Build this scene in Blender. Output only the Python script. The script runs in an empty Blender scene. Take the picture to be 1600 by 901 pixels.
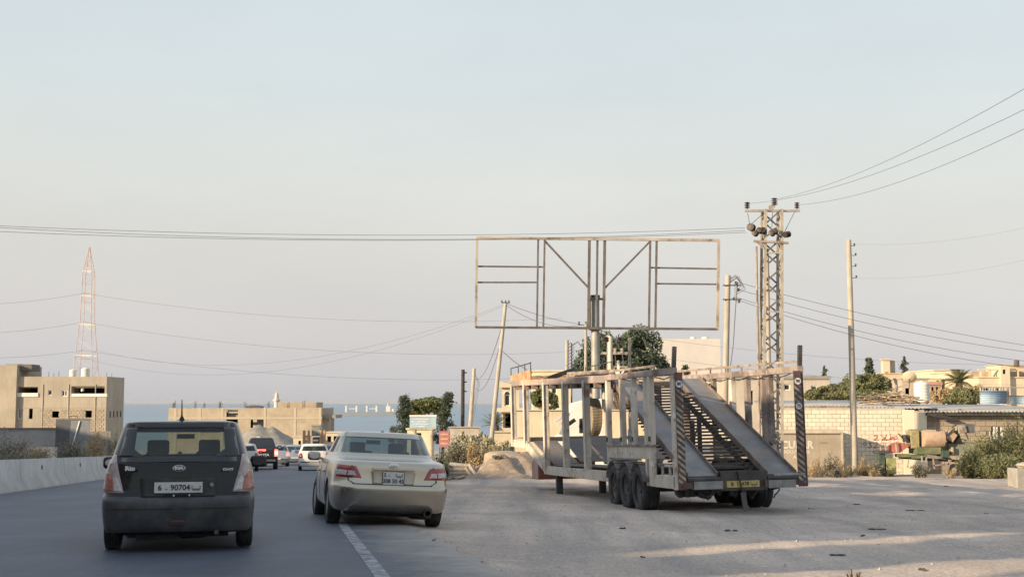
import bpy, bmesh, math, random
import numpy as np
from mathutils import Vector, Matrix
from mathutils.bvhtree import BVHTree
R = math.radians
rng = random.Random(7)
SC = bpy.context.scene
COL = SC.collection

# ------------------------------------------------------------------ camera, sky, sun, exposure
F = 2000.0                                   # focal length in pixels of the 1600 px wide photograph
PITCH = math.atan(178.5 / F)
cam = bpy.data.cameras.new('camera'); cam_o = bpy.data.objects.new('camera', cam); COL.objects.link(cam_o)
cam.sensor_width = 36; cam.lens = 36 * F / 1600; cam.clip_end = 90000; cam.clip_start = 0.05
cam_o.location = (0, 0, 0); cam_o.rotation_euler = (R(90) + PITCH, 0, 0)
SC.camera = cam_o

SUN_EL, SUN_AZ = 15.0, 238.0                 # azimuth the light comes FROM, clockwise from +Y
EXPO, SKYS = 0.90, 0.10
w = bpy.data.worlds.new('World'); SC.world = w; w.use_nodes = True
nt = w.node_tree; nt.nodes.clear()
sky = nt.nodes.new('ShaderNodeTexSky'); sky.sky_type = 'NISHITA'; sky.sun_disc = False
sky.sun_elevation = R(SUN_EL); sky.sun_rotation = R(SUN_AZ)
sky.air_density = 1.0; sky.dust_density = 1.2; sky.ozone_density = 1.0; sky.altitude = 40
hs = nt.nodes.new('ShaderNodeHueSaturation'); hs.inputs['Saturation'].default_value = 0.6
# hazy evening air: grey at the horizon, pale above it, bluer towards the zenith, the same all the way round
tcw = nt.nodes.new('ShaderNodeTexCoord'); sx = nt.nodes.new('ShaderNodeSeparateXYZ'); nt.links.new(tcw.outputs['Generated'], sx.inputs[0])
rp = nt.nodes.new('ShaderNodeValToRGB'); nt.links.new(sx.outputs['Z'], rp.inputs[0])
def lin(c): return tuple((v / 12.92 if v <= .04045 else ((v + .055) / 1.055) ** 2.4) for v in (x / 255 for x in c))
stops = ((0.0, (201, 200, 205)), (.045, (211, 207, 208)), (.10, (221, 217, 212)), (.165, (226, 227, 221)), (.235, (220, 228, 228)), (.31, (216, 227, 232)), (.55, (208, 221, 236)), (1.0, (200, 214, 233)))
while len(rp.color_ramp.elements) < len(stops): rp.color_ramp.elements.new(.5)
for e, (p_, c_) in zip(rp.color_ramp.elements, stops): e.position = p_; e.color = (*lin(c_), 1)
gain = nt.nodes.new('ShaderNodeVectorMath'); gain.operation = 'SCALE'; gain.inputs['Scale'].default_value = 1 / (SKYS * 2 ** EXPO)
cn = nt.nodes.new('ShaderNodeTexNoise'); cn.inputs['Scale'].default_value = 3.2; cn.inputs['Detail'].default_value = 5; cn.inputs['Roughness'].default_value = .55
cmp_ = nt.nodes.new('ShaderNodeMapping'); cmp_.inputs['Scale'].default_value = (1, 1, 3.2); nt.links.new(tcw.outputs['Generated'], cmp_.inputs[0]); nt.links.new(cmp_.outputs[0], cn.inputs['Vector'])
cr = nt.nodes.new('ShaderNodeMapRange'); cr.inputs[1].default_value = .35; cr.inputs[2].default_value = .7; cr.inputs[3].default_value = .965; cr.inputs[4].default_value = 1.03; nt.links.new(cn.outputs['Fac'], cr.inputs[0])
cv = nt.nodes.new('ShaderNodeVectorMath'); cv.operation = 'SCALE'; nt.links.new(rp.outputs[0], cv.inputs[0]); nt.links.new(cr.outputs[0], cv.inputs['Scale'])   # faint uneven haze
nt.links.new(cv.outputs[0], gain.inputs[0])
mx = nt.nodes.new('ShaderNodeMix'); mx.data_type = 'RGBA'; mx.inputs[0].default_value = 0.90
bg = nt.nodes.new('ShaderNodeBackground'); bg.inputs['Strength'].default_value = SKYS
wo = nt.nodes.new('ShaderNodeOutputWorld')
nt.links.new(sky.outputs[0], hs.inputs['Color']); nt.links.new(hs.outputs[0], mx.inputs[6]); nt.links.new(gain.outputs[0], mx.inputs[7])
nt.links.new(mx.outputs[2], bg.inputs['Color']); nt.links.new(bg.outputs[0], wo.inputs['Surface'])

sl = bpy.data.lights.new('sun', 'SUN'); sl.energy = 4.3; sl.angle = R(0.6); sl.color = (1.0, 0.77, 0.50)
sun_o = bpy.data.objects.new('sun', sl); COL.objects.link(sun_o)
az, el = R(SUN_AZ), R(SUN_EL)
SUNV = Vector((math.sin(az) * math.cos(el), math.cos(az) * math.cos(el), math.sin(el)))   # towards the sun
sun_o.rotation_euler = SUNV.to_track_quat('Z', 'Y').to_euler()
SC.view_settings.view_transform = 'Standard'; SC.view_settings.look = 'None'
SC.view_settings.gamma = 1; SC.view_settings.use_curve_mapping = False
SC.view_settings.exposure = EXPO

# ------------------------------------------------------------------ layout helpers
def at(px, py, d):
    """world point seen at photograph pixel (px,py) at forward distance d"""
    u = (px - 800) / F; v = (450.5 - py) / F
    c, s = math.cos(PITCH), math.sin(PITCH)
    fy = c - v * s; fz = s + v * c
    return Vector((u / fy * d, d, fz / fy * d))

H0, SLOPE = 1.15, 0.0355
def sstep(a, b, x):
    t = min(1, max(0, (x - a) / (b - a))); return t * t * (3 - 2 * t)
REDGE = [(-80, 17.5), (0, 2.25), (11.44, 0.0), (20, -1.7), (40, -5.0), (70, -9.4), (100, -14.2), (150, -24.0), (260, -52), (600, -150)]
LEDGE = [(-80, 3.5), (0, -8.0), (32, -12.8), (48, -15.2), (70, -18.6), (100, -23.6), (150, -33.5), (260, -62), (600, -160)]
def interp(tab, y):
    if y <= tab[0][0]: return tab[0][1]
    for (a, b), (c, d) in zip(tab, tab[1:]):
        if y <= c: return b + (d - b) * (y - a) / (c - a)
    return tab[-1][1]
def vnoise(x, y, s=0):
    return (math.sin(x * 1.31 + y * .73 + s) + math.sin(x * .57 - y * 1.17 + 2.1 * s) + math.sin(x * 2.3 + 1.9 * y + .7 * s) * .5) / 2.5
def plane(x, y):
    z = -H0 - SLOPE * min(y, 1000)
    if y > 1000: z -= (y - 1000) * .12
    if y > 62:                                # the land to the right of the coast road stays higher
        k = sstep(.02, .22, x / y) * sstep(62, 120, y)
        z += k * SLOPE * .80 * (min(y, 420) - 62)
    return z
MOUNDS = ((-.5, 50.3, 1.3, 1.3, .62), (.9, 51.5, 2.0, 1.6, .9), (2.8, 53, 2.0, 1.6, .5), (-1.9, 52.5, 1.4, 1.4, .25))
def gz(x, y):
    z = plane(x, y)
    if y < 130:
        r = interp(REDGE, y); l = interp(LEDGE, y)
        if x > r:
            k = sstep(0, 2.0, x - r)
            z += -.075 * sstep(0, .6, x - r) + k * (.035 * vnoise(x * 1.1, y * 1.3) + .018 * vnoise(x * 3.7, y * 4.1, 3))
        elif x < l - .6:
            z += .35 * sstep(0, 3, l - .6 - x) + .05 * vnoise(x, y)
        else: z -= .05
        # earth mound beside the trailer
        for (mx_, my_, sx, sy, hh) in MOUNDS:
            q = ((x - mx_) / sx) ** 2 + ((y - my_) / sy) ** 2
            if q < 9: z += hh * math.exp(-q * 1.3) * (1 + .25 * vnoise(x * 3, y * 3, 1))
    return z

def link(o, parent=None):
    COL.objects.link(o)
    if parent is not None: o.parent = parent
    return o
def tag(o, label, cat, group=None):
    o['label'] = label; o['category'] = cat
    if group: o['group'] = group
    return o
def thing(name, label, cat, loc=(0, 0, 0), rz=0, group=None):
    o = bpy.data.objects.new(name, None); COL.objects.link(o)
    o.location = loc; o.rotation_euler = (0, 0, rz); o.empty_display_size = .3
    return tag(o, label, cat, group)
def struct(o): o['kind'] = 'structure'; return o
def stuff(o): o['kind'] = 'stuff'; return o
def copy_tree(o, parent=None):
    c = o.copy(); COL.objects.link(c); c.parent = parent
    for ch in list(o.children): copy_tree(ch, c)
    return c

# ------------------------------------------------------------------ materials
MC = {}
def srgb(r, g, b):
    f = lambda c: c / 12.92 if c <= .04045 else ((c + .055) / 1.055) ** 2.4
    return (f(r / 255), f(g / 255), f(b / 255))
def M(name, col=(.5, .5, .5), rough=.75, metal=0, var=.15, scale=3, bump=0, bscale=25, spec=.4, coat=0,
      patch=None, pcov=.45, pscale=1.5, psharp=.08, objvar=0, emit=0, streak=None, patch2=None, p2cov=.4, p2scale=6):
    if name in MC: return MC[name]
    m = bpy.data.materials.new(name); m.use_nodes = True; MC[name] = m
    nt = m.node_tree; N = nt.nodes; L = nt.links
    b = N['Principled BSDF']; b.inputs['Roughness'].default_value = rough; b.inputs['Metallic'].default_value = metal
    b.inputs['Specular IOR Level'].default_value = spec
    if coat: b.inputs['Coat Weight'].default_value = coat; b.inputs['Coat Roughness'].default_value = .08
    tc = N.new('ShaderNodeTexCoord')
    def noise(sc, det=5, vec=None):
        n = N.new('ShaderNodeTexNoise'); n.inputs['Scale'].default_value = sc; n.inputs['Detail'].default_value = det
        n.inputs['Roughness'].default_value = .6
        L.new(vec or tc.outputs['Object'], n.inputs['Vector']); return n.outputs['Fac']
    def mix(fac, a, c):
        x = N.new('ShaderNodeMix'); x.data_type = 'RGBA'
        for sock, v in ((0, fac), (6, a), (7, c)):
            if isinstance(v, (int, float)): x.inputs[sock].default_value = v
            elif isinstance(v, tuple): x.inputs[sock].default_value = (*v[:3], 1)
            else: L.new(v, x.inputs[sock])
        return x.outputs[2]
    def ramp(fac, a, c):
        r = N.new('ShaderNodeMapRange'); r.inputs[1].default_value = a; r.inputs[2].default_value = c; r.interpolation_type = 'SMOOTHSTEP'
        L.new(fac, r.inputs[0]); return r.outputs[0]
    lo = tuple(max(0, c * (1 - var)) for c in col); hi = tuple(min(1, c * (1 + var)) for c in col)
    c = mix(ramp(noise(scale), .3, .7), lo, hi) if var else None
    if c is None:
        x = N.new('ShaderNodeRGB'); x.outputs[0].default_value = (*col, 1); c = x.outputs[0]
    if patch: c = mix(ramp(noise(pscale, 8), 1 - pcov - psharp, 1 - pcov + psharp), c, patch)
    if patch2: c = mix(ramp(noise(p2scale, 6), 1 - p2cov - .05, 1 - p2cov + .05), c, patch2)
    if streak:
        mp = N.new('ShaderNodeMapping'); mp.inputs['Scale'].default_value = (6, 6, .35); L.new(tc.outputs['Object'], mp.inputs[0])
        c = mix(ramp(noise(1.6, 5, mp.outputs[0]), .48, .72), c, streak)
    if objvar:
        oi = N.new('ShaderNodeObjectInfo')
        r = N.new('ShaderNodeMapRange'); r.inputs[3].default_value = 1 - objvar; r.inputs[4].default_value = 1 + objvar
        L.new(oi.outputs['Random'], r.inputs[0])
        h = N.new('ShaderNodeHueSaturation'); L.new(c, h.inputs['Color']); L.new(r.outputs[0], h.inputs['Value']); c = h.outputs[0]
    L.new(c, b.inputs['Base Color'])
    if bump:
        bp = N.new('ShaderNodeBump'); bp.inputs['Strength'].default_value = bump; bp.inputs['Distance'].default_value = .02
        L.new(noise(bscale, 6), bp.inputs['Height']); L.new(bp.outputs[0], b.inputs['Normal'])
    if emit:
        b.inputs['Emission Color'].default_value = (*col, 1); b.inputs['Emission Strength'].default_value = emit
    return m
def leafmat(name, dark, light, trans=.25):
    if name in MC: return MC[name]
    m = bpy.data.materials.new(name); m.use_nodes = True; MC[name] = m
    nt = m.node_tree; N = nt.nodes; L = nt.links; N.clear()
    g = N.new('ShaderNodeNewGeometry'); x = N.new('ShaderNodeMix'); x.data_type = 'RGBA'
    x.inputs[6].default_value = (*(c * 1.7 for c in dark), 1); x.inputs[7].default_value = (*(c * 1.6 for c in light), 1)
    L.new(g.outputs['Random Per Island'], x.inputs[0])
    d = N.new('ShaderNodeBsdfDiffuse'); t = N.new('ShaderNodeBsdfTranslucent'); s = N.new('ShaderNodeMixShader'); s.inputs[0].default_value = trans
    L.new(x.outputs[2], d.inputs[0]); L.new(x.outputs[2], t.inputs[0]); L.new(d.outputs[0], s.inputs[1]); L.new(t.outputs[0], s.inputs[2])
    o = N.new('ShaderNodeOutputMaterial'); L.new(s.outputs[0], o.inputs[0]); return m
def glassmat(name, tint, refl=.08, rough=.03, dust=.05):
    if name in MC: return MC[name]
    m = bpy.data.materials.new(name); m.use_nodes = True; MC[name] = m
    nt = m.node_tree; N = nt.nodes; L = nt.links; N.clear()
    t = N.new('ShaderNodeBsdfTransparent'); t.inputs[0].default_value = (*tint, 1)
    g = N.new('ShaderNodeBsdfGlossy'); g.inputs['Roughness'].default_value = rough; g.inputs[0].default_value = (.9, .95, .95, 1)
    lwn = N.new('ShaderNodeLayerWeight'); lwn.inputs[0].default_value = .5; fr = N.new('ShaderNodeMath'); fr.operation = 'POWER'; fr.inputs[1].default_value = 4.5; L.new(lwn.outputs['Facing'], fr.inputs[0])
    ad = N.new('ShaderNodeMath'); ad.operation = 'ADD'; ad.inputs[1].default_value = refl + .035; ad.use_clamp = True
    L.new(fr.outputs[0], ad.inputs[0])
    s = N.new('ShaderNodeMixShader'); L.new(ad.outputs[0], s.inputs[0]); L.new(t.outputs[0], s.inputs[1]); L.new(g.outputs[0], s.inputs[2])
    df = N.new('ShaderNodeBsdfDiffuse'); df.inputs[0].default_value = (.42, .44, .42, 1)
    tc = N.new('ShaderNodeTexCoord'); nz = N.new('ShaderNodeTexNoise'); nz.inputs['Scale'].default_value = 3; L.new(tc.outputs['Object'], nz.inputs['Vector'])
    mr = N.new('ShaderNodeMapRange'); mr.inputs[3].default_value = 0; mr.inputs[4].default_value = dust * 2; L.new(nz.outputs['Fac'], mr.inputs[0])
    s2 = N.new('ShaderNodeMixShader'); L.new(mr.outputs[0], s2.inputs[0]); L.new(s.outputs[0], s2.inputs[1]); L.new(df.outputs[0], s2.inputs[2])
    o = N.new('ShaderNodeOutputMaterial'); L.new(s2.outputs[0], o.inputs[0]); return m

# ------------------------------------------------------------------ mesh builder
def rotz(a): return Matrix.Rotation(a, 3, 'Z')
class MB:
    def __init__(s): s.v = []; s.f = []
    def add(s, vs, fs):
        o = len(s.v); s.v += [tuple(v) for v in vs]; s.f += [tuple(i + o for i in f) for f in fs]; return s
    def box(s, c, sz, rot=None):
        c = Vector(c); x, y, z = sz[0] / 2, sz[1] / 2, sz[2] / 2
        if isinstance(rot, (int, float)): rot = rotz(rot)
        vs = [Vector((a * x, b * y, d * z)) for d in (-1, 1) for b in (-1, 1) for a in (-1, 1)]
        if rot is not None: vs = [rot @ v for v in vs]
        return s.add([v + c for v in vs], [(0, 2, 3, 1), (4, 5, 7, 6), (0, 1, 5, 4), (2, 6, 7, 3), (0, 4, 6, 2), (1, 3, 7, 5)])
    def b2(s, a, b):                                   # box by two corners
        return s.box([(a[i] + b[i]) / 2 for i in range(3)], [abs(b[i] - a[i]) for i in range(3)])
    def bar(s, p0, p1, w_, h_, up=(0, 0, 1)):
        p0, p1 = Vector(p0), Vector(p1); d = (p1 - p0); n = d.length
        if n < 1e-6: return s
        d /= n; up = Vector(up)
        if abs(d.dot(up)) > .99: up = Vector((0, 1, 0))
        x = d.cross(up).normalized(); z = x.cross(d)
        rot = Matrix((x, d, z)).transposed()
        return s.box((p0 + p1) / 2, (w_, n, h_), rot)
    def tube(s, p0, p1, r0, r1=None, n=8, caps=True):
        return s.path([p0, p1], [r0, r0 if r1 is None else r1], n, caps)
    def path(s, pts, r, n=6, caps=True):
        pts = [Vector(p) for p in pts]
        if isinstance(r, (int, float)): r = [r] * len(pts)
        vs = []; pu = None
        for i, p in enumerate(pts):
            d = (pts[min(i + 1, len(pts) - 1)] - pts[max(i - 1, 0)]).normalized()
            if pu is None: pu = Vector((0, 0, 1)) if abs(d.z) < .9 else Vector((1, 0, 0))
            x = d.cross(pu).normalized(); u = x.cross(d).normalized(); pu = u
            for k in range(n):
                a = 2 * math.pi * k / n; vs.append(p + (x * math.cos(a) + u * math.sin(a)) * r[i])
        fs = [(i * n + k, i * n + (k + 1) % n, (i + 1) * n + (k + 1) % n, (i + 1) * n + k) for i in range(len(pts) - 1) for k in range(n)]
        if caps: fs += [tuple(range(n - 1, -1, -1)), tuple((len(pts) - 1) * n + k for k in range(n))]
        return s.add(vs, fs)
    def prism(s, poly, axis, a, b):
        n = len(poly)
        def P(p, t): return {'x': (t, p[0], p[1]), 'y': (p[0], t, p[1]), 'z': (p[0], p[1], t)}[axis]
        vs = [P(p, a) for p in poly] + [P(p, b) for p in poly]
        fs = [tuple(range(n)), tuple(range(2 * n - 1, n - 1, -1))] + [(i, i + n, (i + 1) % n + n, (i + 1) % n) for i in range(n)]
        return s.add(vs, fs)
    def lathe(s, prof, n=16, axis='z', c=(0, 0, 0), close=False):
        vs = []
        for (r, t) in prof:
            for k in range(n):
                a = 2 * math.pi * k / n; p = (r * math.cos(a), r * math.sin(a))
                q = {'z': (p[0], p[1], t), 'x': (t, p[0], p[1]), 'y': (p[0], t, p[1])}[axis]
                vs.append((q[0] + c[0], q[1] + c[1], q[2] + c[2]))
        m_ = len(prof); rr = m_ if close else m_ - 1
        fs = [(i * n + k, i * n + (k + 1) % n, ((i + 1) % m_) * n + (k + 1) % n, ((i + 1) % m_) * n + k) for i in range(rr) for k in range(n)]
        if not close:
            if prof[0][0] > 1e-4: fs.append(tuple(range(n - 1, -1, -1)))
            if prof[-1][0] > 1e-4: fs.append(tuple((m_ - 1) * n + k for k in range(n)))
        return s.add(vs, fs)
    def blob(s, c, r, seed=0, amp=.18, n=10, m_=7):
        q = random.Random(seed); ph = [q.random() * 6 for _ in range(6)]
        vs = []; c = Vector(c)
        for i in range(m_ + 1):
            th = math.pi * i / m_
            for k in range(n):
                a = 2 * math.pi * k / n; d = Vector((math.sin(th) * math.cos(a), math.sin(th) * math.sin(a), math.cos(th)))
                g = 1 + amp * (math.sin(3 * d.x + ph[0] + 2 * d.z) + math.sin(4 * d.y + ph[1]) + math.sin(5 * d.z + ph[2] + 3 * d.x)) / 2
                vs.append((c.x + d.x * r[0] * g, c.y + d.y * r[1] * g, c.z + d.z * r[2] * g))
        fs = [(i * n + k, (i + 1) * n + k, (i + 1) * n + (k + 1) % n, i * n + (k + 1) % n) for i in range(m_) for k in range(n)]
        return s.add(vs, fs)
    def build(s, name, mat, parent=None, smooth=None, bevel=0, loc=None, rot=None):
        me = bpy.data.meshes.new(name); me.from_pydata(s.v, [], s.f); me.update()
        bm = bmesh.new(); bm.from_mesh(me); bmesh.ops.recalc_face_normals(bm, faces=bm.faces); bm.to_mesh(me); bm.free()
        me.materials.append(mat)
        if smooth is not None:
            me.polygons.foreach_set('use_smooth', [True] * len(me.polygons)); me.set_sharp_from_angle(angle=R(smooth))
        o = bpy.data.objects.new(name, me); link(o, parent)
        if bevel:
            b = o.modifiers.new('bevel', 'BEVEL'); b.width = bevel; b.segments = 2; b.limit_method = 'ANGLE'
        if loc is not None: o.location = loc
        if rot is not None: o.rotation_euler = rot
        return o
def raw(name, v, f, mat, parent=None, smooth=False):          # fast path for numpy geometry
    me = bpy.data.meshes.new(name); v = np.asarray(v, dtype=np.float32); f = np.asarray(f, dtype=np.int32)
    k = f.shape[1]; me.vertices.add(len(v)); me.vertices.foreach_set('co', v.ravel())
    me.loops.add(f.size); me.loops.foreach_set('vertex_index', f.ravel())
    me.polygons.add(len(f)); me.polygons.foreach_set('loop_start', np.arange(0, f.size, k, dtype=np.int32))
    me.update(calc_edges=True); me.materials.append(mat)
    if smooth: me.polygons.foreach_set('use_smooth', [True] * len(me.polygons))
    return link(bpy.data.objects.new(name, me), parent)
def inst(src, parent, loc, rot=(0, 0, 0), scale=(1, 1, 1)):
    o = src.copy(); link(o, parent); o.location = loc; o.rotation_euler = rot; o.scale = scale; return o
def text(name, s, size, mat, parent, loc, rot=(R(90), 0, 0), ext=.002, sx=1, align='CENTER', bold=0, shear=0):
    c = bpy.data.curves.new(name, 'FONT'); c.body = s; c.size = size; c.extrude = ext; c.align_x = align; c.align_y = 'CENTER'
    c.offset = bold; c.shear = shear; c.resolution_u = 3
    t = bpy.data.objects.new(name, c); COL.objects.link(t)
    me = bpy.data.meshes.new_from_object(t.evaluated_get(bpy.context.evaluated_depsgraph_get()))
    bpy.data.objects.remove(t); me.name = name; me.materials.clear(); me.materials.append(mat)
    o = bpy.data.objects.new(name, me); link(o, parent); o.location = loc; o.rotation_euler = rot; o.scale = (sx, 1, 1)
    return o
LIBYA = '\ufe8e\ufef4\ufe92\ufef4\ufedf'
# ------------------------------------------------------------------ ground, road, sea
def ground_mat():
    m = M('dirt_ground', (.53, .44, .37), rough=.95, var=.22, scale=.35, bump=.7, bscale=7, spec=.12,
          patch=(.45, .385, .335), pcov=.42, pscale=.22, psharp=.16, patch2=(.61, .51, .42), p2cov=.36, p2scale=1.3)
    # wheel tracks drawn out along the road direction, and fine grit
    N = m.node_tree.nodes; L = m.node_tree.links; b = N['Principled BSDF']; old = b.inputs['Base Color'].links[0].from_socket
    tc = N.new('ShaderNodeTexCoord'); mp = N.new('ShaderNodeMapping'); mp.inputs['Rotation'].default_value = (0, 0, R(-14)); mp.inputs['Scale'].default_value = (1.5, .10, 1)
    L.new(tc.outputs['Object'], mp.inputs[0]); nz = N.new('ShaderNodeTexNoise'); nz.inputs['Scale'].default_value = 1.0; nz.inputs['Detail'].default_value = 6; L.new(mp.outputs[0], nz.inputs['Vector'])
    mr = N.new('ShaderNodeMapRange'); mr.inputs[1].default_value = .42; mr.inputs[2].default_value = .66; L.new(nz.outputs['Fac'], mr.inputs[0])
    ms = N.new('ShaderNodeMath'); ms.operation = 'MULTIPLY'; ms.inputs[1].default_value = .85; L.new(mr.outputs[0], ms.inputs[0])
    mx_ = N.new('ShaderNodeMix'); mx_.data_type = 'RGBA'; mx_.inputs[7].default_value = (.33, .295, .27, 1); L.new(ms.outputs[0], mx_.inputs[0]); L.new(old, mx_.inputs[6])
    n2 = N.new('ShaderNodeTexNoise'); n2.inputs['Scale'].default_value = 22; n2.inputs['Detail'].default_value = 8; n2.inputs['Roughness'].default_value = .75; L.new(tc.outputs['Object'], n2.inputs['Vector'])
    m2 = N.new('ShaderNodeMapRange'); m2.inputs[1].default_value = .38; m2.inputs[2].default_value = .62; m2.inputs[3].default_value = .70; m2.inputs[4].default_value = 1.22; L.new(n2.outputs['Fac'], m2.inputs[0])
    h = N.new('ShaderNodeHueSaturation'); L.new(mx_.outputs[2], h.inputs['Color']); L.new(m2.outputs[0], h.inputs['Value']); L.new(h.outputs[0], b.inputs['Base Color'])
    return m
def axis_vals(segs):
    out = []
    for a, b, st in segs:
        n = max(1, int(round((b - a) / st))); out += [a + (b - a) * i / n for i in range(n)]
    out.append(segs[-1][1]); return out
xs = axis_vals([(-1500, -200, 130), (-200, -60, 14), (-60, -16, 3), (-16, -6, .8), (-6, 16, .28), (16, 45, 1.2), (45, 160, 8), (160, 1500, 110)])
ys = axis_vals([(-90, 4, 5), (4, 34, .28), (34, 62, .45), (62, 130, 2), (130, 420, 14), (420, 1500, 60)])
V = np.array([(x, y, gz(x, y)) for y in ys for x in xs], dtype=np.float32)
nx = len(xs); I = np.arange(len(V)).reshape(len(ys), nx)
Fq = np.stack([I[:-1, :-1], I[:-1, 1:], I[1:, 1:], I[1:, :-1]], -1).reshape(-1, 4)
struct(raw('ground', V, Fq, ground_mat(), smooth=True))

def strip(name, left, right, mat, dz, y0, y1, n, cols=1):
    v = []; f = []
    for i in range(n + 1):
        y = y0 + (y1 - y0) * i / n
        for c in range(cols + 1):
            x = left(y) + (right(y) - left(y)) * c / cols
            v.append((x, y, plane(x, y) + dz))
    k = cols + 1
    for i in range(n):
        for c in range(cols): f.append((i * k + c, i * k + c + 1, (i + 1) * k + c + 1, (i + 1) * k + c))
    return struct(raw(name, v, f, mat, smooth=True))
def asphalt_mat():
    m = M('asphalt', (.080, .094, .126), rough=.55, var=.16, scale=.5, bump=.35, bscale=60, spec=.28,
          patch=(.062, .072, .094), pcov=.42, pscale=.30, psharp=.14, patch2=(.10, .112, .138), p2cov=.34, p2scale=2.2)
    N = m.node_tree.nodes; L = m.node_tree.links; b = N['Principled BSDF']; c = b.inputs['Base Color'].links[0].from_socket
    def mixc(fac, a, col):
        x = N.new('ShaderNodeMix'); x.data_type = 'RGBA'; L.new(fac, x.inputs[0]); L.new(a, x.inputs[6]); x.inputs[7].default_value = (*col, 1); return x.outputs[2]
    tc = N.new('ShaderNodeTexCoord'); mp = N.new('ShaderNodeMapping'); mp.inputs['Rotation'].default_value = (0, 0, R(-10.5)); mp.inputs['Scale'].default_value = (1.1, .05, 1); L.new(tc.outputs['Object'], mp.inputs[0])
    nz = N.new('ShaderNodeTexNoise'); nz.inputs['Scale'].default_value = 1.0; nz.inputs['Detail'].default_value = 5; L.new(mp.outputs[0], nz.inputs['Vector'])
    mr = N.new('ShaderNodeMapRange'); mr.inputs[1].default_value = .45; mr.inputs[2].default_value = .68; mr.inputs[4].default_value = .6; L.new(nz.outputs['Fac'], mr.inputs[0]); c = mixc(mr.outputs[0], c, (.052, .060, .080))
    # grit grain
    n2 = N.new('ShaderNodeTexNoise'); n2.inputs['Scale'].default_value = 45; n2.inputs['Detail'].default_value = 4; L.new(tc.outputs['Object'], n2.inputs['Vector'])
    m2 = N.new('ShaderNodeMapRange'); m2.inputs[1].default_value = .35; m2.inputs[2].default_value = .65; m2.inputs[3].default_value = .82; m2.inputs[4].default_value = 1.18; L.new(n2.outputs['Fac'], m2.inputs[0])
    h = N.new('ShaderNodeHueSaturation'); L.new(c, h.inputs['Color']); L.new(m2.outputs[0], h.inputs['Value']); c = h.outputs[0]
    # cracks
    vo = N.new('ShaderNodeTexVoronoi'); vo.feature = 'DISTANCE_TO_EDGE'; vo.inputs['Scale'].default_value = .35; n4 = N.new('ShaderNodeTexNoise'); n4.inputs['Scale'].default_value = 1.5; n4.inputs['Detail'].default_value = 6
    L.new(tc.outputs['Object'], n4.inputs['Vector']); va = N.new('ShaderNodeVectorMath'); va.operation = 'ADD'; L.new(tc.outputs['Object'], va.inputs[0]); L.new(n4.outputs['Color'], va.inputs[1]); L.new(va.outputs[0], vo.inputs['Vector'])
    m4 = N.new('ShaderNodeMapRange'); m4.inputs[1].default_value = .0; m4.inputs[2].default_value = .006; m4.inputs[3].default_value = .55; m4.inputs[4].default_value = 0; L.new(vo.outputs[0], m4.inputs[0]); c = mixc(m4.outputs[0], c, (.05, .05, .055))
    # dust blown over the shoulder
    at_ = N.new('ShaderNodeAttribute'); at_.attribute_name = 'edge'
    n3 = N.new('ShaderNodeTexNoise'); n3.inputs['Scale'].default_value = 2.2; n3.inputs['Detail'].default_value = 8; n3.inputs['Roughness'].default_value = .7; L.new(tc.outputs['Object'], n3.inputs['Vector'])
    ma = N.new('ShaderNodeMath'); ma.operation = 'MULTIPLY_ADD'; ma.inputs[1].default_value = 1.5; L.new(n3.outputs['Fac'], ma.inputs[0]); L.new(at_.outputs['Fac'], ma.inputs[2])
    m3 = N.new('ShaderNodeMapRange'); m3.inputs[1].default_value = 1.55; m3.inputs[2].default_value = .72; m3.inputs[3].default_value = 0; m3.inputs[4].default_value = 1; L.new(ma.outputs[0], m3.inputs[0]); c = mixc(m3.outputs[0], c, (.31, .28, .25))
    L.new(c, b.inputs['Base Color']); return m
asph = asphalt_mat()
def redge_w(y): return interp(REDGE, y) + .16 * vnoise(y * 2.1, y * .9) + .07 * vnoise(y * 7, 3)
road = strip('road', lambda y: interp(LEDGE, y) - .25, redge_w, asph, .012, -78, 520, 1200, 16)
ev = []
for i in range(1201):
    y = -78 + 598 * i / 1200; wd_ = redge_w(y) - interp(LEDGE, y) + .25
    ev += [min((16 - c) / 16 * wd_ / 1.3, c / 16 * wd_ / .8 + .35) for c in range(17)]
road.data.attributes.new('edge', 'FLOAT', 'POINT').data.foreach_set('value', np.clip(np.array(ev, dtype=np.float32), 0, 1))
LINEX = [(-80, 16), (0, .90), (11.76, -1.18), (18.4, -2.35), (24, -3.3), (40, -5.5), (70, -9.9)]
lmat = M('line_paint', (.33, .345, .36), rough=.85, var=.25, scale=6, patch=(.11, .12, .14), pcov=.46, pscale=7, psharp=.14, patch2=(.22, .22, .22), p2cov=.4, p2scale=2)
strip('road_line', lambda y: interp(LINEX, y) - .07, lambda y: interp(LINEX, y) + .07, lmat, .016, -60, 70, 300)

sea_m = M('sea_water', (.15, .23, .31), rough=.35, var=.10, scale=.004, bump=.35, bscale=.35, spec=.3)
struct(raw('sea', [(-60000, 900, -40), (60000, 900, -40), (60000, 70000, -40), (-60000, 70000, -40)], [(0, 1, 2, 3)], sea_m))

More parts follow.
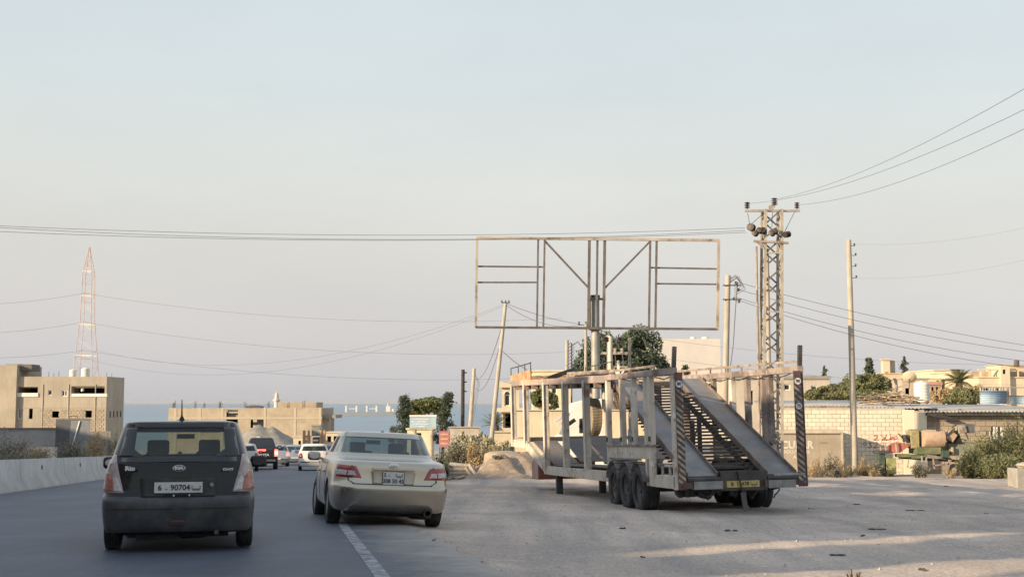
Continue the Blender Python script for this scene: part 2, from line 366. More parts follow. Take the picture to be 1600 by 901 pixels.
# concrete median barrier beyond the far lane
conc = M('concrete', (.46, .455, .44), rough=.9, var=.12, scale=1.2, bump=.2, bscale=20, streak=(.39, .385, .375), patch=(.35, .34, .325), pcov=.32, pscale=1.1, psharp=.12, patch2=(.30, .29, .28), p2cov=.24, p2scale=3.5)
b_root = thing('concrete_barrier', 'long low grey concrete road barrier along the far edge of the asphalt', 'barrier', (-12.8, 32, plane(-12.8, 32)))
prof = [(-.30, -.05), (-.30, .10), (-.12, .34), (-.085, .86), (.085, .86), (.12, .34), (.30, .10), (.30, -.05)]
v = []; f = []; yy = [-70 + 2 * i for i in range(110)]
for y in yy:
    x0 = interp(LEDGE, y) - .42
    for (a, h) in prof: v.append((x0 + a + 12.8, y - 32, plane(x0, y) + h - plane(-12.8, 32)))
n = len(prof)
for i in range(len(yy) - 1):
    for k in range(n - 1): f.append((i * n + k, i * n + k + 1, (i + 1) * n + k + 1, (i + 1) * n + k))
raw('wall', v, f, conc, b_root)
slot_m = M('slot_dark', (.05, .05, .05), var=0)
for k in range(12):
    y = 17.4 + 6.2 * k; x0 = interp(LEDGE, y) - .42; p_ = [(a + x0 + 12.8, h + plane(x0, y) - plane(-12.8, 32)) for a, h in prof]
    MB().prism([(a + (.004 if a > x0 + 12.8 else -.004), h + .004) for a, h in p_], 'y', y - 32 - .008, y - 32 + .008).build('joint', M('joint_grey', (.24, .235, .23), var=.1), b_root)
for y in (20.5, 26.4, 32.6, 38.8, 45, 51.2):
    x0 = interp(LEDGE, y) - .42 + .10
    MB().box((x0 + 12.8 + .012, y - 32, plane(x0, y) + .60 - plane(-12.8, 32)), (.03, .05, .12)).build('lifting_slot', slot_m, b_root)

# stones, crumbs and scraps on the dirt
q = random.Random(3); mb = MB()
for i in range(6500):
    y = 9 + 34 * q.random() ** 1.6; x = interp(REDGE, y) + .05 + 16 * q.random() ** 1.2
    s_ = .005 + .026 * q.random() ** 7
    z = gz(x, y); a = q.random() * 3
    vs = [(x + s_ * 1.4 * math.cos(a + k * 1.57) * q.uniform(.7, 1.2), y + s_ * 1.4 * math.sin(a + k * 1.57) * q.uniform(.7, 1.2), z - .01) for k in range(4)]
    vs.append((x + q.uniform(-.3, .3) * s_, y, z + s_ * q.uniform(.5, 1.1)))
    mb.add(vs, [(0, 1, 4), (1, 2, 4), (2, 3, 4), (3, 0, 4)])
gs = mb.build('gravel', M('gravel', (.40, .355, .31), rough=.95, var=.3, scale=30))
stuff(tag(gs, 'loose gravel and crumbs scattered over the dirt roadside', 'gravel'))

# rough brown earth mound beside the trailer nose
mh = lambda x, y: sum(hh * math.exp(-(((x - a) / sx_) ** 2 + ((y - b) / sy_) ** 2) * 1.3) for (a, b, sx_, sy_, hh) in MOUNDS)
v = []; f = []; nxm, nym = 90, 60; idx = {}
for j in range(nym + 1):
    for i in range(nxm + 1):
        x = -4.2 + 9.6 * i / nxm; y = 47.6 + 8 * j / nym; h = mh(x, y)
        rough = .05 * vnoise(x * 5, y * 5, 2) + .03 * vnoise(x * 13, y * 11, 4) + .02 * vnoise(x * 29, y * 23, 1)
        v.append((x, y - 51, gz(x, y) - plane(0, 51) + (.05 + rough if h > .10 else -.12 + .17 * max(0, (h - .03) / .07))))
for j in range(nym):
    for i in range(nxm): f.append((j * (nxm + 1) + i, j * (nxm + 1) + i + 1, (j + 1) * (nxm + 1) + i + 1, (j + 1) * (nxm + 1) + i))
em_ = raw('earth_mound', v, f, M('mound_earth', (.30, .235, .18), rough=.95, var=.3, scale=1.5, bump=.8, bscale=9, patch=(.20, .165, .13), pcov=.42, pscale=1.3, psharp=.15, patch2=(.40, .33, .26), p2cov=.35, p2scale=4), smooth=True)
em_.location = (0, 51, plane(0, 51)); tag(em_, 'rough brown earth mound between the prickly pears and the trailer nose', 'earth mound')
# ------------------------------------------------------------------ car-carrier trailer
cream = M('cream_paint_rust', (.57, .515, .445), rough=.7, var=.10, scale=2, bump=.15, bscale=30, patch=(.25, .165, .115), pcov=.40, pscale=2.6, psharp=.08, streak=(.47, .41, .345), patch2=(.72, .69, .63), p2cov=.36, p2scale=5)
rusty = M('rust_orange', (.42, .27, .16), rough=.85, var=.3, scale=4, patch=(.56, .42, .27), pcov=.42, pscale=3, streak=(.24, .11, .06))
rail_m = M('rail_rust', (.30, .25, .22), rough=.8, var=.25, scale=3, patch=(.15, .12, .11), pcov=.44, pscale=1.6, patch2=(.38, .33, .29), p2cov=.36, p2scale=3)
plate_m = M('deck_plate', (.225, .215, .212), rough=.55, metal=.3, var=.2, scale=2, bump=.2, bscale=60, patch=(.27, .215, .18), pcov=.42, pscale=1.2, psharp=.15)
dsteel = M('dark_steel', (.075, .07, .068), rough=.6, metal=.4, var=.3, scale=5, patch=(.17, .10, .07), pcov=.33, pscale=4)
rung_m = M('rung_steel', (.085, .068, .058), rough=.7, metal=.2, var=.3, scale=6, objvar=.2)
rubber = M('tyre_rubber', (.038, .038, .040), rough=.85, var=.35, scale=5, bump=.3, bscale=40, patch=(.10, .095, .09), pcov=.36, pscale=3, psharp=.2)
rim_m = M('truck_rim', (.20, .19, .18), rough=.6, metal=.4, var=.3, scale=8, patch=(.10, .07, .05), pcov=.4, pscale=6)
white_m = M('sign_white', (.72, .71, .68), rough=.6, var=.08, scale=8, patch=(.45, .42, .38), pcov=.3, pscale=12)
black_m = M('black_print', (.015, .015, .016), rough=.6, var=0)
redp = M('red_panel', (.27, .105, .085), rough=.75, var=.2, scale=3, streak=(.16, .08, .07), patch=(.35, .22, .18), pcov=.3, pscale=3)
redr = M('reflector_red', (.14, .065, .055), rough=.5, var=.3, scale=9, patch=(.075, .055, .05), pcov=.5, pscale=5, psharp=.15)

P = at(1060, 761.5, 24.5); TH = math.atan(340 / F)
rv = Vector((math.cos(TH), math.sin(TH), 0))
TW = 1.275; HB = .60
T = thing('car_carrier_trailer', 'weathered cream and rust two deck car carrier trailer parked on the dirt with ramps', 'trailer', P + rv * TW - Vector((0, 0, HB)))
T.rotation_mode = 'YXZ'; T.rotation_euler = (-math.atan(.032), -R(1.0), TH)
def topz(u):                                             # underside height of the top rail above bottom line
    return 2.17 + .14 * min(u, 5.25) / 5.25 if u < 5.25 else 2.31 + (u - 5.25) * .5 / 13.25
def botz(u):
    if u < 12.7: return 0.0
    if u < 15.9: return .72 * (u - 12.7) / 3.2
    return .72 + .03 * (u - 15.9)
def pt(x, u, h): return (x, u, h + HB)
for s in (-1, 1):
    X = s * TW
    # lower side beams: main, kink and nose
    mb = MB(); mb.bar(pt(X, 5.1, .11), pt(X, 12.72, .11), .10, .24); mb.build('side_beam', cream, T, bevel=.01)
    mb = MB(); mb.bar(pt(X, -.02, .115), pt(X, 1.55, .115), .10, .24); mb.build('side_beam', cream, T, bevel=.01)
    mb = MB(); mb.bar(pt(X, 12.66, .13), pt(X, 15.95, .86), .095, .26); mb.build('kink_beam', cream, T)
    mb = MB(); mb.bar(pt(X, 15.9, .84), pt(X, 18.5, .90), .10, .24); mb.build('nose_beam', cream, T)
    # panel above the wheels with a return between the tyres
    mb = MB(); mb.b2(pt(X - .045, 1.5, .54), pt(X + .045, 5.2, .80))
    mb.b2(pt(X - .03, 1.5, .0), pt(X + .03, 1.84, .54)); mb.b2(pt(X - .03, 5.06, .0), pt(X + .03, 5.2, .54))
    mb.build('wheel_panel', cream, T, bevel=.008)
    mb = MB(); mb.b2(pt(X - .08, 1.45, .80), pt(X + .08, 5.25, .835)); mb.build('panel_cap', rail_m, T)
    # posts
    for (u, wd, lo) in ((1.62, .17, .0), (1.98, .10, .0), (2.95, .17, .80), (3.92, .17, .80), (5.2, .14, .0), (7.5, .19, .2), (10.0, .19, .2), (12.7, .20, .0), (15.9, .22, .72), (18.2, .24, .78)):
        m_ = cream if (u > 12 or s < 0 or u == 3.92) else rail_m
        mb = MB(); hx_ = .075 if u > 6 else .055; wd = wd + .05 if u > 6 else wd; mb.b2(pt(X - hx_, u - wd / 2, lo), pt(X + hx_, u + wd / 2, topz(u) + .02)); p_ = mb.build('post', m_, T, bevel=.012)
        if u > 6:                                        # channel flange on the posts
            mb = MB(); mb.b2(pt(X + s * .076, u - wd / 2 - .03, lo + .15), pt(X + s * .087, u + wd / 2 - .10, topz(u))); mb.build('flange', m_, p_)
    # corner post at the tail with hatched face
    mb = MB(); mb.b2(pt(X - .05, -.05, -.02), pt(X + .05, .10, 2.16)); cp = mb.build('corner_post', cream if s < 0 else dsteel, T, bevel=.008)
    xa = X - s * .04
    mb = MB(); mb.b2(pt(xa - .075 - s * .04, -.075, -.02), pt(xa + .075 - s * .04, -.055, 2.2)); mb.build('marker_strip', redr, cp)
    hx = xa - s * .04
    for k in range(17):
        z0 = .02 + k * .115
        vs = [(hx - .072, -.0785, HB + z0 + .12), (hx - .072, -.0785, HB + z0 + .175), (hx + .072, -.0785, HB + z0 + .055), (hx + .072, -.0785, HB + z0)]
        vs2 = [(a, b - .004, c) for a, b, c in vs]
        MB().add(vs + vs2, [(0, 1, 2, 3), (7, 6, 5, 4), (0, 4, 5, 1), (1, 5, 6, 2), (2, 6, 7, 3), (3, 7, 4, 0)]).build('hatch_stripe', M('hatch_cream', (.36, .33, .275), rough=.7, var=.3, scale=9, patch=(.16, .10, .08), pcov=.46, pscale=7), cp)
    for (z0, tx) in ((2.0, '90'), (1.52, '75')) if s > 0 else ((1.98, '80'),):
        d = MB().lathe([(.075, 0), (.075, .008)], 20, 'y', (hx, -.092, HB + z0)).build('speed_disc', white_m, cp)
        MB().lathe([(.075, 0), (.066, 0), (.066, -.003), (.075, -.003)], 20, 'y', (hx, -.0925, HB + z0), close=True).build('disc_rim', black_m if s > 0 else M('sign_blue', (.12, .2, .35), var=.2), d)
        text('number', tx, .085, black_m, d, (hx, -.0945, HB + z0), bold=.002)
    # top rails
    mb = MB(); mb.bar(pt(X, -.05, 2.23), pt(X, 5.3, 2.37), .13, .13); mb.build('top_rail', rail_m, T, bevel=.012)
    mb = MB(); mb.bar(pt(X, 5.32, 2.345), pt(X, 18.5, 2.86), .13, .17); mb.build('top_rail', rail_m if s > 0 else M('rail_mix', (.44, .35, .275), rough=.8, var=.2, scale=2, patch=(.25, .205, .195), pcov=.5, pscale=.35, psharp=.1, patch2=(.55, .46, .36), p2cov=.35, p2scale=3), T, bevel=.012)
    # dark stanchion sticking up over the corner
    MB().bar(pt(X, 0, 2.15), pt(X + .05, 0.03, 2.70), .075, .075).build('stanchion', dsteel, T)
    # nose side panel and hand rail
    mb = MB(); mb.b2(pt(X - .03, 14.9, 2.72), pt(X + .03, 18.5, 3.12)); mb.build('nose_panel', rusty, T, bevel=.01)
    mb = MB(); mb.tube(pt(X, 14.9, 3.32), pt(X, 18.5, 3.36), .018, n=6)
    for u in (14.9, 15.9, 17.1, 18.5): mb.tube(pt(X, u, 3.1), pt(X, u, 3.35), .016, n=5)
    mb.build('hand_rail', dsteel, T)
    # long railing on the upper deck edge
    u0, u1 = (.05, 8.6) if s > 0 else (1.3, 5.0)
    if s > 0 or True:
        mb = MB(); hh = .09 if s > 0 else .07
        mb.bar(pt(X, u0, topz(u0) + .13 + hh), pt(X, u1, topz(u1) + .13 + hh), .03, .05)
        u = u0
        while u <= u1 + .01: mb.bar(pt(X, u, topz(u) + .10), pt(X, u, topz(u) + .13 + hh), .03, .035); u += 1.07 if s > 0 else 1.85
        mb.build('deck_rail', rail_m, T)
mb = MB(); mb.b2(pt(-TW, 18.4, 2.72), pt(TW, 18.46, 3.1)); mb.build('nose_header', rusty, T)
# a stack of old bars lying along the upper deck
for (x, u0, u1, h, w_) in ((-.95, 6.2, 9.9, .20, .16), (-.6, 7.0, 12.5, .26, .12), (-.35, 9.0, 14.2, .20, .14)):
    MB().bar(pt(x, u0, topz(u0) + h), pt(x, u1, topz(u1) + h + .02), w_, .06).build('deck_bar', rail_m, T)
for k in range(5):
    u = 13.2 + k * .35
    MB().bar(pt(-1.1 + .1 * k, u, topz(u) + .16), pt(-.2, u + .3, topz(u) + .44 - .03 * k), .06, .09).build('deck_bracket', dsteel, T)

# ramp tracks rising from the tail to the upper deck
RT0, RT1 = (.02, .20), (5.75, 2.32)
def ramp_pt(x, t, off=0):
    u = RT0[0] + (RT1[0] - RT0[0]) * t; h = RT0[1] + (RT1[1] - RT0[1]) * t
    L_ = math.hypot(RT1[0] - RT0[0], RT1[1] - RT0[1]); nu, nh = -(RT1[1] - RT0[1]) / L_, (RT1[0] - RT0[0]) / L_
    return Vector(pt(x, u + nu * off, h + nh * off))
for (a, b) in ((-1.06, -.49), (.53, 1.09)):
    rm = MB(); lo = [ramp_pt(a, 0), ramp_pt(b, 0), ramp_pt(b, 1), ramp_pt(a, 1)]; hi = [ramp_pt(a, 0, .03), ramp_pt(b, 0, .03), ramp_pt(b, 1, .03), ramp_pt(a, 1, .03)]
    rm.add(lo + hi, [(3, 2, 1, 0), (4, 5, 6, 7), (0, 1, 5, 4), (1, 2, 6, 5), (2, 3, 7, 6), (3, 0, 4, 7)])
    ro = rm.build('ramp_track', plate_m, T)
    for x in (a - .012, b + .012):
        MB().bar(ramp_pt(x, 0, .03), ramp_pt(x, 1, .03), .024, .13).build('track_edge', M('edge_brown', (.17, .135, .115), rough=.75, var=.3, scale=4, patch=(.28, .22, .18), pcov=.3, pscale=3), ro)
    MB().tube(pt(a - .03, -.06, .16), pt(b + .03, -.06, .16), .045, n=10).build('ramp_roller', dsteel, T)
r0 = None
for k in range(28):
    t = .045 + k * .0335
    p0 = ramp_pt(-1.12, t, -.075); p1 = ramp_pt(1.16, t, -.075)
    if r0 is None:
        r0 = MB().b2((-1.12, -.012, -.03), (1.16, .045, .012)).build('rung', rung_m, T); r0.location = (0, p0.y, p0.z)
    else: inst(r0, T, (0, p0.y, p0.z))
for x in (-.36, .42):
    MB().bar(ramp_pt(x, .0, -.15), ramp_pt(x, 1, -.15), .07, .10).build('ramp_beam', dsteel, T)
for (x, u) in ((-.32, 2.6), (.30, 3.4), (.05, 3.1)):
    MB().bar(pt(x, u, .05), pt(x, u, .3 + u * .33), .08, .08).build('prop', dsteel, T)
# upper deck floor
for (a, b) in ((-1.15, -.40), (.40, 1.15)):
    mb = MB(); v8 = [pt(a, 5.7, 2.27), pt(b, 5.7, 2.27), pt(b, 18.3, 2.77), pt(a, 18.3, 2.77)]
    mb.add(v8 + [(x, y, z + .035) for x, y, z in v8], [(3, 2, 1, 0), (4, 5, 6, 7), (0, 1, 5, 4), (1, 2, 6, 5), (2, 3, 7, 6), (3, 0, 4, 7)])
    mb.build('deck_track', plate_m, T)
for k in range(15):
    u = 5.75 + k * .9
    MB().bar(pt(-1.22, u, topz(u) - .10), pt(1.22, u, topz(u) - .10), .08, .10).build('cross_member', dsteel, T)
# lower deck: tracks in the well and on the nose, cross planks
for (a, b) in ((-1.12, -.38), (.38, 1.12)):
    for (uu, hh) in (((5.2, .30), (9.2, .26)), ((9.2, .26), (12.6, .24)), ((12.5, .26), (15.9, .98)), ((15.9, .98), (18.3, 1.04))):
        u0, h0 = uu; u1, h1 = hh
        v4 = [pt(a, u0, h0), pt(b, u0, h0), pt(b, u1, h1), pt(a, u1, h1)]
        MB().add(v4 + [(x, y, z + .03) for x, y, z in v4], [(3, 2, 1, 0), (4, 5, 6, 7), (0, 1, 5, 4), (1, 2, 6, 5), (2, 3, 7, 6), (3, 0, 4, 7)]).build('floor_track', plate_m, T)
for s in (-1, 1):
    for (u0, h0, u1, h1) in ((7.2, .42, 9.6, 1.0), (10.2, .36, 12.3, .95)):
        x = s * .55; v4 = [pt(x - .3, u0, h0), pt(x + .3, u0, h0), pt(x + .3, u1, h1), pt(x - .3, u1, h1)]
        MB().add(v4 + [(a, b, c + .03) for a, b, c in v4], [(3, 2, 1, 0), (4, 5, 6, 7), (0, 1, 5, 4), (1, 2, 6, 5), (2, 3, 7, 6), (3, 0, 4, 7)]).build('wheel_ramp', plate_m, T)
for k in range(12):
    u = 5.5 + k * .62
    MB().b2(pt(-1.2, u, .14), pt(1.2, u + .22, .20)).build('floor_plank', M('plank_brown', (.22, .15, .11), rough=.85, var=.35, scale=3, objvar=.3), T)
MB().b2(pt(-1.2, 15.6, .92), pt(1.2, 15.75, 1.06)).build('nose_sill', dsteel, T)
# wheel-well deck between the axles and the chassis rails
MB().b2(pt(-1.15, 1.6, .30), pt(1.15, 5.2, .36)).build('axle_deck', dsteel, T)
for x in (-.45, .45): MB().b2(pt(x - .06, .2, -.10), pt(x + .06, 5.6, .14)).build('chassis_rail', dsteel, T)
# tail: light bars, bumper, number plate
bb = MB().b2(pt(-.98, -.10, -.02), pt(-.40, .06, .13)).build('bumper_end', M('grey_steel', (.24, .24, .24), rough=.5, metal=.4, var=.25, scale=4), T)
MB().b2(pt(.50, -.12, -.03), pt(1.05, .06, .12)).build('bumper_end', MC['grey_steel'], T)
MB().b2(pt(-1.2, -.09, .00), pt(-1.0, .04, .12)).build('bumper_lamp', redr, T)
for (x0, x1) in ((-.41, -.33), (.43, .53)): MB().b2(pt(x0, -.10, -.02), pt(x1, .04, .13)).build('bumper_lamp', redr, T)
MB().b2(pt(-.44, -.06, .13), pt(.50, .10, .30)).build('tail_sill', dsteel, T)
MB().b2(pt(-.44, -.05, -.06), pt(.50, .06, .128)).build('bumper_centre', dsteel, T)
yel = M('plate_yellow', (.46, .36, .15), rough=.5, var=.15, scale=10, patch=(.35, .27, .12), pcov=.3, pscale=12)
pl = MB().b2(pt(-.33, -.075, .0), pt(.33, -.062, .125)).build('number_plate', yel, T)
text('plate_text', 'B  13478', .10, black_m, pl, pt(-.06, -.0775, .062), bold=.0015)
text('plate_text', LIBYA, .085, black_m, pl, pt(.22, -.0775, .062), bold=.001)
MB().bar(pt(-.10, -.09, .32), pt(-.02, -.10, -.10), .05, .02).build('strap', dsteel, T)
MB().bar(pt(-.02, -.10, -.09), pt(.03, -.10, -.46), .10, .015).build('mud_flap', M('flap', (.11, .105, .10), var=.2), T)
MB().tube(pt(.62, -.05, .20), pt(1.26, -.05, .21), .04, n=8).build('tail_pipe_bar', MC['grey_steel'], T)
MB().bar(pt(-1.2, 1.0, .42), pt(-1.2, .12, .42), .05, .04).build('step_bar', cream, T)
for (u, h) in ((.25, .30), (.7, .30), (1.2, .30)): MB().bar(pt(-1.2, u, .2), pt(-1.2, u, .42), .04, .04).build('step_stay', cream, T)
for k in range(7):
    x = -.95 + .11 * k + (.5 if k > 3 else 0)
    MB().b2(pt(x, .5 + .1 * (k % 3), -.19), pt(x + .07, .62 + .1 * (k % 3), -.02)).build('bracket', dsteel, T)
# wheels: three axles, tyres stand on the dirt
GW = -.575                                                # ground under the axle, below the bottom line
RW = .49
def lay_wheel(name, r, w_, n=36):
    tp = [(r * .60, -w_ / 2 + .02), (r * .72, -w_ / 2), (r * .90, -w_ / 2 + .005), (r * .975, -w_ / 2 + .035), (r, -w_ / 2 + .07), (r, -.06), (r * .975, -.055), (r * .975, -.04), (r, -.035), (r, .035), (r * .975, .04), (r * .975, .055), (r, .06),
          (r, w_ / 2 - .07), (r * .975, w_ / 2 - .035), (r * .90, w_ / 2 - .005), (r * .72, w_ / 2), (r * .60, w_ / 2 - .02)]
    return MB().lathe(tp, n, 'x', (0, 0, 0), close=True)
wheel_src = None
for s in (-1, 1):
    for k in range(3):
        u = 2.42 + 1.045 * k
        cx = s * (TW - .05)
        if wheel_src is None:
            tyre = lay_wheel('tyre', RW, .36).build('tyre', rubber, T, smooth=40)
            rim = MB().lathe([(.02, -.05), (.12, -.055), (.13, -.02), (.20, .04), (.27, .05), (.29, -.10), (.305, -.15), (.31, .15), (.02, .14)], 24, 'x').build('rim', rim_m, tyre, smooth=35)
            hub = MB().lathe([(.0, -.13), (.07, -.13), (.085, -.10), (.09, .0)], 14, 'x').build('hub', dsteel, tyre, smooth=40)
            nuts = MB()
            for j in range(10):
                a = j * .628; nuts.lathe([(.016, -.075), (.016, -.03)], 6, 'x', (0, .15 * math.cos(a), .15 * math.sin(a)))
            nuts.build('wheel_nuts', dsteel, tyre)
            wheel_src = tyre; o = tyre
        else:
            o = copy_tree(wheel_src, T)
        o.location = pt(cx, u, GW + RW); o.rotation_euler = (.7 * k, 0, 0 if s < 0 else math.pi)
        # arched mudguard
        a0 = MB(); arc = [(u + (RW + .07) * math.cos(R(t)), GW + RW + (RW + .07) * math.sin(R(t))) for t in range(18, 163, 12)]
        for (p, q_) in zip(arc, arc[1:]):
            a0.add([pt(cx - .2, p[0], p[1]), pt(cx + .2, p[0], p[1]), pt(cx + .2, q_[0], q_[1]), pt(cx - .2, q_[0], q_[1])], [(0, 1, 2, 3)])
        ao = a0.build('mudguard', M('mudguard', (.16, .15, .145), var=.3, scale=5), T, smooth=60)
        sm = ao.modifiers.new('t', 'SOLIDIFY'); sm.thickness = .012
for k in range(3):
    MB().tube(pt(-1.1, 2.42 + 1.045 * k, GW + RW), pt(1.1, 2.42 + 1.045 * k, GW + RW), .065, n=10).build('axle', dsteel, T)
# landing legs and the red box under the neck
for x in (-1.17, .06):
    MB().b2(pt(x - .085, 11.45, -.58), pt(x + .085, 11.62, .14)).build('landing_leg', dsteel, T)
    MB().b2(pt(x - .16, 11.36, -.62), pt(x + .16, 11.71, -.575)).build('leg_foot', dsteel, T)
MB().b2(pt(-1.24, 14.2, -.20), pt(.5, 15.3, .42)).build('neck_box', redp, T, bevel=.02)
MB().b2(pt(-1.245, 14.25, -.18), pt(-1.25, 15.25, .40)).build('neck_lit_face', M('neck_sunlit_red', (.42, .27, .24), var=.2), T)  # paler sheet on the left face; sunlight put into its colour

# hoses, cables, chains and braces that clutter the trailer
q = random.Random(31)
for (x, u0, u1, h) in ((-.9, 5.4, 12.4, .04), (-.7, 5.2, 12.0, -.03), (.9, .4, 5.0, -.05)):
    pts = [pt(x + q.uniform(-.06, .06), u0 + (u1 - u0) * t / 14, h - .05 * abs(math.sin(t * 1.3))) for t in range(15)]
    MB().path(pts, .018, 5).build('air_hose', dsteel, T)
for (u0, u1) in ((5.4, 7.4), (7.6, 9.9)):
    MB().bar(pt(TW - .03, u0, 2.2), pt(TW - .03, u1, .3), .035, .035).build('diagonal_brace', rail_m, T)
for (x, u) in ((-.62, -.04), (.28, -.02), (.72, .0), (-.2, 1.2)):
    pts = [pt(x + .05 * math.sin(t), u + .02 * t, .02 - .05 * t) for t in range(6)]
    MB().path(pts, .014, 5).build('chain', dsteel, T)
for s in (-1, 1):
    pts = [pt(s * (TW - .075), .3 + k * .6, topz(.3 + k * .6) - .02 - .06 * (k % 2)) for k in range(9)]
    MB().path(pts, .012, 4).build('cable', dsteel, T)
    for k in range(9):
        u = 6.2 + k * 1.35; MB().b2(pt(s * TW - .09, u, topz(u) - .16), pt(s * TW + .09, u + .06, topz(u) - .02)).build('gusset', rail_m, T)
    for u in (1.62, 2.95, 3.92, 5.2):
        MB().b2(pt(s * TW + s * .057, u - .06, .9), pt(s * TW + s * .075, u + .06, 1.0)).build('bracket_plate', dsteel, T)
MB().blob(pt(-.55, .55, -.13), (.16, .25, .10), 5, .25).build('air_tank', dsteel, T); MB().blob(pt(-.95, .75, -.10), (.14, .12, .12), 6, .3).build('valve_block', dsteel, T)

# spare tyre standing on the neck deck
R_ = T.rotation_euler.to_matrix()
mw = Matrix.Translation(T.location) @ R_.to_4x4()
dust_rub = M('dusty_rubber', (.25, .215, .165), rough=.95, var=.25, scale=6, bump=.3, bscale=30)
sp = thing('spare_tyre', 'big dusty tan tyre standing upright on the trailer front deck', 'tyre', mw @ Vector(pt(1.0, 16.6, 1.08)))
sp.rotation_euler = (0, 0, TH + .06)
r, w_ = .58, .36
tp = [(r * .50, -w_ / 2 + .05), (r * .62, -w_ / 2), (r * .90, -w_ / 2 + .005), (r, -w_ / 2 + .05), (r, w_ / 2 - .05), (r * .90, w_ / 2), (r * .62, w_ / 2), (r * .50, w_ / 2 - .05)]
MB().lathe(tp, 40, 'x', (0, 0, r), close=True).build('carcass', dust_rub, sp, smooth=40)
lug = None
for k in range(40):
    a = 2 * math.pi * k / 40
    for s in (-1, 1):
        if lug is None: lug = MB().box((0, 0, 0), (.15, .045, .03)).build('tread_lug', dust_rub, sp); o = lug
        else: o = inst(lug, sp, (0, 0, 0))
        aa = a + (.08 if s > 0 else 0)
        o.location = (s * .085, (r + .008) * math.cos(aa), r + (r + .008) * math.sin(aa)); o.rotation_euler = (aa - R(90), 0, 0)
MB().lathe([(.30, -.10), (.28, .0), (.30, .10), (.29, .10), (.27, 0), (.29, -.10)], 24, 'x', (0, 0, r), close=True).build('inner_rim', M('rim_brown', (.20, .15, .10), var=.3), sp, smooth=40)
# ------------------------------------------------------------------ cars
c_black = M('trim_black', (.018, .018, .019), rough=.55, var=.2, scale=10)
c_dark = M('car_interior', (.045, .046, .048), rough=.8, var=.2)
c_under = M('underbody', (.02, .02, .02), rough=.9, var=.3)
c_chrome = M('chrome', (.75, .75, .74), rough=.18, metal=1, var=.05)
car_tyre = M('car_tyre', (.030, .030, .031), rough=.9, var=.3, scale=8, bump=.3, bscale=60, patch=(.09, .085, .08), pcov=.40, pscale=4, psharp=.2)
car_rim = M('car_rim', (.38, .38, .38), rough=.35, metal=.8, var=.15)
g_tint = glassmat('car_glass', (.58, .67, .66), .02, .03, .02)
g_dark = glassmat('car_glass_dark', (.34, .42, .44), .02, .03, .02)
lamp_red = M('lamp_red', (.27, .015, .02), rough=.15, var=.2, scale=20, coat=.6, spec=.6)
lamp_clear = M('lamp_clear', (.46, .44, .43), rough=.15, var=.15, scale=25, coat=.6)
lamp_pink = M('lamp_pink', (.34, .27, .26), rough=.2, var=.25, scale=14, coat=.6)
brake_on = M('brake_lit', (1.0, .10, .08), rough=.3, var=0, emit=2.6)
brake_hot = M('brake_hot', (1.0, .42, .30), rough=.3, var=0, emit=3.5)
p_white = M('plate_white', (.56, .56, .54), rough=.5, var=.06, scale=20, patch=(.45, .44, .42), pcov=.25, pscale=20)
p_ink = M('plate_ink', (.03, .03, .035), rough=.6, var=0)

def hull(levels, pil_lo, glass, sub=2, arches=(), arch_r=.33, half_w=.85):
    """levels: (z, rear y, rear corner setback, rear half width, side half width, front y, front setback, front half width, pillars or None)"""
    rings = []
    for (z, yr, rc, wr, ws, yf, fc, wf, pil) in levels:
        pil = pil or pil_lo
        o = [(0, yr), (.36 * wr, yr + .03 * rc), (.68 * wr, yr + .16 * rc), (.89 * wr, yr + .45 * rc), (wr, yr + rc)]
        for k, y in enumerate(pil):
            t = (.5, 1, 1, .9, .4)[k]; base = wr if k < 3 else wf
            o.append((base + (ws - base) * t, y))
        o += [(wf, yf - fc), (.87 * wf, yf - .40 * fc), (.5 * wf, yf - .1 * fc), (0, yf)]
        rings.append([(x, y, z) for x, y in o])
    n = 14; m = 26
    bm = bmesh.new(); vv = []
    for r in rings:
        full = r + [(-x, y, z) for (x, y, z) in r[12:0:-1]]
        vv.append([bm.verts.new(p) for p in full])
    def fj(j): return j if j <= 12 else 25 - j                     # column index of the quad j..j+1 mirrored
    for k in range(len(rings) - 1):
        for j in range(m):
            fc_ = bm.faces.new((vv[k][j], vv[k][(j + 1) % m], vv[k + 1][(j + 1) % m], vv[k + 1][j]))
            fc_.material_index = glass.get((k, fj(j)), 0)
    for (r, idx) in ((vv[0], 1), (vv[-1], 0)):
        for j in range(13):
            a, b, c, d = r[j], r[j + 1], r[(m - j - 1) % m], r[(m - j) % m]
            q_ = []
            for x in (a, b, c, d):
                if x not in q_: q_.append(x)
            f_ = bm.faces.new(q_); f_.material_index = idx if r is vv[0] else 0
    bmesh.ops.recalc_face_normals(bm, faces=bm.faces)
    me = bpy.data.meshes.new('hull'); bm.to_mesh(me); bm.free()
    for i in range(6): me.materials.append(c_black)
    o = bpy.data.objects.new('hull_tmp', me); COL.objects.link(o)
    s_ = o.modifiers.new('s', 'SUBSURF'); s_.levels = sub; s_.render_levels = sub
    cut = []
    for (y, z, x0) in arches:
        for sd in (-1, 1):
            cb = MB().lathe([(arch_r, x0 * sd), (arch_r, sd * (half_w + .25))], 28, 'x', (0, y, z)).build('cut', c_under)
            cut.append(cb); b_ = o.modifiers.new('b', 'BOOLEAN'); b_.operation = 'DIFFERENCE'; b_.object = cb; b_.solver = 'EXACT'
            for i in range(1): pass
    dg = bpy.context.evaluated_depsgraph_get(); dg.update()
    me2 = bpy.data.meshes.new_from_object(o.evaluated_get(dg))
    for c in cut + [o]: bpy.data.objects.remove(c)
    return me2

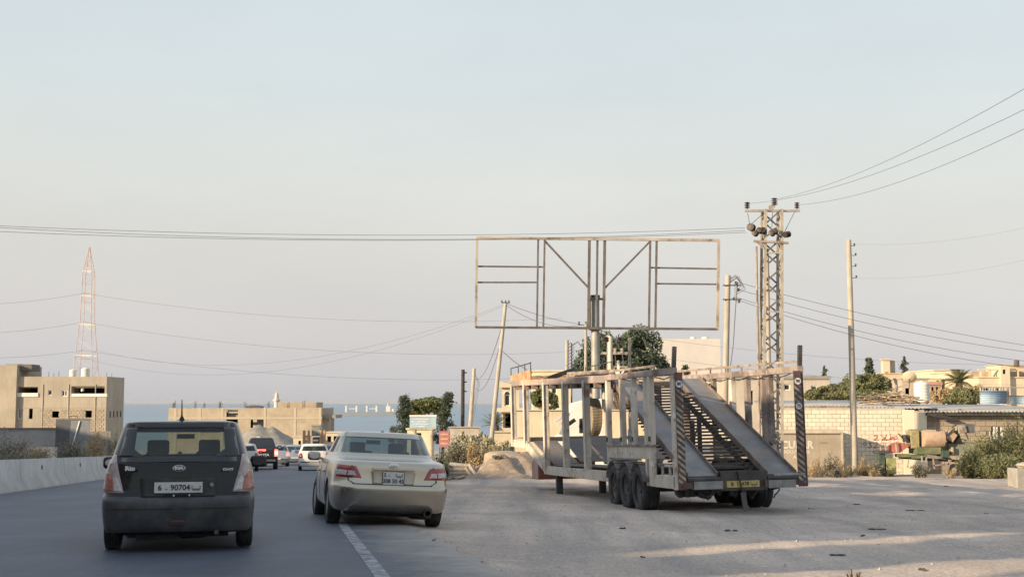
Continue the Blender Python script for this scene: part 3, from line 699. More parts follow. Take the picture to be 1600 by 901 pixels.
def split(me, root, parts, smooth=38):
    """parts: {material index: (name, material)} -> child objects cut from the hull mesh; every connected piece of glass is one part"""
    bm = bmesh.new(); bm.from_mesh(me); bvh = BVHTree.FromBMesh(bm)
    out = {}
    for idx, (nm, mt, connected) in parts.items():
        fs = [f for f in bm.faces if f.material_index == idx]
        groups = [fs]
        if connected:
            groups = []; todo = set(fs)
            while todo:
                st = [todo.pop()]; g = [st[0]]
                while st:
                    f = st.pop()
                    for e in f.edges:
                        for h in e.link_faces:
                            if h in todo: todo.remove(h); st.append(h); g.append(h)
                groups.append(g)
        for g in groups:
            if not g: continue
            idv = {}; vs = []; ff = []
            for f in g:
                t = []
                for v_ in f.verts:
                    if v_ not in idv: idv[v_] = len(vs); vs.append(v_.co.copy())
                    t.append(idv[v_])
                ff.append(t)
            ms = bpy.data.meshes.new(nm); ms.from_pydata(vs, [], ff); ms.update(); ms.materials.append(mt)
            ms.polygons.foreach_set('use_smooth', [True] * len(ms.polygons)); ms.set_sharp_from_angle(angle=R(smooth))
            ob = bpy.data.objects.new(nm, ms); link(ob, root); out.setdefault(nm, []).append(ob)
    bm.free(); return out, bvh

def decal(bvh, name, poly, mat, parent, off=.006, yaw=0, thick=.01, cuts=3, dirv=None):
    """a shaped panel laid on the body: polygon in (u,z) seen from behind (turned by yaw), pressed onto the surface"""
    d = Vector((-math.sin(yaw), math.cos(yaw), 0)); ux = Vector((math.cos(yaw), math.sin(yaw), 0))
    bm = bmesh.new(); vs = [bm.verts.new((u, 0, z)) for u, z in poly]; bm.faces.new(vs)
    bmesh.ops.subdivide_edges(bm, edges=bm.edges[:], cuts=2)
    bmesh.ops.triangulate(bm, faces=bm.faces[:])
    for _ in range(1 if cuts < 3 else 2): bmesh.ops.subdivide_edges(bm, edges=bm.edges[:], cuts=1, use_grid_fill=True)
    bmesh.ops.triangulate(bm, faces=bm.faces[:])
    dead = []
    for v_ in bm.verts:
        o_ = ux * v_.co.x + Vector((0, 0, v_.co.z)) - d * 3 + (Vector((0, 2, 0)) if dirv else Vector())
        loc, nor, i_, dist = bvh.ray_cast(o_, d)
        if loc is None: dead.append(v_)
        else: v_.co = loc + (nor if nor.dot(d) < 0 else -nor) * off
    bmesh.ops.delete(bm, geom=dead, context='VERTS')
    bmesh.ops.recalc_face_normals(bm, faces=bm.faces)
    me = bpy.data.meshes.new(name); bm.to_mesh(me); bm.free(); me.materials.append(mat)
    me.polygons.foreach_set('use_smooth', [True] * len(me.polygons))
    o = bpy.data.objects.new(name, me); link(o, parent)
    so = o.modifiers.new('t', 'SOLIDIFY'); so.thickness = thick; so.offset = 0
    return o
def mir(p): return [(-a, b) for a, b in p][::-1]

def car_wheel(parent, x, y, r, w_, rimr, side, steer=0):
    t = MB().lathe([(rimr, -w_ / 2 + .015), (r * .80, -w_ / 2), (r * .95, -w_ / 2 + .012), (r, -w_ / 2 + .035), (r, -.03), (r * .982, -.026), (r * .982, -.016), (r, -.012), (r, .012), (r * .982, .016), (r * .982, .026), (r, .03), (r, w_ / 2 - .035), (r * .95, w_ / 2 - .012), (r * .80, w_ / 2), (rimr, w_ / 2 - .015)], 32, 'x', close=True).build('tyre', car_tyre, parent, smooth=40, loc=(x, y, r), rot=(0, 0, (math.pi if side < 0 else 0) + steer))
    mb = MB().lathe([(rimr + .004, w_ / 2 - .02), (rimr * .93, w_ / 2 - .03), (rimr * .9, w_ / 2 - .07), (rimr * .9, -w_ / 2 + .03), (.02, -w_ / 2 + .05)], 24, 'x').build('rim', car_rim, t, smooth=35)
    sp_ = MB()
    for k in range(7):
        a = k * 2 * math.pi / 7; c, s_ = math.cos(a), math.sin(a)
        sp_.bar((w_ / 2 - .05, .03 * c, .03 * s_), (w_ / 2 - .035, rimr * .92 * c, rimr * .92 * s_), .055, .02, up=(1, 0, 0))
    sp_.lathe([(.055, w_ / 2 - .07), (.05, w_ / 2 - .03), (0, w_ / 2 - .025)], 12, 'x')
    sp_.build('spokes', car_rim, t); return t
def seats(parent, ys, z0, mat, hw, rear=None):
    for (y, z) in ys:
        for s in (-1, 1):
            x = s * hw * .45
            so = MB().box((x, y, z0 + .30), (.46, .12, .56), Matrix.Rotation(R(12), 3, 'X')).build('front_seat', mat, parent, bevel=.04)
            MB().box((x, y - .09, z0 + .70), (.26, .09, .18)).build('headrest', mat, so, bevel=.03)
    if rear:
        y, z = rear
        so = MB().box((0, y, z0 + .26), (hw * 1.55, .14, .50), Matrix.Rotation(R(14), 3, 'X')).build('rear_seat', mat, parent, bevel=.04)
        for s in (-1, 1): MB().box((s * hw * .42, y - .06, z0 + .58), (.25, .09, .14)).build('headrest', mat, so, bevel=.03)
def mirror_part(parent, x, y, z, s, mat, sz=(.20, .10, .14), gl=None):
    m_ = MB().box((x, y, z), sz).build('side_mirror', mat, parent, bevel=min(sz) * .42, smooth=60); m_.modifiers[0].segments = 4
    mg = MB().lathe([(.5, 0), (.5, .006)], 24, 'y').build('mirror_glass', gl or M('mirror_glass', (.30, .32, .34), rough=.05, metal=1, var=0), m_, loc=(x, y - sz[1] * .5 - .004, z)); mg.scale = (sz[0] * .74, 1, sz[2] * .66)
    MB().bar((x - s * sz[0] * .3, y, z - .03), (x - s * (sz[0] * .5 + .12), y + .05, z - .06), .05, .04).build('mirror_arm', mat, m_)
    return m_

def place_car(root, px, py, d, yaw, pitch=-math.atan(SLOPE), roll=0):
    """stand the car so that its rear-centre ground point is at photograph pixel px and distance d"""
    p = at(px, 700, d); root.rotation_mode = 'YXZ'
    root.location = (p.x, d, plane(p.x, d) + .012 if py is None else at(px, py, d).z)
    root.rotation_euler = (pitch, roll, yaw)

# ---------------- black hatchback
kia_paint = M('black_dusty_paint', (.008, .009, .011), rough=.2, var=.25, scale=3, spec=.22, coat=.35, patch=(.020, .0195, .019), pcov=.24, pscale=1.6, psharp=.22, patch2=(.016, .016, .017), p2cov=.4, p2scale=5)
kia_bump = M('bumper_dusty', (.045, .047, .051), rough=.38, var=.3, scale=4, patch=(.092, .09, .088), pcov=.42, pscale=3.0, psharp=.2)
K = thing('black_hatchback', 'dusty black five door hatchback with roof antenna driving in the lane by the barrier', 'car')
lo = (.62, 1.10, 2.05, 2.15, 3.0)
g1 = (.78, 1.32, 2.03, 2.12, 2.85); g2 = (.86, 1.40, 1.98, 2.06, 2.30); g3 = (.95, 1.40, 1.9, 2.0, 2.15)
lv = [(.20, .16, .10, .70, .72, 3.78, .25, .66, lo), (.215, .07, .13, .79, .79, 3.88, .32, .72, lo), (.30, .03, .16, .825, .83, 3.93, .40, .75, lo),
      (.50, .0, .19, .838, .845, 3.95, .42, .76, lo), (.585, .005, .20, .84, .847, 3.95, .42, .76, lo), (.605, .05, .20, .836, .847, 3.94, .42, .76, lo),
      (.70, .062, .26, .815, .847, 3.90, .42, .74, lo), (.85, .075, .28, .805, .84, 3.78, .42, .73, lo), (.96, .09, .29, .785, .825, 3.35, .35, .72, lo),
      (.985, .105, .25, .78, .80, 2.98, .22, .70, g1), (1.005, .12, .26, .77, .79, 2.92, .22, .69, g1), (1.418, .345, .22, .645, .665, 2.18, .16, .60, g2),
      (1.438, .35, .20, .625, .645, 2.10, .14, .58, g2), (1.455, .40, .16, .58, .60, 2.0, .14, .52, g3), (1.466, .62, .15, .46, .48, 1.8, .2, .42, (1.0, 1.2, 1.4, 1.45, 1.5)), (1.468, .85, .12, .2, .22, 1.5, .12, .2, (1.05, 1.15, 1.2, 1.25, 1.3))]
G = {}
for j in (0, 1, 2): G[(10, j)] = 2
for j in (5,): G[(10, j)] = 3
for j in (7,): G[(10, j)] = 3
G[(10, 6)] = 5
for j in (10, 11, 12): G[(10, j)] = 4
for j in range(0, 14):
    for k in (1, 2, 3, 4): G[(k, j)] = 1 if (j <= 4 or j >= 10) else 0
me = hull(lv, lo, G, 2, ((.78, .30, .52), (3.28, .30, .52)), .345, .85)
kp, kb = split(me, K, {0: ('body', kia_paint, False), 1: ('bumper', kia_bump, True), 2: ('rear_window', glassmat('hatch_glass', (.52, .58, .56), .0, .03, .05), True), 3: ('side_window', g_dark, True), 4: ('windscreen', MC['hatch_glass'], True), 5: ('door_pillar', c_black, True)})
for s in (-1, 1):
    car_wheel(K, s * .735, .78, .29, .185, .185, s); car_wheel(K, s * .735, 3.28, .29, .185, .185, s)
    full = [(.585, .655), (.80, .65), (.93, .69), (.92, .86), (.86, 1.0), (.79, 1.075), (.745, 1.07), (.70, .97), (.645, .82)]
    red = [(.70, .675), (.80, .67), (.915, .70), (.905, .81), (.86, .88), (.80, .87), (.73, .80)]
    clr = [(.60, .67), (.695, .675), (.73, .80), (.70, .84), (.66, .79)]
    a = decal(kb, 'tail_lamp', full if s > 0 else mir(full), lamp_pink if s > 0 else lamp_pink, K, .006, R(22) * s)
    decal(kb, 'lamp_red_part', red if s > 0 else mir(red), M('lamp_brick', (.30, .08, .065), rough=.2, var=.3, scale=14, coat=.6), a, .012, R(22) * s)
    decal(kb, 'lamp_clear_part', clr if s > 0 else mir(clr), lamp_clear, a, .013, R(22) * s)
    mirror_part(K, s * .93, 2.62, .97, s, c_black, (.21, .10, .15), M('mirror_dark_reflection', (.035, .037, .04), rough=.3, var=.1) if s > 0 else None)  # right mirror's dark reflection is put into its colour
badge_m = M('badge_silver', (.68, .68, .68), rough=.4, metal=.2, var=.05)
text('badge', 'Rio', .062, badge_m, K, (-.525, .062, .925), rot=(R(94), 0, -.03), ext=.004, bold=.004, sx=1.25)
text('badge', 'CVVT', .036, badge_m, K, (.535, .064, .905), rot=(R(94), 0, .05), ext=.004, bold=.002, sx=1.3)
eb = MB().lathe([(.0, -.004), (.066, -.004), (.07, .0), (.07, .01)], 24, 'y').build('badge_oval', c_black, K, loc=(0, .066, .925)); eb.scale = (.92, 1, .46)
MB().lathe([(.066, -.006), (.075, -.004), (.075, .004), (.066, .004)], 24, 'y', close=True).build('oval_ring', badge_m, eb)
text('badge', 'KIA', .044, badge_m, K, (0, .056, .925), ext=.003, bold=.003, sx=1.35)
pr = decal(kb, 'plate_recess', [(-.40, .61), (.40, .61), (.42, .82), (-.42, .82)], M('recess_black', (.03, .03, .031), rough=.5, var=.25, scale=6), K, .004)
for (nm_, pg) in (('window_surround', [(-.63, .99), (.63, .99), (.63, 1.055), (-.63, 1.055)]), ('window_surround', [(-.54, 1.375), (.54, 1.375), (.56, 1.44), (-.56, 1.44)]),
                  ('window_surround', [(.50, 1.05), (.66, 1.05), (.60, 1.38), (.475, 1.38)]), ('window_surround', [(-.66, 1.05), (-.50, 1.05), (-.475, 1.38), (-.60, 1.38)]),
                  ('window_surround', [(.38, 1.05), (.51, 1.05), (.50, 1.14)]), ('window_surround', [(-.51, 1.05), (-.38, 1.05), (-.50, 1.14)])):
    decal(kb, nm_, pg, M('surround_black', (.008, .009, .010), rough=.12, var=.2, coat=.6), K, .003, thick=.002)
npk = MB().box((0, .030, .712), (.52, .012, .118)).build('number_plate', p_white, K, bevel=.004)
text('plate_text', '6', .085, p_ink, npk, (-.20, .0225, .71), bold=.002); text('plate_text', '90704', .085, p_ink, npk, (.02, .0225, .71), bold=.002)
text('plate_text', '-', .06, p_ink, npk, (-.13, .0225, .70), bold=.002)
text('plate_text', LIBYA, .062, p_ink, npk, (.19, .0225, .705), bold=.0015)
MB().lathe([(.022, 0), (.022, .01)], 12, 'y', (.36, .035, .74)).build('lock', MC['grey_steel'], K)
for (x, z) in ((-.05, .625), (.12, .628)): MB().lathe([(.01, 0), (.01, .012)], 8, 'y', (x, .03, z)).build('screw', white_m, K)
decal(kb, 'bumper_reflector', [(-.07, .30), (.07, .30), (.085, .335), (.05, .355), (-.05, .355), (-.085, .335)], M('fog_red', (.075, .045, .043), rough=.3, var=.2), K, .006)
for s in (-1, 1): decal(kb, 'bumper_groove', [(s * .05, .478), (s * .83, .482), (s * .83, .488), (s * .05, .484)][::s], c_black, K, .003)
an = MB().lathe([(.035, 0), (.028, .03), (.012, .06)], 10, 'z', (0, .62, 1.455)).build('antenna_foot', c_black, K)
MB().path([(0, .62, 1.51), (0, .56, 1.60), (0, .50, 1.70)], [.010, .007, .005], 6).build('antenna', c_black, an)
MB().lathe([(.02, 0), (.026, .02), (.012, .05)], 10, 'y', (0, .20, 1.085)).build('wiper_pivot', c_black, K)
MB().path([(0, .19, 1.07), (.14, .175, 1.065), (.34, .19, 1.075)], .010, 5).build('wiper', c_black, K)
mb = MB(); mb.b2((-.55, .25, .16), (.55, 1.0, .22)); mb.blob((.12, .35, .20), (.22, .14, .07), 3); mb.b2((-.45, .2, .13), (.0, .3, .2)); mb.build('underbody', c_under, K)
MB().tube((.42, .05, .215), (.42, .40, .215), .026, n=10).build('exhaust', dsteel, K)
MB().b2((-.70, .42, .30), (.70, 3.0, .36)).build('floor_pan', c_dark, K)
MB().b2((-.66, 2.55, .60), (.66, 2.95, .98)).build('dashboard', c_dark, K)
seats(K, ((1.75, 0),), .46, c_dark, .68, (1.02, 0))
MB().box((.0, 2.32, 1.30), (.22, .03, .06)).build('inner_mirror', c_black, K)
place_car(K, 280, None, 14.30, math.atan(445 / F))

# ---------------- champagne saloon
gold = M('champagne_paint', (.47, .425, .35), rough=.24, metal=.85, var=.06, scale=2, coat=.5, patch=(.40, .36, .30), pcov=.35, pscale=1.1, psharp=.3)
S = thing('champagne_saloon', 'champagne gold four door saloon leaning with its right wheels off the asphalt', 'car')
lo = (.85, 1.42, 2.45, 2.57, 3.65)
g1 = (1.28, 1.62, 2.45, 2.56, 3.45); g2 = (1.50, 1.74, 2.36, 2.46, 2.85)
lv = [(.22, .28, .16, .72, .76, 4.6, .3, .74, lo), (.24, .12, .20, .83, .85, 4.7, .5, .83, lo), (.34, .05, .26, .875, .895, 4.76, .65, .87, lo),
      (.50, .01, .30, .892, .908, 4.80, .7, .88, lo), (.60, .0, .31, .895, .910, 4.80, .7, .88, lo), (.628, .015, .31, .893, .910, 4.78, .7, .88, lo),
      (.66, .045, .31, .888, .910, 4.76, .7, .88, lo), (.80, .06, .32, .878, .905, 4.65, .7, .87, lo), (.93, .055, .34, .855, .89, 4.35, .7, .84, lo),
      (.985, .085, .36, .83, .868, 3.95, .45, .80, lo), (1.012, .30, .36, .79, .845, 3.70, .25, .76, (.95, 1.46, 2.45, 2.56, 3.4)),
      (1.03, .70, .30, .755, .825, 3.60, .24, .74, g1), (1.05, .78, .30, .735, .805, 3.56, .24, .73, g1), (1.423, 1.38, .26, .60, .655, 2.62, .18, .60, g2),
      (1.440, 1.41, .24, .58, .625, 2.54, .16, .57, g2), (1.454, 1.52, .2, .50, .53, 2.40, .15, .48, (1.9, 1.98, 2.1, 2.14, 2.2)), (1.462, 1.80, .12, .2, .22, 2.2, .1, .2, (1.93, 1.98, 2.02, 2.05, 2.08))]
G = {}
for j in (0, 1, 2, 3): G[(12, j)] = 2
for j in (5, 7): G[(12, j)] = 3
G[(12, 6)] = 5
for j in (10, 11, 12): G[(12, j)] = 4
me = hull(lv, lo, G, 2, ((1.06, .33, .56), (3.835, .33, .56)), .385, .91)
sp_, sb = split(me, S, {0: ('body', gold, False), 1: ('bottom', c_under, True), 2: ('rear_window', g_dark, True), 3: ('side_window', g_dark, True), 4: ('windscreen', g_tint, True), 5: ('door_pillar', c_black, True)})
for s in (-1, 1):
    car_wheel(S, s * .785, 1.06, .325, .215, .215, s); car_wheel(S, s * .785, 3.835, .325, .215, .215, s, R(2))
    def mm(p): return p if s > 0 else mir(p)
    a = decal(sb, 'tail_lamp', mm([(.47, .735), (.90, .745), (.915, .83), (.885, .925), (.565, .905), (.52, .83)]), lamp_red, S, .006, R(20) * s)
    decal(sb, 'lamp_clear_part', mm([(.55, .765), (.685, .768), (.67, .84), (.585, .835)]), lamp_clear, a, .012, R(20) * s)
    decal(sb, 'lamp_clear_part', mm([(.705, .768), (.888, .775), (.90, .815), (.885, .85), (.69, .842)]), lamp_clear, a, .012, R(20) * s)
    decal(sb, 'boot_seam', mm([(.625, .925), (.635, .925), (.69, .70), (.60, .655), (.58, .648), (.58, .656), (.675, .705)]), c_black, S, .004, R(14) * s)
    mirror_part(S, s * .98, 3.18, 1.03, s, gold, (.22, .12, .15))
    mb = MB()
    for (y0) in (1.75, 2.85): mb.box((s * .915, y0, .80), (.035, .20, .03))
    mb.build('door_handles', gold, S, bevel=.008)
    for yy in (1.48, 2.5, 3.42): decal(sb, 'door_seam', [(s * yy, .34), (s * yy + .01, .34), (s * yy + .01, .96), (s * yy, .96)], c_black, S, .002, R(90) * s, thick=.004, cuts=2)
decal(sb, 'boot_seam', [(-.60, .652), (.60, .652), (.60, .644), (-.60, .644)], c_black, S, .003)
decal(sb, 'plate_recess', [(-.31, .66), (.31, .66), (.335, .845), (-.335, .845)], M('gold_shade', (.42, .375, .30), rough=.4, metal=.4, var=.06), S, .003)  # flat panel; the shade of a recess is put into its colour
MB().box((0, .045, .875), (.64, .03, .038)).build('boot_trim', gold, S, bevel=.01)
nps = MB().box((.0, .030, .745), (.315, .012, .19)).build('number_plate', p_white, S, bevel=.004)
MB().box((0, .038, .745), (.335, .010, .21)).build('plate_frame', c_black, nps)
text('plate_text', '308 50 45', .085, p_ink, nps, (0, .0225, .703), bold=.002, sx=.92)
text('plate_text', '5 -', .085, p_ink, nps, (-.10, .0225, .79), bold=.002); text('plate_text', LIBYA, .065, p_ink, nps, (.085, .0225, .79), bold=.0015)
em = MB().lathe([(.055, -.006), (.065, -.004), (.065, .004), (.055, .004)], 24, 'y', close=True).build('emblem', c_chrome, S, loc=(0, .030, .925)); em.scale = (1.1, 1, .70)
e2 = MB().lathe([(.03, -.006), (.038, -.004), (.038, .004), (.03, .004)], 20, 'y', close=True).build('emblem_loop', c_chrome, em); e2.scale = (.7, 1, 1)
e3 = MB().lathe([(.04, -.006), (.048, -.004), (.048, .004), (.04, .004)], 20, 'y', close=True).build('emblem_loop', c_chrome, em, loc=(0, 0, .022)); e3.scale = (1, 1, .5)
decal(sb, 'rear_valance', [(-.66, .19), (.66, .19), (.62, .315), (.55, .36), (-.55, .36), (-.62, .315)], M('valance', (.10, .095, .088), rough=.5, var=.2), S, .004)
MB().lathe([(.045, .0), (.055, .0), (.055, .25), (.045, .25)], 16, 'y', (.55, .05, .245), close=True).build('exhaust', dsteel, S, smooth=40)
mb = MB(); mb.b2((-.62, .35, .17), (.62, 1.2, .26)); mb.blob((.45, .5, .22), (.25, .3, .09), 3); mb.build('underbody', c_under, S)
MB().b2((-.75, 1.2, .30), (.75, 3.7, .36)).build('floor_pan', c_dark, S)
MB().b2((-.70, .65, .92), (.70, 1.45, .965)).build('parcel_shelf', c_dark, S)
MB().b2((-.7, 3.1, .60), (.7, 3.5, 1.0)).build('dashboard', c_dark, S)
seats(S, ((2.5, 0),), .50, c_dark, .72, (1.55, 0))
MB().box((-.02, 2.80, 1.30), (.24, .03, .07)).build('inner_mirror', c_black, S)
an = MB().blob((0.0, 1.75, 1.47), (.03, .08, .03), 1, .02).build('antenna_fin', gold, S, smooth=60)
# rear axle centre at the measured spot
yaw = R(12.6); ax = at(597.5, 818, 20.3)
hd = Vector((-math.sin(yaw), math.cos(yaw), 0)); rear = ax - hd * 1.06
S.rotation_mode = 'YXZ'; S.rotation_euler = (-math.atan(SLOPE), R(2.9), yaw)
S.location = (rear.x, rear.y, plane(rear.x, rear.y) - .035)
# ---------------- traffic further down the road
def small_car(name, label, paint, kind, px, d, yaw, py=None, lit=False, plate=True):
    C_ = thing(name, label, 'car')
    hatch = kind == 'hatch'
    L_ = 3.85 if hatch else 4.5; W_ = .83 if hatch else .88
    lo = (.62, 1.10, 2.05, 2.15, 3.0) if hatch else (.85, 1.42, 2.35, 2.47, 3.4)
    if hatch:
        g1 = (.70, 1.25, 2.0, 2.1, 2.85); g2 = (.80, 1.30, 1.95, 2.05, 2.35)
        lv = [(.20, .12, .1, .7, .72, L_ - .1, .3, .7, lo), (.24, .05, .14, .79, .79, L_ - .05, .4, .77, lo), (.50, .0, .16, W_, W_, L_, .45, .80, lo), (.58, .02, .17, W_, W_, L_, .45, .80, lo),
              (.75, .05, .18, W_, W_, L_ - .1, .45, .79, lo), (.93, .08, .2, .80, .81, L_ - .5, .4, .75, lo), (.98, .12, .22, .77, .79, 2.9, .22, .7, g1), (1.34, .30, .2, .63, .65, 2.25, .16, .6, g2),
              (1.38, .33, .18, .60, .62, 2.1, .14, .57, g2), (1.41, .45, .15, .5, .52, 1.9, .14, .48, (.9, 1.2, 1.5, 1.55, 1.6)), (1.42, .8, .1, .2, .2, 1.5, .1, .2, (1, 1.1, 1.2, 1.25, 1.3))]
        gk = 6
    else:
        g1 = (1.15, 1.5, 2.35, 2.46, 3.3); g2 = (1.38, 1.62, 2.26, 2.36, 2.7)
        lv = [(.20, .2, .12, .72, .74, L_ - .1, .3, .72, lo), (.24, .08, .18, .82, .84, L_ - .05, .5, .82, lo), (.52, .0, .26, W_ - .01, W_, L_, .6, .85, lo), (.62, .02, .27, W_ - .01, W_, L_, .6, .85, lo),
              (.80, .05, .28, W_ - .03, W_, L_ - .15, .6, .83, lo), (.95, .07, .3, .82, .85, L_ - .6, .5, .78, lo), (1.0, .65, .28, .74, .80, 3.35, .24, .72, g1), (1.36, 1.22, .24, .6, .64, 2.55, .18, .6, g2),
              (1.40, 1.28, .22, .57, .60, 2.42, .16, .56, g2), (1.43, 1.4, .2, .47, .5, 2.3, .15, .46, (1.75, 1.85, 1.95, 2.0, 2.05)), (1.44, 1.65, .1, .2, .2, 2.1, .1, .2, (1.8, 1.85, 1.9, 1.92, 1.95))]
        gk = 6
    G = {(gk, j): 2 for j in (0, 1, 2)}; G.update({(gk, 5): 3, (gk, 7): 3, (gk, 10): 4, (gk, 11): 4, (gk, 12): 4})
    ra = .75 if hatch else 1.0; fa = ra + (2.5 if hatch else 2.65)
    me = hull(lv, lo, G, 2, ((ra, .30, .52), (fa, .30, .52)), .35, W_)
    pp, bv = split(me, C_, {0: ('body', paint, False), 1: ('bottom', c_under, True), 2: ('rear_window', g_dark, True), 3: ('side_window', g_dark, True), 4: ('windscreen', g_dark, True)})
    for s in (-1, 1):
        for y in (ra, fa): car_wheel(C_, s * (W_ - .11), y, .295, .185, .185, s)
        tl = [(.58, .68), (.80, .68), (.84, .80), (.78, .92), (.64, .92)] if hatch else [(.50, .72), (.84, .72), (.87, .86), (.56, .88)]
        decal(bv, 'tail_lamp', tl if s > 0 else mir(tl), brake_on if lit else lamp_red, C_, .006, R(18) * s, cuts=2)
        mirror_part(C_, s * (W_ + .08), 2.55 if hatch else 2.95, .98, s, c_black, (.2, .1, .14))
    if plate: MB().box((0, -.01, .50), (.50, .012, .12)).build('number_plate', p_white, C_)
    decal(bv, 'bumper_strip', [(-.7, .42), (.7, .42), (.7, .47), (-.7, .47)], c_black, C_, .005, 0, cuts=2)
    MB().b2((-.7, 1.0, .30), (.7, 3.2, .36)).build('floor_pan', c_dark, C_)
    seats(C_, ((1.9, 0),), .46, c_dark, .68, (1.2 if hatch else 1.45, 0))
    place_car(C_, px, py, d, yaw)
    return C_
YAW2 = math.atan(330 / F)
cw = M('white_paint', (.68, .66, .62), rough=.35, var=.05, coat=.4)
small_car('white_hatchback', 'white three door hatchback driving ahead of the champagne saloon', cw, 'hatch', 491, 68, YAW2)
small_car('silver_blue_saloon', 'pale silver blue saloon ahead of the white hatchback', M('silver_blue', (.36, .40, .45), rough=.3, metal=.5, var=.06, coat=.4), 'saloon', 460.5, 92, YAW2 + .04)
small_car('beige_saloon', 'beige saloon seen past the silver blue saloon', M('beige_paint', (.52, .46, .37), rough=.35, metal=.2, var=.06, coat=.4), 'saloon', 449, 108, YAW2 + .05)
small_car('silver_saloon', 'silver car with lit brake lamp beside the black pickup', M('silver_paint', (.44, .44, .45), rough=.3, metal=.6, var=.06, coat=.4), 'hatch', 433, 84, YAW2 + .04, lit=True)
small_car('grey_saloon', 'grey saloon half hidden between the white hatchback and the champagne saloon', M('grey_paint', (.16, .16, .17), rough=.3, metal=.5, var=.06, coat=.4), 'saloon', 508, 84, YAW2 + .02)
small_car('white_van_like_hatchback', 'light grey hatchback half hidden between the black hatchback and the pickup', M('light_grey_paint', (.50, .50, .48), rough=.35, var=.06, coat=.3), 'hatch', 379, 66, YAW2 + .03)

# black pickup
pk = M('pickup_black', (.014, .014, .016), rough=.25, var=.2, coat=.6)
Pk = thing('black_pickup', 'black pickup truck with lit brake lamps and lettered tailgate', 'pickup')
def profile_box(levels, name, mat, parent, sub=1):
    v = []; f = []
    for (z, y0, y1, w_, c) in levels:
        v += [(-w_ + c, y0, z), (w_ - c, y0, z), (w_, y0 + c, z), (w_, y1 - c, z), (w_ - c, y1, z), (-w_ + c, y1, z), (-w_, y1 - c, z), (-w_, y0 + c, z)]
    n = 8
    for k in range(len(levels) - 1):
        for j in range(n): f.append((k * n + j, k * n + (j + 1) % n, (k + 1) * n + (j + 1) % n, (k + 1) * n + j))
    f += [tuple(range(n - 1, -1, -1)), tuple((len(levels) - 1) * n + j for j in range(n))]
    return MB().add(v, f).build(name, mat, parent, bevel=.03, smooth=40)
profile_box([(.48, .10, 2.2, .80, .05), (.55, .06, 2.2, .88, .06), (.85, .05, 2.2, .92, .06), (1.12, .05, 2.2, .90, .05)], 'bed', pk, Pk)
profile_box([(.48, 2.15, 5.1, .82, .1), (.55, 2.1, 5.25, .9, .15), (.85, 2.1, 5.3, .92, .2), (1.10, 2.1, 5.05, .90, .2)], 'lower_body', pk, Pk)
cab = profile_box([(1.09, 2.14, 4.05, .87, .08), (1.72, 2.42, 3.4, .66, .10), (1.79, 2.52, 3.3, .58, .12)], 'cab', pk, Pk)
MB().add([(-.70, 2.19, 1.20), (.70, 2.19, 1.20), (.585, 2.395, 1.67), (-.585, 2.395, 1.67)], [(0, 1, 2, 3)]).build('rear_window', M('window_black', (.012, .014, .016), rough=.08, var=.2, coat=1), Pk)
for s in (-1, 1):
    MB().add([(s * .845, 2.5, 1.18), (s * .845, 3.75, 1.18), (s * .69, 3.3, 1.66), (s * .69, 2.65, 1.66)], [(0, 1, 2, 3)]).build('side_window', MC['window_black'], Pk)
    lm = MB().b2((s * .92, .02, .72), (s * .74, .12, 1.10)).build('tail_lamp', brake_on, Pk, bevel=.015)
    MB().b2((s * .90, .010, .84), (s * .77, .03, .98)).build('lamp_core', brake_hot, lm)
    for y in (.95, 4.05): car_wheel(Pk, s * .80, y, .38, .26, .22, s)
    mirror_part(Pk, s * 1.03, 3.85, 1.22, s, c_black, (.22, .12, .24))
tg = MB().b2((-.72, .025, .62), (.72, .06, 1.10)).build('tailgate', pk, Pk, bevel=.015)
text('letters', 'TOYOTA', .17, badge_m, tg, (0, .022, .80), bold=.006, sx=1.25)
MB().b2((-.26, .005, 1.02), (.26, .03, 1.11)).build('centre_brake_lamp', brake_on, Pk, bevel=.01)
MB().b2((-.80, -.08, .42), (.80, .10, .55)).build('rear_bumper', MC['grey_steel'], Pk, bevel=.02)
MB().b2((-.26, -.10, .43), (.26, -.085, .54)).build('number_plate', p_white, Pk)
MB().b2((-.7, .4, .32), (.7, 5.0, .5)).build('chassis', c_under, Pk)
MB().box((-.2, 2.75, 1.82), (.18, .12, .06)).build('roof_lamp', white_m, Pk)
place_car(Pk, 408, None, 72, YAW2 + .02)
# ------------------------------------------------------------------ billboard frame, poles, tower, pylon, wires
def gpt(px, d):
    p = at(px, 700, d); return Vector((p.x, d, gz(p.x, d)))
steel_p = M('frame_steel', (.115, .105, .10), rough=.6, metal=.2, var=.25, scale=2, patch=(.17, .15, .135), pcov=.4, pscale=1.0, psharp=.15)
frame_lt = M('frame_light', (.36, .32, .27), rough=.7, var=.2, scale=1, patch=(.17, .13, .105), pcov=.42, pscale=1.2)
post_grey = M('post_grey', (.30, .305, .29), rough=.55, metal=.2, var=.15, scale=2, streak=(.22, .20, .17))
conc_pole = M('pole_concrete', (.39, .355, .30), rough=.9, var=.12, scale=2, bump=.15, bscale=15, streak=(.29, .26, .215))
galv = M('tower_steel', (.36, .33, .28), rough=.6, metal=.15, var=.2, scale=3, patch=(.34, .25, .18), pcov=.34, pscale=2)
ceram = M('insulator_brown', (.06, .045, .042), rough=.45, var=.3, scale=8, objvar=.2, spec=.2)
wire_m = M('wire_dark', (.10, .095, .09), rough=.6, var=.1)
wood_d = M('pole_dark', (.045, .042, .04), rough=.9, var=.3, scale=5)

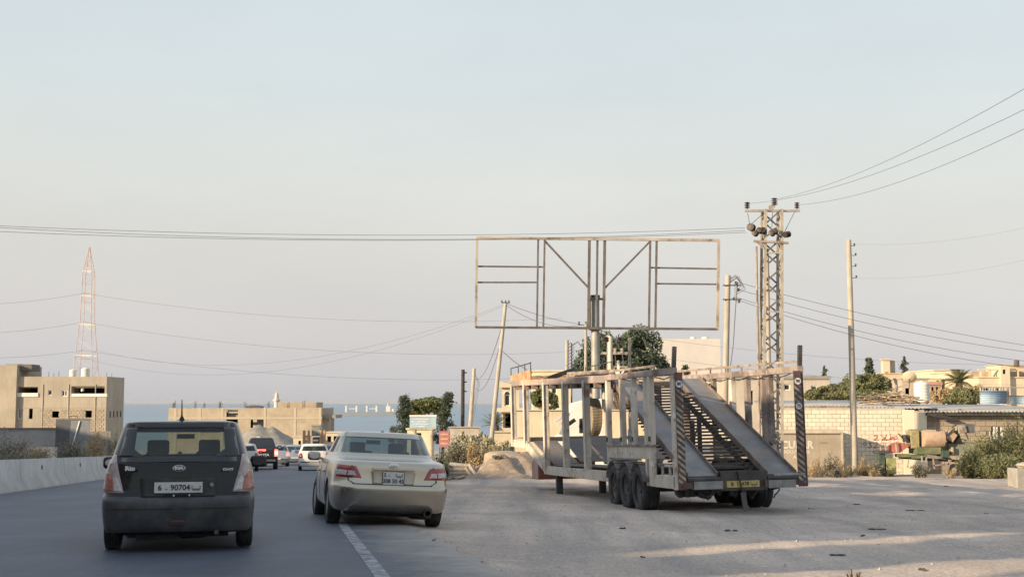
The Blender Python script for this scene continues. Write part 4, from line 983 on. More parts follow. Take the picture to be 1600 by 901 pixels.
BD = 60.0
b0 = gpt(932, BD)
BB = thing('billboard_frame', 'tall bare steel billboard frame without panels on a grey round post', 'billboard', b0)
def bp(px, py, dd=0): return at(px, py, BD + dd) - b0
def barb(name, a, b, w_, mat, dd=0):
    MB().bar(bp(*a, dd), bp(*b, dd), w_, w_, up=(0, 1, 0)).build(name, mat, BB)
barb('top_bar', (745, 371.5), (1124, 375.5), .12, frame_lt); barb('bottom_bar', (743, 511), (1122, 514), .11, steel_p)  # top and left bars paler: the sun on them is put into the colour
barb('side_bar', (745.5, 371), (743.5, 511), .11, frame_lt); barb('side_bar', (1123, 375), (1121, 514), .13, frame_lt)
for (a, b, w_) in (((841, 373), (839, 510), .09), ((851, 375), (849, 510), .09), ((921, 374), (919.5, 512), .13), ((945, 374), (943, 512), .13), ((1016, 376), (1014, 512), .10), ((1026, 376), (1024, 513), .10), ((933.5, 374), (932.5, 470), .10)):
    barb('upright', a, b, w_, steel_p, .06)
for (a, b) in (((746, 416), (850, 417)), ((746, 441), (840, 441)), ((1015, 418), (1122, 420)), ((1026, 443), (1122, 444))): barb('cross_bar', a, b, .075, steel_p, .12)
barb('brace', (851, 376), (920, 450), .09, steel_p, .1); barb('brace', (1016, 377), (945, 450), .09, steel_p, .1)
zt = bp(932, 460).z
MB().lathe([(.20, -.2), (.20, zt - .1)], 20, 'z', (0, .35, 0)).build('post', post_grey, BB, smooth=40)
MB().lathe([(.23, zt - .12), (.23, zt)], 20, 'z', (0, .35, 0)).build('post_cap', dsteel, BB, smooth=40)
MB().lathe([(.13, bp(926, 512).z), (.13, zt - .02)], 12, 'z', (-.22, .5, 0)).build('post_stub', M('stub', (.06, .06, .06), rough=.6, var=.2), BB, smooth=40)
barb('bracket', (919, 467), (946, 467), .10, steel_p, .2)
MB().lathe([(.30, bp(932, 515).z), (.30, bp(932, 511.5).z)], 20, 'z', (0, .35, 0)).build('flange', steel_p, BB, smooth=40)

def pole(name, label, base, top, d, r0, r1, mat=conc_pole, cat='pole', group=None, n=14):
    g = gpt(base, d); t = at(top[0], top[1], d) - g
    p = thing(name, label, cat, g, 0, group)
    MB().path([(0, 0, -.3) if True else 0, tuple(t * .5), tuple(t)], [r0, (r0 + r1) / 2, r1], n).build('shaft', mat, p, smooth=40)
    return p, t, g
def insul(parent, c, r=.06, h=.16, k=3, mat=ceram):
    prof = [(.02, 0)]
    for i in range(k):
        z = h * (i + .2) / k; prof += [(r * .45, z), (r, z + .01), (r * .9, z + h / k * .45), (r * .45, z + h / k * .5)]
    prof += [(.025, h), (0, h)]
    return MB().lathe(prof, 12, 'z', c).build('insulator', mat, parent, smooth=40)

p1, t1, _ = pole('concrete_pole', 'tall pale concrete utility pole standing in front of the block wall', 1335, (1326, 375), 60, .165, .115)
for k, (px, py) in enumerate(((1334, 384), (1336, 399), (1336, 416), (1337, 434))):
    c = at(px, py, 60) - gpt(1335, 60)
    MB().bar((c.x - .2, c.y, c.z), (c.x + .05, c.y, c.z), .025, .025).build('pin', dsteel, p1); insul(p1, (c.x + .03, c.y, c.z), .055, .12, 2)
p2_, t2, g2_ = pole('concrete_pole', 'slim concrete pole with a cable bundle hooked round its top', 1129, (1137.5, 430), 56, .16, .115)
mb = MB(); c = t2
for k in range(5):
    a = k * .5
    mb.path([(c.x + .05, c.y - .1, c.z - .15 - .05 * k), (c.x + .25 + .05 * k, c.y - .15, c.z - .05 + .05 * math.sin(a * 3)), (c.x + .5 + .06 * k, c.y - .1, c.z - .3 - .08 * k), (c.x + .25, c.y - .1, c.z - .5 - .1 * k)], .014, 5)
mb.build('cable_loops', wire_m, p2_)
MB().path([(c.x + .42, c.y, c.z - .3), (c.x + .3, c.y, c.z - 1.5), (c.x + .18, c.y - .05, c.z - 3), (c.x - .06, c.y - .1, c.z - 4.6)], .02, 5).build('down_cable', wire_m, p2_)
for (px, py) in ((1149, 441), (1153, 452), (1146, 466), (1154, 470)):
    c = at(px, py, 56) - g2_; insul(p2_, (c.x, c.y - .1, c.z - .1), .07, .14, 2)
for py in (446, 468): 
    c = at(1136, py, 56) - g2_; MB().bar((c.x - .2, c.y - .12, c.z), (c.x + .6, c.y - .12, c.z), .05, .05).build('arm', dsteel, p2_)
p3_, t3, g3_ = pole('leaning_pole', 'concrete pole leaning to one side above the prickly pears', 762.5, (790, 474), 75, .15, .10)
mb = MB().bar((t3.x - .25, t3.y, t3.z + .05), (t3.x + .25, t3.y, t3.z + .05), .06, .06); mb.build('arm', dsteel, p3_)
for dx in (-.22, 0, .2): insul(p3_, (t3.x + dx, t3.y, t3.z + .06), .05, .14, 2)
p4_, t4, g4_ = pole('leaning_pole', 'thin weathered pole tangled with cables leaning beside the black pole', 731, (741, 575), 128, .25, .17, conc_pole)
mb = MB()
for k in range(3): mb.path([(t4.x + .1 * k, t4.y - .2, t4.z - .2 - .3 * k), (t4.x + .35 + .1 * k, t4.y - .2, t4.z - 1.5), (t4.x - .1, t4.y - .2, t4.z - 3.6 - .9 * k)], .014, 4)
mb.build('cables', wire_m, p4_)
p5_, t5, g5_ = pole('black_pole', 'straight black pole behind the cable tangled pole', 722.5, (723.5, 577), 124, .20, .17, wood_d)
for z in (.3, 1.2, 2.1): MB().box((t5.x + .2, t5.y, t5.z - z), (.35, .1, .12)).build('hook', wood_d, p5_)
pole('concrete_pole', 'short square topped pole left of the billboard post', 885, (886, 531), 86, .13, .12)
pq, tq, gq = pole('concrete_pole', 'thin pole close beside the billboard post', 914, (915.5, 506), 84, .12, .09)
for dx in (-.45, .0): insul(pq, (tq.x + dx, tq.y, tq.z - .05), .08, .22, 2)
MB().bar((tq.x - .5, tq.y, tq.z - .06), (tq.x + .1, tq.y, tq.z - .06), .05, .05).build('arm', dsteel, pq)
pc, tc_, gc = pole('cable_mast', 'thin dark mast hung with black cable coils', 893, (893, 536), 85, .06, .05, M('mast', (.09, .10, .11), var=.2))
mb = MB()
for k in range(10):
    z = tc_.z - .1 - k * .22; mb.path([(-.18, 0, z), (-.05, -.1, z + .12), (.12, -.1, z - .06), (.2, 0, z + .1)], .03, 4)
mb.path([(0, 0, tc_.z - .2), (.45, 0, tc_.z + .1), (.7, 0, tc_.z - .25)], .03, 4)
mb.build('coils', wire_m, pc)
# H frame with crossarms
hg = gpt(968, 86)
HF = thing('transformer_frame', 'pole frame with white and brown uprights, crossarms and insulators in front of the big tree', 'power pole', hg)
def hp(px, py): return at(px, py, 86) - hg
def hbar(n_, a, b, w_, m_): MB().bar(hp(*a), hp(*b), w_, w_, up=(0, 1, 0)).build(n_, m_, HF)
MB().lathe([(.20, -.3), (.17, hp(953, 525).z)], 14, 'z', (hp(953, 525).x, 0, 0)).build('upright', M('pole_white', (.60, .56, .47), var=.12, scale=3, streak=(.42, .38, .31)), HF, smooth=40)
hbar('upright', (984, 527), (983, 720), .17, frame_lt); hbar('upright', (949, 523), (948, 720), .08, rail_m)
hbar('crossarm', (939, 551.5), (988, 551.5), .16, frame_lt); hbar('crossarm', (958, 573), (984, 573), .12, frame_lt)
hbar('strut', (958, 575), (966, 587), .10, white_m); hbar('strut', (978, 575), (968, 587), .10, white_m); hbar('strut', (966, 566), (966, 600), .16, white_m)
hbar('strut', (942, 530), (952, 522), .12, frame_lt); hbar('crossarm', (940, 529), (950, 529), .14, rail_m)
for (px, py) in ((961, 551), (972, 551), (966, 570), (968, 534), (945, 533)):
    c = hp(px, py); insul(HF, (c.x, -.05, c.z), .13 if py > 540 else .25, .32, 3, ceram if py < 540 else M('insulator_pale', (.4, .36, .32), var=.2))
for (a, b) in (((961, 545), (962, 573)), ((972, 546), (975, 573)), ((966, 537), (968, 547))): MB().path([hp(*a), hp(*b)], .025, 4).build('jumper', wire_m, HF)

# lattice tower of the medium voltage line
TD = 48.0; tg_ = gpt(1206, TD)
TWR = thing('lattice_tower', 'square lattice power tower with crossarms and dark insulators rising behind the trailer', 'power tower', tg_)
def tp_(px, py, dd=0): return at(px, py, TD + dd) - tg_
xl0, xr0 = tp_(1188, 740).x, tp_(1218, 740).x; xl1, xr1 = tp_(1193.5, 329).x, tp_(1218.5, 329).x
zt_ = tp_(1206, 329).z; dep0, dep1 = .42, .36
def leg(sx, sy, t):
    xl = xl0 + (xl1 - xl0) * t; xr = xr0 + (xr1 - xr0) * t; dp = dep0 + (dep1 - dep0) * t
    return Vector((xl if sx < 0 else xr, sy * dp, -.3 * (1 - t) + zt_ * t))
for sx in (-1, 1):
    for sy in (-1, 1): MB().bar(leg(sx, sy, 0), leg(sx, sy, 1), .10, .10).build('leg', galv, TWR)
nb = 19; brace_m = M('brace_steel', (.15, .13, .115), rough=.6, metal=.2, var=.2, scale=3)
for k in range(nb):
    t0, t1_ = k / nb, (k + 1) / nb
    a, b = (-1, 1) if k % 2 == 0 else (1, -1)
    for sy in (-1, 1):
        MB().bar(leg(a if sy < 0 else b, sy, t0), leg(b if sy < 0 else a, sy, t1_), .06, .02, up=(0, 1, 0)).build('brace', brace_m, TWR)
    for sx in (-1, 1):
        MB().bar(leg(sx, a, t0), leg(sx, b, t1_), .02, .06).build('brace', brace_m, TWR)
    if k % 4 == 3:
        MB().bar(leg(-1, -1, t1_), leg(1, -1, t1_), .07, .05).build('ring_bar', galv, TWR)
c0, c1 = tp_(1162, 330.5), tp_(1248, 330.5)
MB().bar((c0.x, -.2, c0.z), (c1.x, -.2, c1.z), .10, .085).build('crossarm', galv, TWR)
MB().box(tuple(tp_(1204.5, 324.5)), (.18, .18, .16)).build('cap_box', galv, TWR)
for (px, py, s_) in ((1166, 327, 1), (1208.5, 322, 1.15), (1243.5, 327, .95)):
    c = tp_(px, py); MB().tube((c.x, -.2, c.z - .08), (c.x, -.2, c.z + .10), .015, n=6).build('pin', dsteel, TWR)
    insul(TWR, (c.x, -.2, c.z), .105 * s_, .25 * s_, 4)
c0, c1 = tp_(1174, 379), tp_(1228, 382)
MB().bar((c0.x, -.45, c0.z), (c1.x, -.45, c1.z), .09, .085).build('crossarm', rail_m, TWR)
MB().bar((c0.x + .1, -.45, c0.z), (leg(-1, -1, .85).x, -.4, c0.z - .32), .05, .05).build('strut', galv, TWR)
q = random.Random(5)
for (px, py, r_) in ((1170, 358, .145), (1176, 367, .115), (1183, 363, .11), (1188.5, 363, .115), (1202, 367, .11), (1207, 364, .10), (1225, 369, .12)):
    c = tp_(px, py); a = q.uniform(-.4, .4)
    prof = [(0, -.11)]
    for i in range(5):
        z = -.11 + i * .05; prof += [(r_ * .5, z), (r_, z + .012), (r_ * .92, z + .03), (r_ * .5, z + .04)]
    prof.append((0, .14))
    MB().lathe(prof, 12, 'x').build('disc_insulator', ceram, TWR, smooth=40, loc=(c.x, -.5, c.z), rot=(a, a * .6, .9 + a))
for (a, b) in (((1168, 333), (1172, 352)), ((1242, 330), (1226, 362)), ((1191, 335), (1174, 350)), ((1207, 330), (1206, 355))): MB().path([tp_(*a, -.3), tp_(*b, -.3)], .012, 4).build('jumper', wire_m, TWR)
MB().lathe([(.045, -.3), (.04, tp_(1188, 384).z)], 10, 'z', (tp_(1188.5, 560).x - .05, .2, 0)).build('conduit', rail_m, TWR, smooth=40)
MB().lathe([(.085, -.3), (.075, tp_(1202, 388).z)], 12, 'z', (tp_(1202, 560).x, .1, 0)).build('inner_post', conc_pole, TWR, smooth=40)

# far red and white lattice pylon
def pylon(px, d, top, label, wpx, name='lattice_pylon', mats=None, hw=None):
    g = gpt(px, d); o = thing(name, label, 'pylon', g); H = (at(px, top, d) - g).z
    red = M('pylon_red', (.50, .375, .305), var=.15, scale=.2); wht = M('pylon_white', (.60, .56, .52), var=.1)
    m_ = d / F
    def hwid(t):
        tab = [(0, wpx * 1.9), (.41, wpx * .95), (.64, wpx * .57), (.87, wpx * .47), (1, .6)]
        return interp(tab, t) * m_ / 2
    N = 22; levels = [i / N for i in range(N + 1)]
    for sx in (-1, 1):
        for sy in (-1, 1):
            pts = [Vector((sx * hwid(t), sy * hwid(t), H * t)) for t in levels]
            mb = MB()
            mb.path(pts, .092 * d / 350, 4); mb.build('leg', red, o)
    for part in range(4):
        mb = MB()
        for i in range(part * N // 4, (part + 1) * N // 4):
            for s in (-1, 1):
                a, b = hwid(levels[i]), hwid(levels[i + 1]); z0, z1 = H * levels[i], H * levels[i + 1]
                k = 1 if i % 2 else -1
                mb.path([(k * a, s * a, z0), (-k * b, s * b, z1)], .035 * d / 350, 3); mb.path([(s * a, k * a, z0), (s * b, -k * b, z1)], .035 * d / 350, 3)
                mb.path([(-a, s * a, z0), (a, s * a, z0)], .035 * d / 350, 3)
        mb.build('bracing', red if part % 2 else wht, o)
    for t in (.47, .62, .76, .88):
        mb = MB(); a = hwid(t) + .1; z = H * t
        mb.bar((-a, -a, z), (a, -a, z), .2, .2); mb.bar((-a, a, z), (a, a, z), .2, .2); mb.build('crossarm', wht, o)
    return o
pylon(130.5, 350, 386, 'red and white lattice pylon rising behind the grey concrete house', 30)
# overhead wires
def wire(label, a, b, sag=0, r=.011, group=None, da=48, db=None, name='power_line', n=22, ext=1.0):
    A = at(a[0], a[1], da); B = at(b[0], b[1], db or da)
    pts = [A.lerp(B, ext * i / n) - Vector((0, 0, sag * 4 * (ext * i / n) * (1 - ext * i / n))) for i in range(n + 1)]
    o = MB().path([p - pts[0] for p in pts], r, 5).build(name, wire_m); o.location = pts[0]
    return tag(o, label, 'wire', group)
g = 'wires from the tower to the road side'
L_ = 'thin overhead wire running from the lattice tower top up over the dirt yard'
wire(L_, (1209, 312), (1640, 116), .35, .006, g, 48, 24, n=34, ext=1.85); wire(L_, (1168, 318), (1640, 152), .42, .006, g, 48, 24, n=34, ext=1.85); wire(L_, (1245, 320), (1640, 182), .36, .006, g, 48, 24, n=34, ext=1.85)
g = 'wires crossing the road from the tower'
L_ = 'thin overhead wire crossing above the road and the billboard frame to the tower'
wire(L_, (1164, 356), (-60, 350), .33, .008, g, 48, 44); wire(L_, (1164, 360), (-60, 352), .42, .008, g, 48.4, 44.5); wire(L_, (1166, 363), (-60, 359), .33, .008, g, 47.6, 43.5)
g = 'low voltage wires to the right'
L_ = 'low voltage wire strung from the cable looped pole towards the yellow villa'
wire(L_, (1149, 440), (1660, 548), .25, .010, g, 56, 62); wire(L_, (1153, 452), (1660, 556), .35, .010, g, 56, 62); wire(L_, (1146, 463), (1660, 570), .42, .010, g, 56, 62); wire(L_, (1154, 469), (1660, 580), .5, .010, g, 56, 62)
g = 'faint wires of the far pylon'
L_ = 'faint wire hanging from the red and white pylon'
for (y0, y1, y2) in ((458, 472, 497), (503, 517, 550), (547, 555, 588)):
    wire(L_, (131, y0), (-40, y1 + 4), .6, .028, g, 350, 330); wire(L_, (131, y0), (880, y2), 3.5, .028, g, 350, 330)
g = 'cables between the leaning poles'
L_ = 'slack cable strung from the leaning pole over the prickly pears'
wire(L_, (791, 474), (905, 506), .15, .013, g, 75, 84); wire(L_, (790, 476), (904, 508), .5, .012, g, 75, 84); wire(L_, (786, 549), (832, 582), .1, .022, g, 75, 62)
L_ = 'long faint cable sagging from the leaning pole across the road'
wire(L_, (789, 475), (150, 547), 2.2, .007, 'cables over the road', 75, 100); wire(L_, (789, 477), (120, 556), 2.6, .007, 'cables over the road', 75, 100)
L_ = 'thin cable drooping from the leaning pole towards the cable tangled pole'
wire(L_, (787, 500), (743, 592), 1.0, .018, 'drooping cables', 75, 128); wire(L_, (786, 520), (743, 605), 1.4, .018, 'drooping cables', 75, 128)
L_ = 'distant wire passing behind the trailer and the tower'
wire(L_, (1005, 526), (1680, 570), .8, .011, 'distant wires on the right', 120, 125); wire(L_, (1040, 560), (1680, 600), .8, .011, 'distant wires on the right', 120, 125); wire(L_, (1330, 381), (1680, 336), .4, .003, 'distant wires on the right', 60, 50); wire(L_, (1337, 434), (1680, 385), .4, .003, 'distant wires on the right', 60, 50)
# ------------------------------------------------------------------ buildings
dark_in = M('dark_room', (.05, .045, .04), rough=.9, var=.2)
frame_w = M('window_white', (.66, .64, .60), rough=.6, var=.06)
pane_m = M('pane_dark', (.03, .035, .04), rough=.1, var=.2, spec=.6)
def facade(mb, w_, h_, holes, t=.25):
    """wall with real openings, in the local plane y=0 (front) .. y=t"""
    xs_ = sorted({0, w_} | {max(0, min(w_, v)) for h in holes for v in (h[0], h[2])}); zs_ = sorted({0, h_} | {max(0, min(h_, v)) for h in holes for v in (h[1], h[3])})
    def inside(x, z): return any(h[0] < x < h[2] and h[1] < z < h[3] for h in holes)
    for z0, z1 in zip(zs_, zs_[1:]):
        run = None
        for x0, x1 in list(zip(xs_, xs_[1:])) + [(None, None)]:
            solid = x0 is not None and not inside((x0 + x1) / 2, (z0 + z1) / 2)
            if solid and run is None: run = x0
            if not solid and run is not None:
                mb.b2((run, 0, z0), (x0 if x0 is not None else w_, t, z1)); run = None
    return mb
def house(name, label, x0, x1, top, d, depth, mat, holes=(), rz=0, cat='house', roof=.12, side_mat=None, par=0, base=None, slab=None, group=None):
    """front wall between photograph columns x0..x1 at distance d; holes in photograph pixels (x0,y0,x1,y1,kind)"""
    A = at(x0, 700, d); g = min(gz(A.x, d), gz(at(x1, 700, d).x, d)) - .6 if base is None else base
    W_ = (x1 - x0) * d / F / math.cos(rz); T_ = at(x0, top, d).z - g
    o = thing(name, label, cat, (A.x, d, g), rz, group)
    hl = []
    for h in holes:
        a = (h[0] - x0) * d / F / math.cos(rz); b = (h[2] - x0) * d / F / math.cos(rz)
        z1 = at(x0, h[1], d).z - g; z0 = at(x0, h[3], d).z - g; hl.append((a, z0, b, z1, h[4] if len(h) > 4 else 'open'))
    wl = facade(MB(), W_, T_, hl)
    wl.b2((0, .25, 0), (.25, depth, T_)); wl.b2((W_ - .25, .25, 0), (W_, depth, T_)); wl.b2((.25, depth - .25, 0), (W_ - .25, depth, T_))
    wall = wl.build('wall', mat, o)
    rt = T_ - par
    MB().b2((.25, .25, rt - .25), (W_ - .25, depth - .25, rt - .02)).build('roof', side_mat or mat, o)
    if par == 0 and roof: MB().b2((-.12, -.12, T_), (W_ + .12, depth + .12, T_ + roof)).build('roof_slab', slab or mat, o)
    for (a, z0, b, z1, kind) in hl:
        if kind == 'open': continue
        wd = MB(); fw = min(.10, (b - a) * .16)
        wd.b2((a, .08, z0), (a + fw, .2, z1)); wd.b2((b - fw, .08, z0), (b, .2, z1)); wd.b2((a + fw, .08, z1 - fw), (b - fw, .2, z1)); wd.b2((a + fw, .08, z0), (b - fw, .2, z0 + fw))
        if kind == 'frame2': wd.b2(((a + b) / 2 - fw * .4, .09, z0 + fw), ((a + b) / 2 + fw * .4, .19, z1 - fw))
        wo_ = wd.build('window_frame', frame_w, o)
        MB().b2((a + fw, .14, z0 + fw), (b - fw, .16, z1 - fw)).build('pane', pane_m, wo_)
    # inner wall painted near black, putting the rooms' darkness into its colour
    MB().b2((.26, depth * .55, .05), (W_ - .26, depth * .6, rt - .3)).build('dark_room_wall', dark_in, o)
    o['W'] = W_; o['T'] = T_
    return o
def loc_px(o, px, py, d):                                    # photograph pixel to the local coordinates of a house front
    p = at(px, py, d); return Vector((o.location.x, o.location.y, o.location.z)) , p - Vector(o.location)

plaster = M('grey_plaster', (.36, .32, .26), rough=.95, var=.13, scale=.4, bump=.1, bscale=8, patch=(.30, .265, .215), pcov=.38, pscale=.25, psharp=.15, streak=(.28, .25, .205))
blockw = M('bare_block', (.39, .33, .25), rough=.95, var=.14, scale=.5, patch=(.33, .275, .21), pcov=.4, pscale=.6, psharp=.12)
creamw = M('cream_wall', (.54, .47, .35), rough=.9, var=.08, scale=.5, streak=(.50, .42, .31))
whitew = M('white_wall', (.50, .48, .46), rough=.9, var=.06, scale=.3, streak=(.53, .50, .47))
tank_w = M('tank_white', (.70, .68, .62), rough=.6, var=.06, scale=2, streak=(.58, .55, .49))
def tank(label, px, d, y0, y1, wpx, mat=tank_w, name='water_tank', group=None):
    a = at(px, y1, d); h = at(px, y0, d).z - a.z; r = wpx * d / F / 2
    o = thing(name, label, 'tank', a, 0, group)
    prof = [(r, 0)]; nb = 6
    for k in range(nb):
        z = h * .85 * (k + .5) / nb; prof += [(r, z), (r * 1.04, z + h * .03), (r, z + h * .06)]
    prof += [(r, h * .88), (r * .6, h * .97), (r * .25, h * .98)]
    MB().lathe(prof, 20, 'z').build('drum', mat, o, smooth=30)
    MB().lathe([(r * .25, h * .97), (r * .27, h), (0, h * 1.03)], 12, 'z').build('lid', mat, o, smooth=30)
    return o

# grey concrete house on the far side of the road
hd_ = 133.0
H1 = house('grey_house', 'bare grey plastered two storey house with balconies and roof tanks behind the barrier', 20, 163, 588, hd_, 6.0, plaster,
           [(24, 604, 56, 619), (72, 609, 78, 617, 'frame'), (93, 609, 102, 619, 'frame2'), (108, 603, 160, 619), (26, 638, 32, 654, 'frame2'), (43, 638, 49, 654), (79, 642, 90, 652), (131, 641, 141, 652)], par=.9)
m_ = hd_ / F
def h1(px, py): p = at(px, py, hd_); return ((px - 20) * m_, p.z - H1.location.z)
for (a, b, y0, y1) in ((18, 57, 613.5, 619.5), (109, 164, 614.5, 619.5)):
    x0, z1 = h1(a, y0); x1, z0 = h1(b, y1); MB().b2((x0, -.10, z0), (x1, .12, z1)).build('balcony_wall', frame_w, H1)
for px in (56, 108):
    x0, z1 = h1(px, 603); _, z0 = h1(px, 619); MB().b2((x0 - .1, .3, z0), (x0 + .1, 2.2, z1)).build('balcony_cheek', plaster, H1)
x0, z0 = h1(15.5, 669); _, z1 = h1(15.5, 635); MB().tube((x0 + .4, -.06, z0), (x0 + .4, -.06, z1), .07, n=8).build('drain_pipe', frame_w, H1)
x0, z0 = h1(20, 636.5); x1, _ = h1(163, 636); MB().b2((x0, -.03, z0 - .06), (x1 + .02, .0, z0 + .06)).build('floor_band', M('band', (.36, .31, .245), var=.1), H1)
MB().b2((h1(58, 0)[0], -.02, h1(0, 670)[1]), (h1(162, 0)[0], .0, h1(0, 638.5)[1])) if False else None
for k in range(4):
    MB().b2((H1['W'] - .05, 1.2 + 1.2 * k, h1(0, 652)[1]), (H1['W'] + .02, 1.55 + 1.2 * k, h1(0, 642)[1])).build('slit_window', dark_in, H1)
a = h1(121, 611); MB().lathe([(.16, 0), (.16, .45)], 12, 'z', (a[0] + .1, .6, a[1])).build('heater', frame_w, H1)
# courses of bare block on the lower storey
bm0 = None; q = random.Random(2)
X0, Z0 = h1(60, 671)[0], h1(0, 671)[1]; nr = 9
for r_ in range(nr):
    for c in range(17):
        x = X0 + c * .39 + (.2 if r_ % 2 else 0); z = Z0 + r_ * .235
        if x + .38 > h1(161, 0)[0]: continue
        if (h1(77, 0)[0] < x + .19 < h1(92, 0)[0] or h1(129, 0)[0] < x + .19 < h1(143, 0)[0]) and z > h1(0, 653)[1] - .2: continue
        if bm0 is None: bm0 = MB().b2((0, -.035, 0), (.36, .0, .20)).build('block', M('house_block', (.335, .285, .22), rough=.95, var=.1, objvar=.12), H1); ob = bm0
        else: ob = inst(bm0, H1, (0, 0, 0))
        ob.location = (x, -.003, z)
H1b = house('grey_stair_block', 'taller plain grey block with roof cubicle attached to the grey house', -80, 21.5, 570, hd_ - .4, 7, plaster, par=.5)
MB().b2((H1b['W'] - .2, .8, H1b['T'] - .6), (H1b['W'] + 1.2, 3.2, H1b['T'] + .1)).build('cubicle', M('cubicle', (.13, .12, .11), var=.2), H1b)
MB().b2((H1b['W'] - 1.5, .8, H1b['T'] - .6), (H1b['W'] - .2, 3.2, H1b['T'] + .15)).build('cubicle_wall', plaster, H1b)
tank('white water tank with flat lid on the grey house roof', 114, hd_ + 2.5, 576.5, 590, 11); tank('white water tank, the taller of the pair on the grey house roof', 133.5, hd_ + 2.5, 574, 590, 12.5)

for (px, h_) in ((58, .9), (66, .7), (74, 1.0), (96, .5), (150, .8), (158, .6)):
    x0, z0 = h1(px, 588); MB().tube((x0, 2.5, z0 - .9), (x0 + .05, 2.5, z0 + h_ * .6), .025, n=4).build('rebar', wire_m, H1)
x0, z0 = h1(70, 588); MB().tube((x0, 1, z0), (x0, 1, z0 - 4.6), .03, n=5).build('cable', wire_m, H1)
for px in (64, 104, 146): x0, z0 = h1(px, 600); MB().tube((x0, -.04, z0), (x0 + .02, -.04, z0 - 6.0), .045, n=6).build('drain_pipe', M('pipe_grey', (.42, .38, .32), var=.1), H1)

# half finished block building by the sea
D2 = 215.0
H2 = house('unfinished_building', 'long unfinished block building with open bays and starter bars on its roof', 262, 500.5, 637, D2, 14, blockw,
           [(352, 638.5, 370, 651), (352, 654, 370, 675), (276, 656, 293, 659.5), (390, 655, 412, 668), (301, 661, 346, 675), (420, 678, 440, 692)], par=.6)
m_ = D2 / F
def h2(px, py): return ((px - 262) * m_, at(px, py, D2).z - H2.location.z)
for px in (273, 311, 346, 412, 459, 498):
    a = h2(px, 690); b = h2(px, 637); MB().b2((a[0] - .18, -.05, 0), (a[0] + .18, -.004, b[1])).build('column', M('column_conc', (.44, .385, .30), var=.1), H2)
a = h2(262, 653); MB().b2((0, -.07, a[1] - .16), (H2['W'], -.006, a[1] + .16)).build('slab_edge', M('slab_conc', (.42, .37, .29), var=.1), H2)
a = h2(390, 668); b = h2(412, 655); MB().b2((a[0], 2.0, a[1]), (b[0], 2.1, b[1])).build('bay_panel', whitew, H2)
a = h2(352, 651); b = h2(370, 638.5); MB().b2((a[0], .9, a[1]), (b[0], 1.0, b[1])).build('bay_panel', M('bay_grey', (.30, .30, .29), var=.1), H2)
q = random.Random(4)
for px in (267, 269, 301, 315, 339, 341, 379, 415, 446, 470):
    a = h2(px, 637); mb = MB()
    for k in range(4): mb.tube((a[0] + .12 * k, .3 + .1 * (k % 2), a[1] - .3), (a[0] + .12 * k + q.uniform(-.1, .1), .3, a[1] + q.uniform(.7, 1.3)), .03, n=4)
    mb.build('starter_bars', wire_m, H2)
a = h2(372, 637); b = h2(405, 637); MB().blob(((a[0] + b[0]) / 2, 4, a[1] + .1), (1.8, 1, .35), 3).build('roof_rubble', M('rubble', (.12, .10, .09), var=.3), H2)
a = h2(501, 648); b = h2(521, 653)
MB().b2((a[0] + .03, 1, b[1]), (b[0], 9, a[1])).build('canopy_slab', M('shade_conc', (.26, .24, .215), var=.15), H2)  # darker concrete; the canopy's shade is put into its colour
a = h2(513, 700); MB().b2((a[0], 1.2, 0), (a[0] + .5, 1.8, b[1])).build('canopy_post', MC['shade_conc'], H2)
house('roof_block', 'higher blank block storey rising behind the unfinished building', 433, 493, 628, D2 + 16, 8, blockw, par=.4, cat='building')
mi = gpt(431, 260); mt_ = (at(431, 612, 260) - mi).z
MN = thing('minaret', 'small white minaret with pointed cap behind the unfinished building', 'minaret', mi)
MB().lathe([(.55, 0), (.52, mt_ - 1.9), (.75, mt_ - 1.85), (.75, mt_ - 1.5), (.42, mt_ - 1.45), (.40, mt_ - .9)], 12, 'z').build('shaft', whitew, MN, smooth=30)
MB().lathe([(.42, mt_ - .9), (.40, mt_ - .6), (.2, mt_ - .2), (.04, mt_), (.03, mt_ + .5)], 12, 'z').build('cap', creamw, MN, smooth=40)
house('low_kiosk', 'low cream store beside the backhoe', 507, 532, 676, 165, 5, creamw, [(511, 681, 517, 690), (521, 681, 528, 690)], cat='building')
house('small_store', 'small cream store between the gravel heap and the backhoe', 458, 476, 683, 160, 5, M('store', (.55, .48, .36), var=.1), [(466, 688, 470, 694)], cat='building')

# houses behind the trailer
H3 = house('arched_house', 'cream house with arched window and flat cornice behind the trailer nose', 784, 811, 596, 95, 9, creamw, [(788, 616, 797, 634, 'frame'), (786, 646, 800, 668)], par=.2)
m_ = 95 / F
def h3(px, py): return ((px - 784) * m_, at(px, py, 95).z - H3.location.z)
for (c, w_) in ((792.5, 4.5),):
    a = h3(c, 616); r_ = w_ * m_
    MB().prism([(a[0] + r_ * math.cos(R(t)), a[1] + r_ * 1.1 * math.sin(R(t))) for t in range(0, 181, 20)], 'y', -.02, -.004).build('arch_head', pane_m, H3)
    MB().path([(a[0] + r_ * 1.12 * math.cos(R(t)), -.03, a[1] + r_ * 1.2 * math.sin(R(t))) for t in range(0, 181, 18)], .05, 5).build('arch_trim', frame_w, H3)
a = h3(784, 605); MB().b2((-.35, -.35, a[1]), (H3['W'] + .3, -.003, H3['T'])).build('cornice', creamw, H3)
a = h3(784, 640); MB().b2((-.5, -.7, a[1] - .15), (H3['W'] + .3, -.003, a[1] + .15)).build('balcony_slab', creamw, H3)
house('flat_cream_building', 'flat roofed cream building behind the trailer and the dark cable mast', 833, 893, 580, 118, 9, M('cream_flat', (.62, .56, .40), var=.06, scale=.5), [(840, 600, 848, 615, 'frame'), (862, 600, 870, 615, 'frame')])
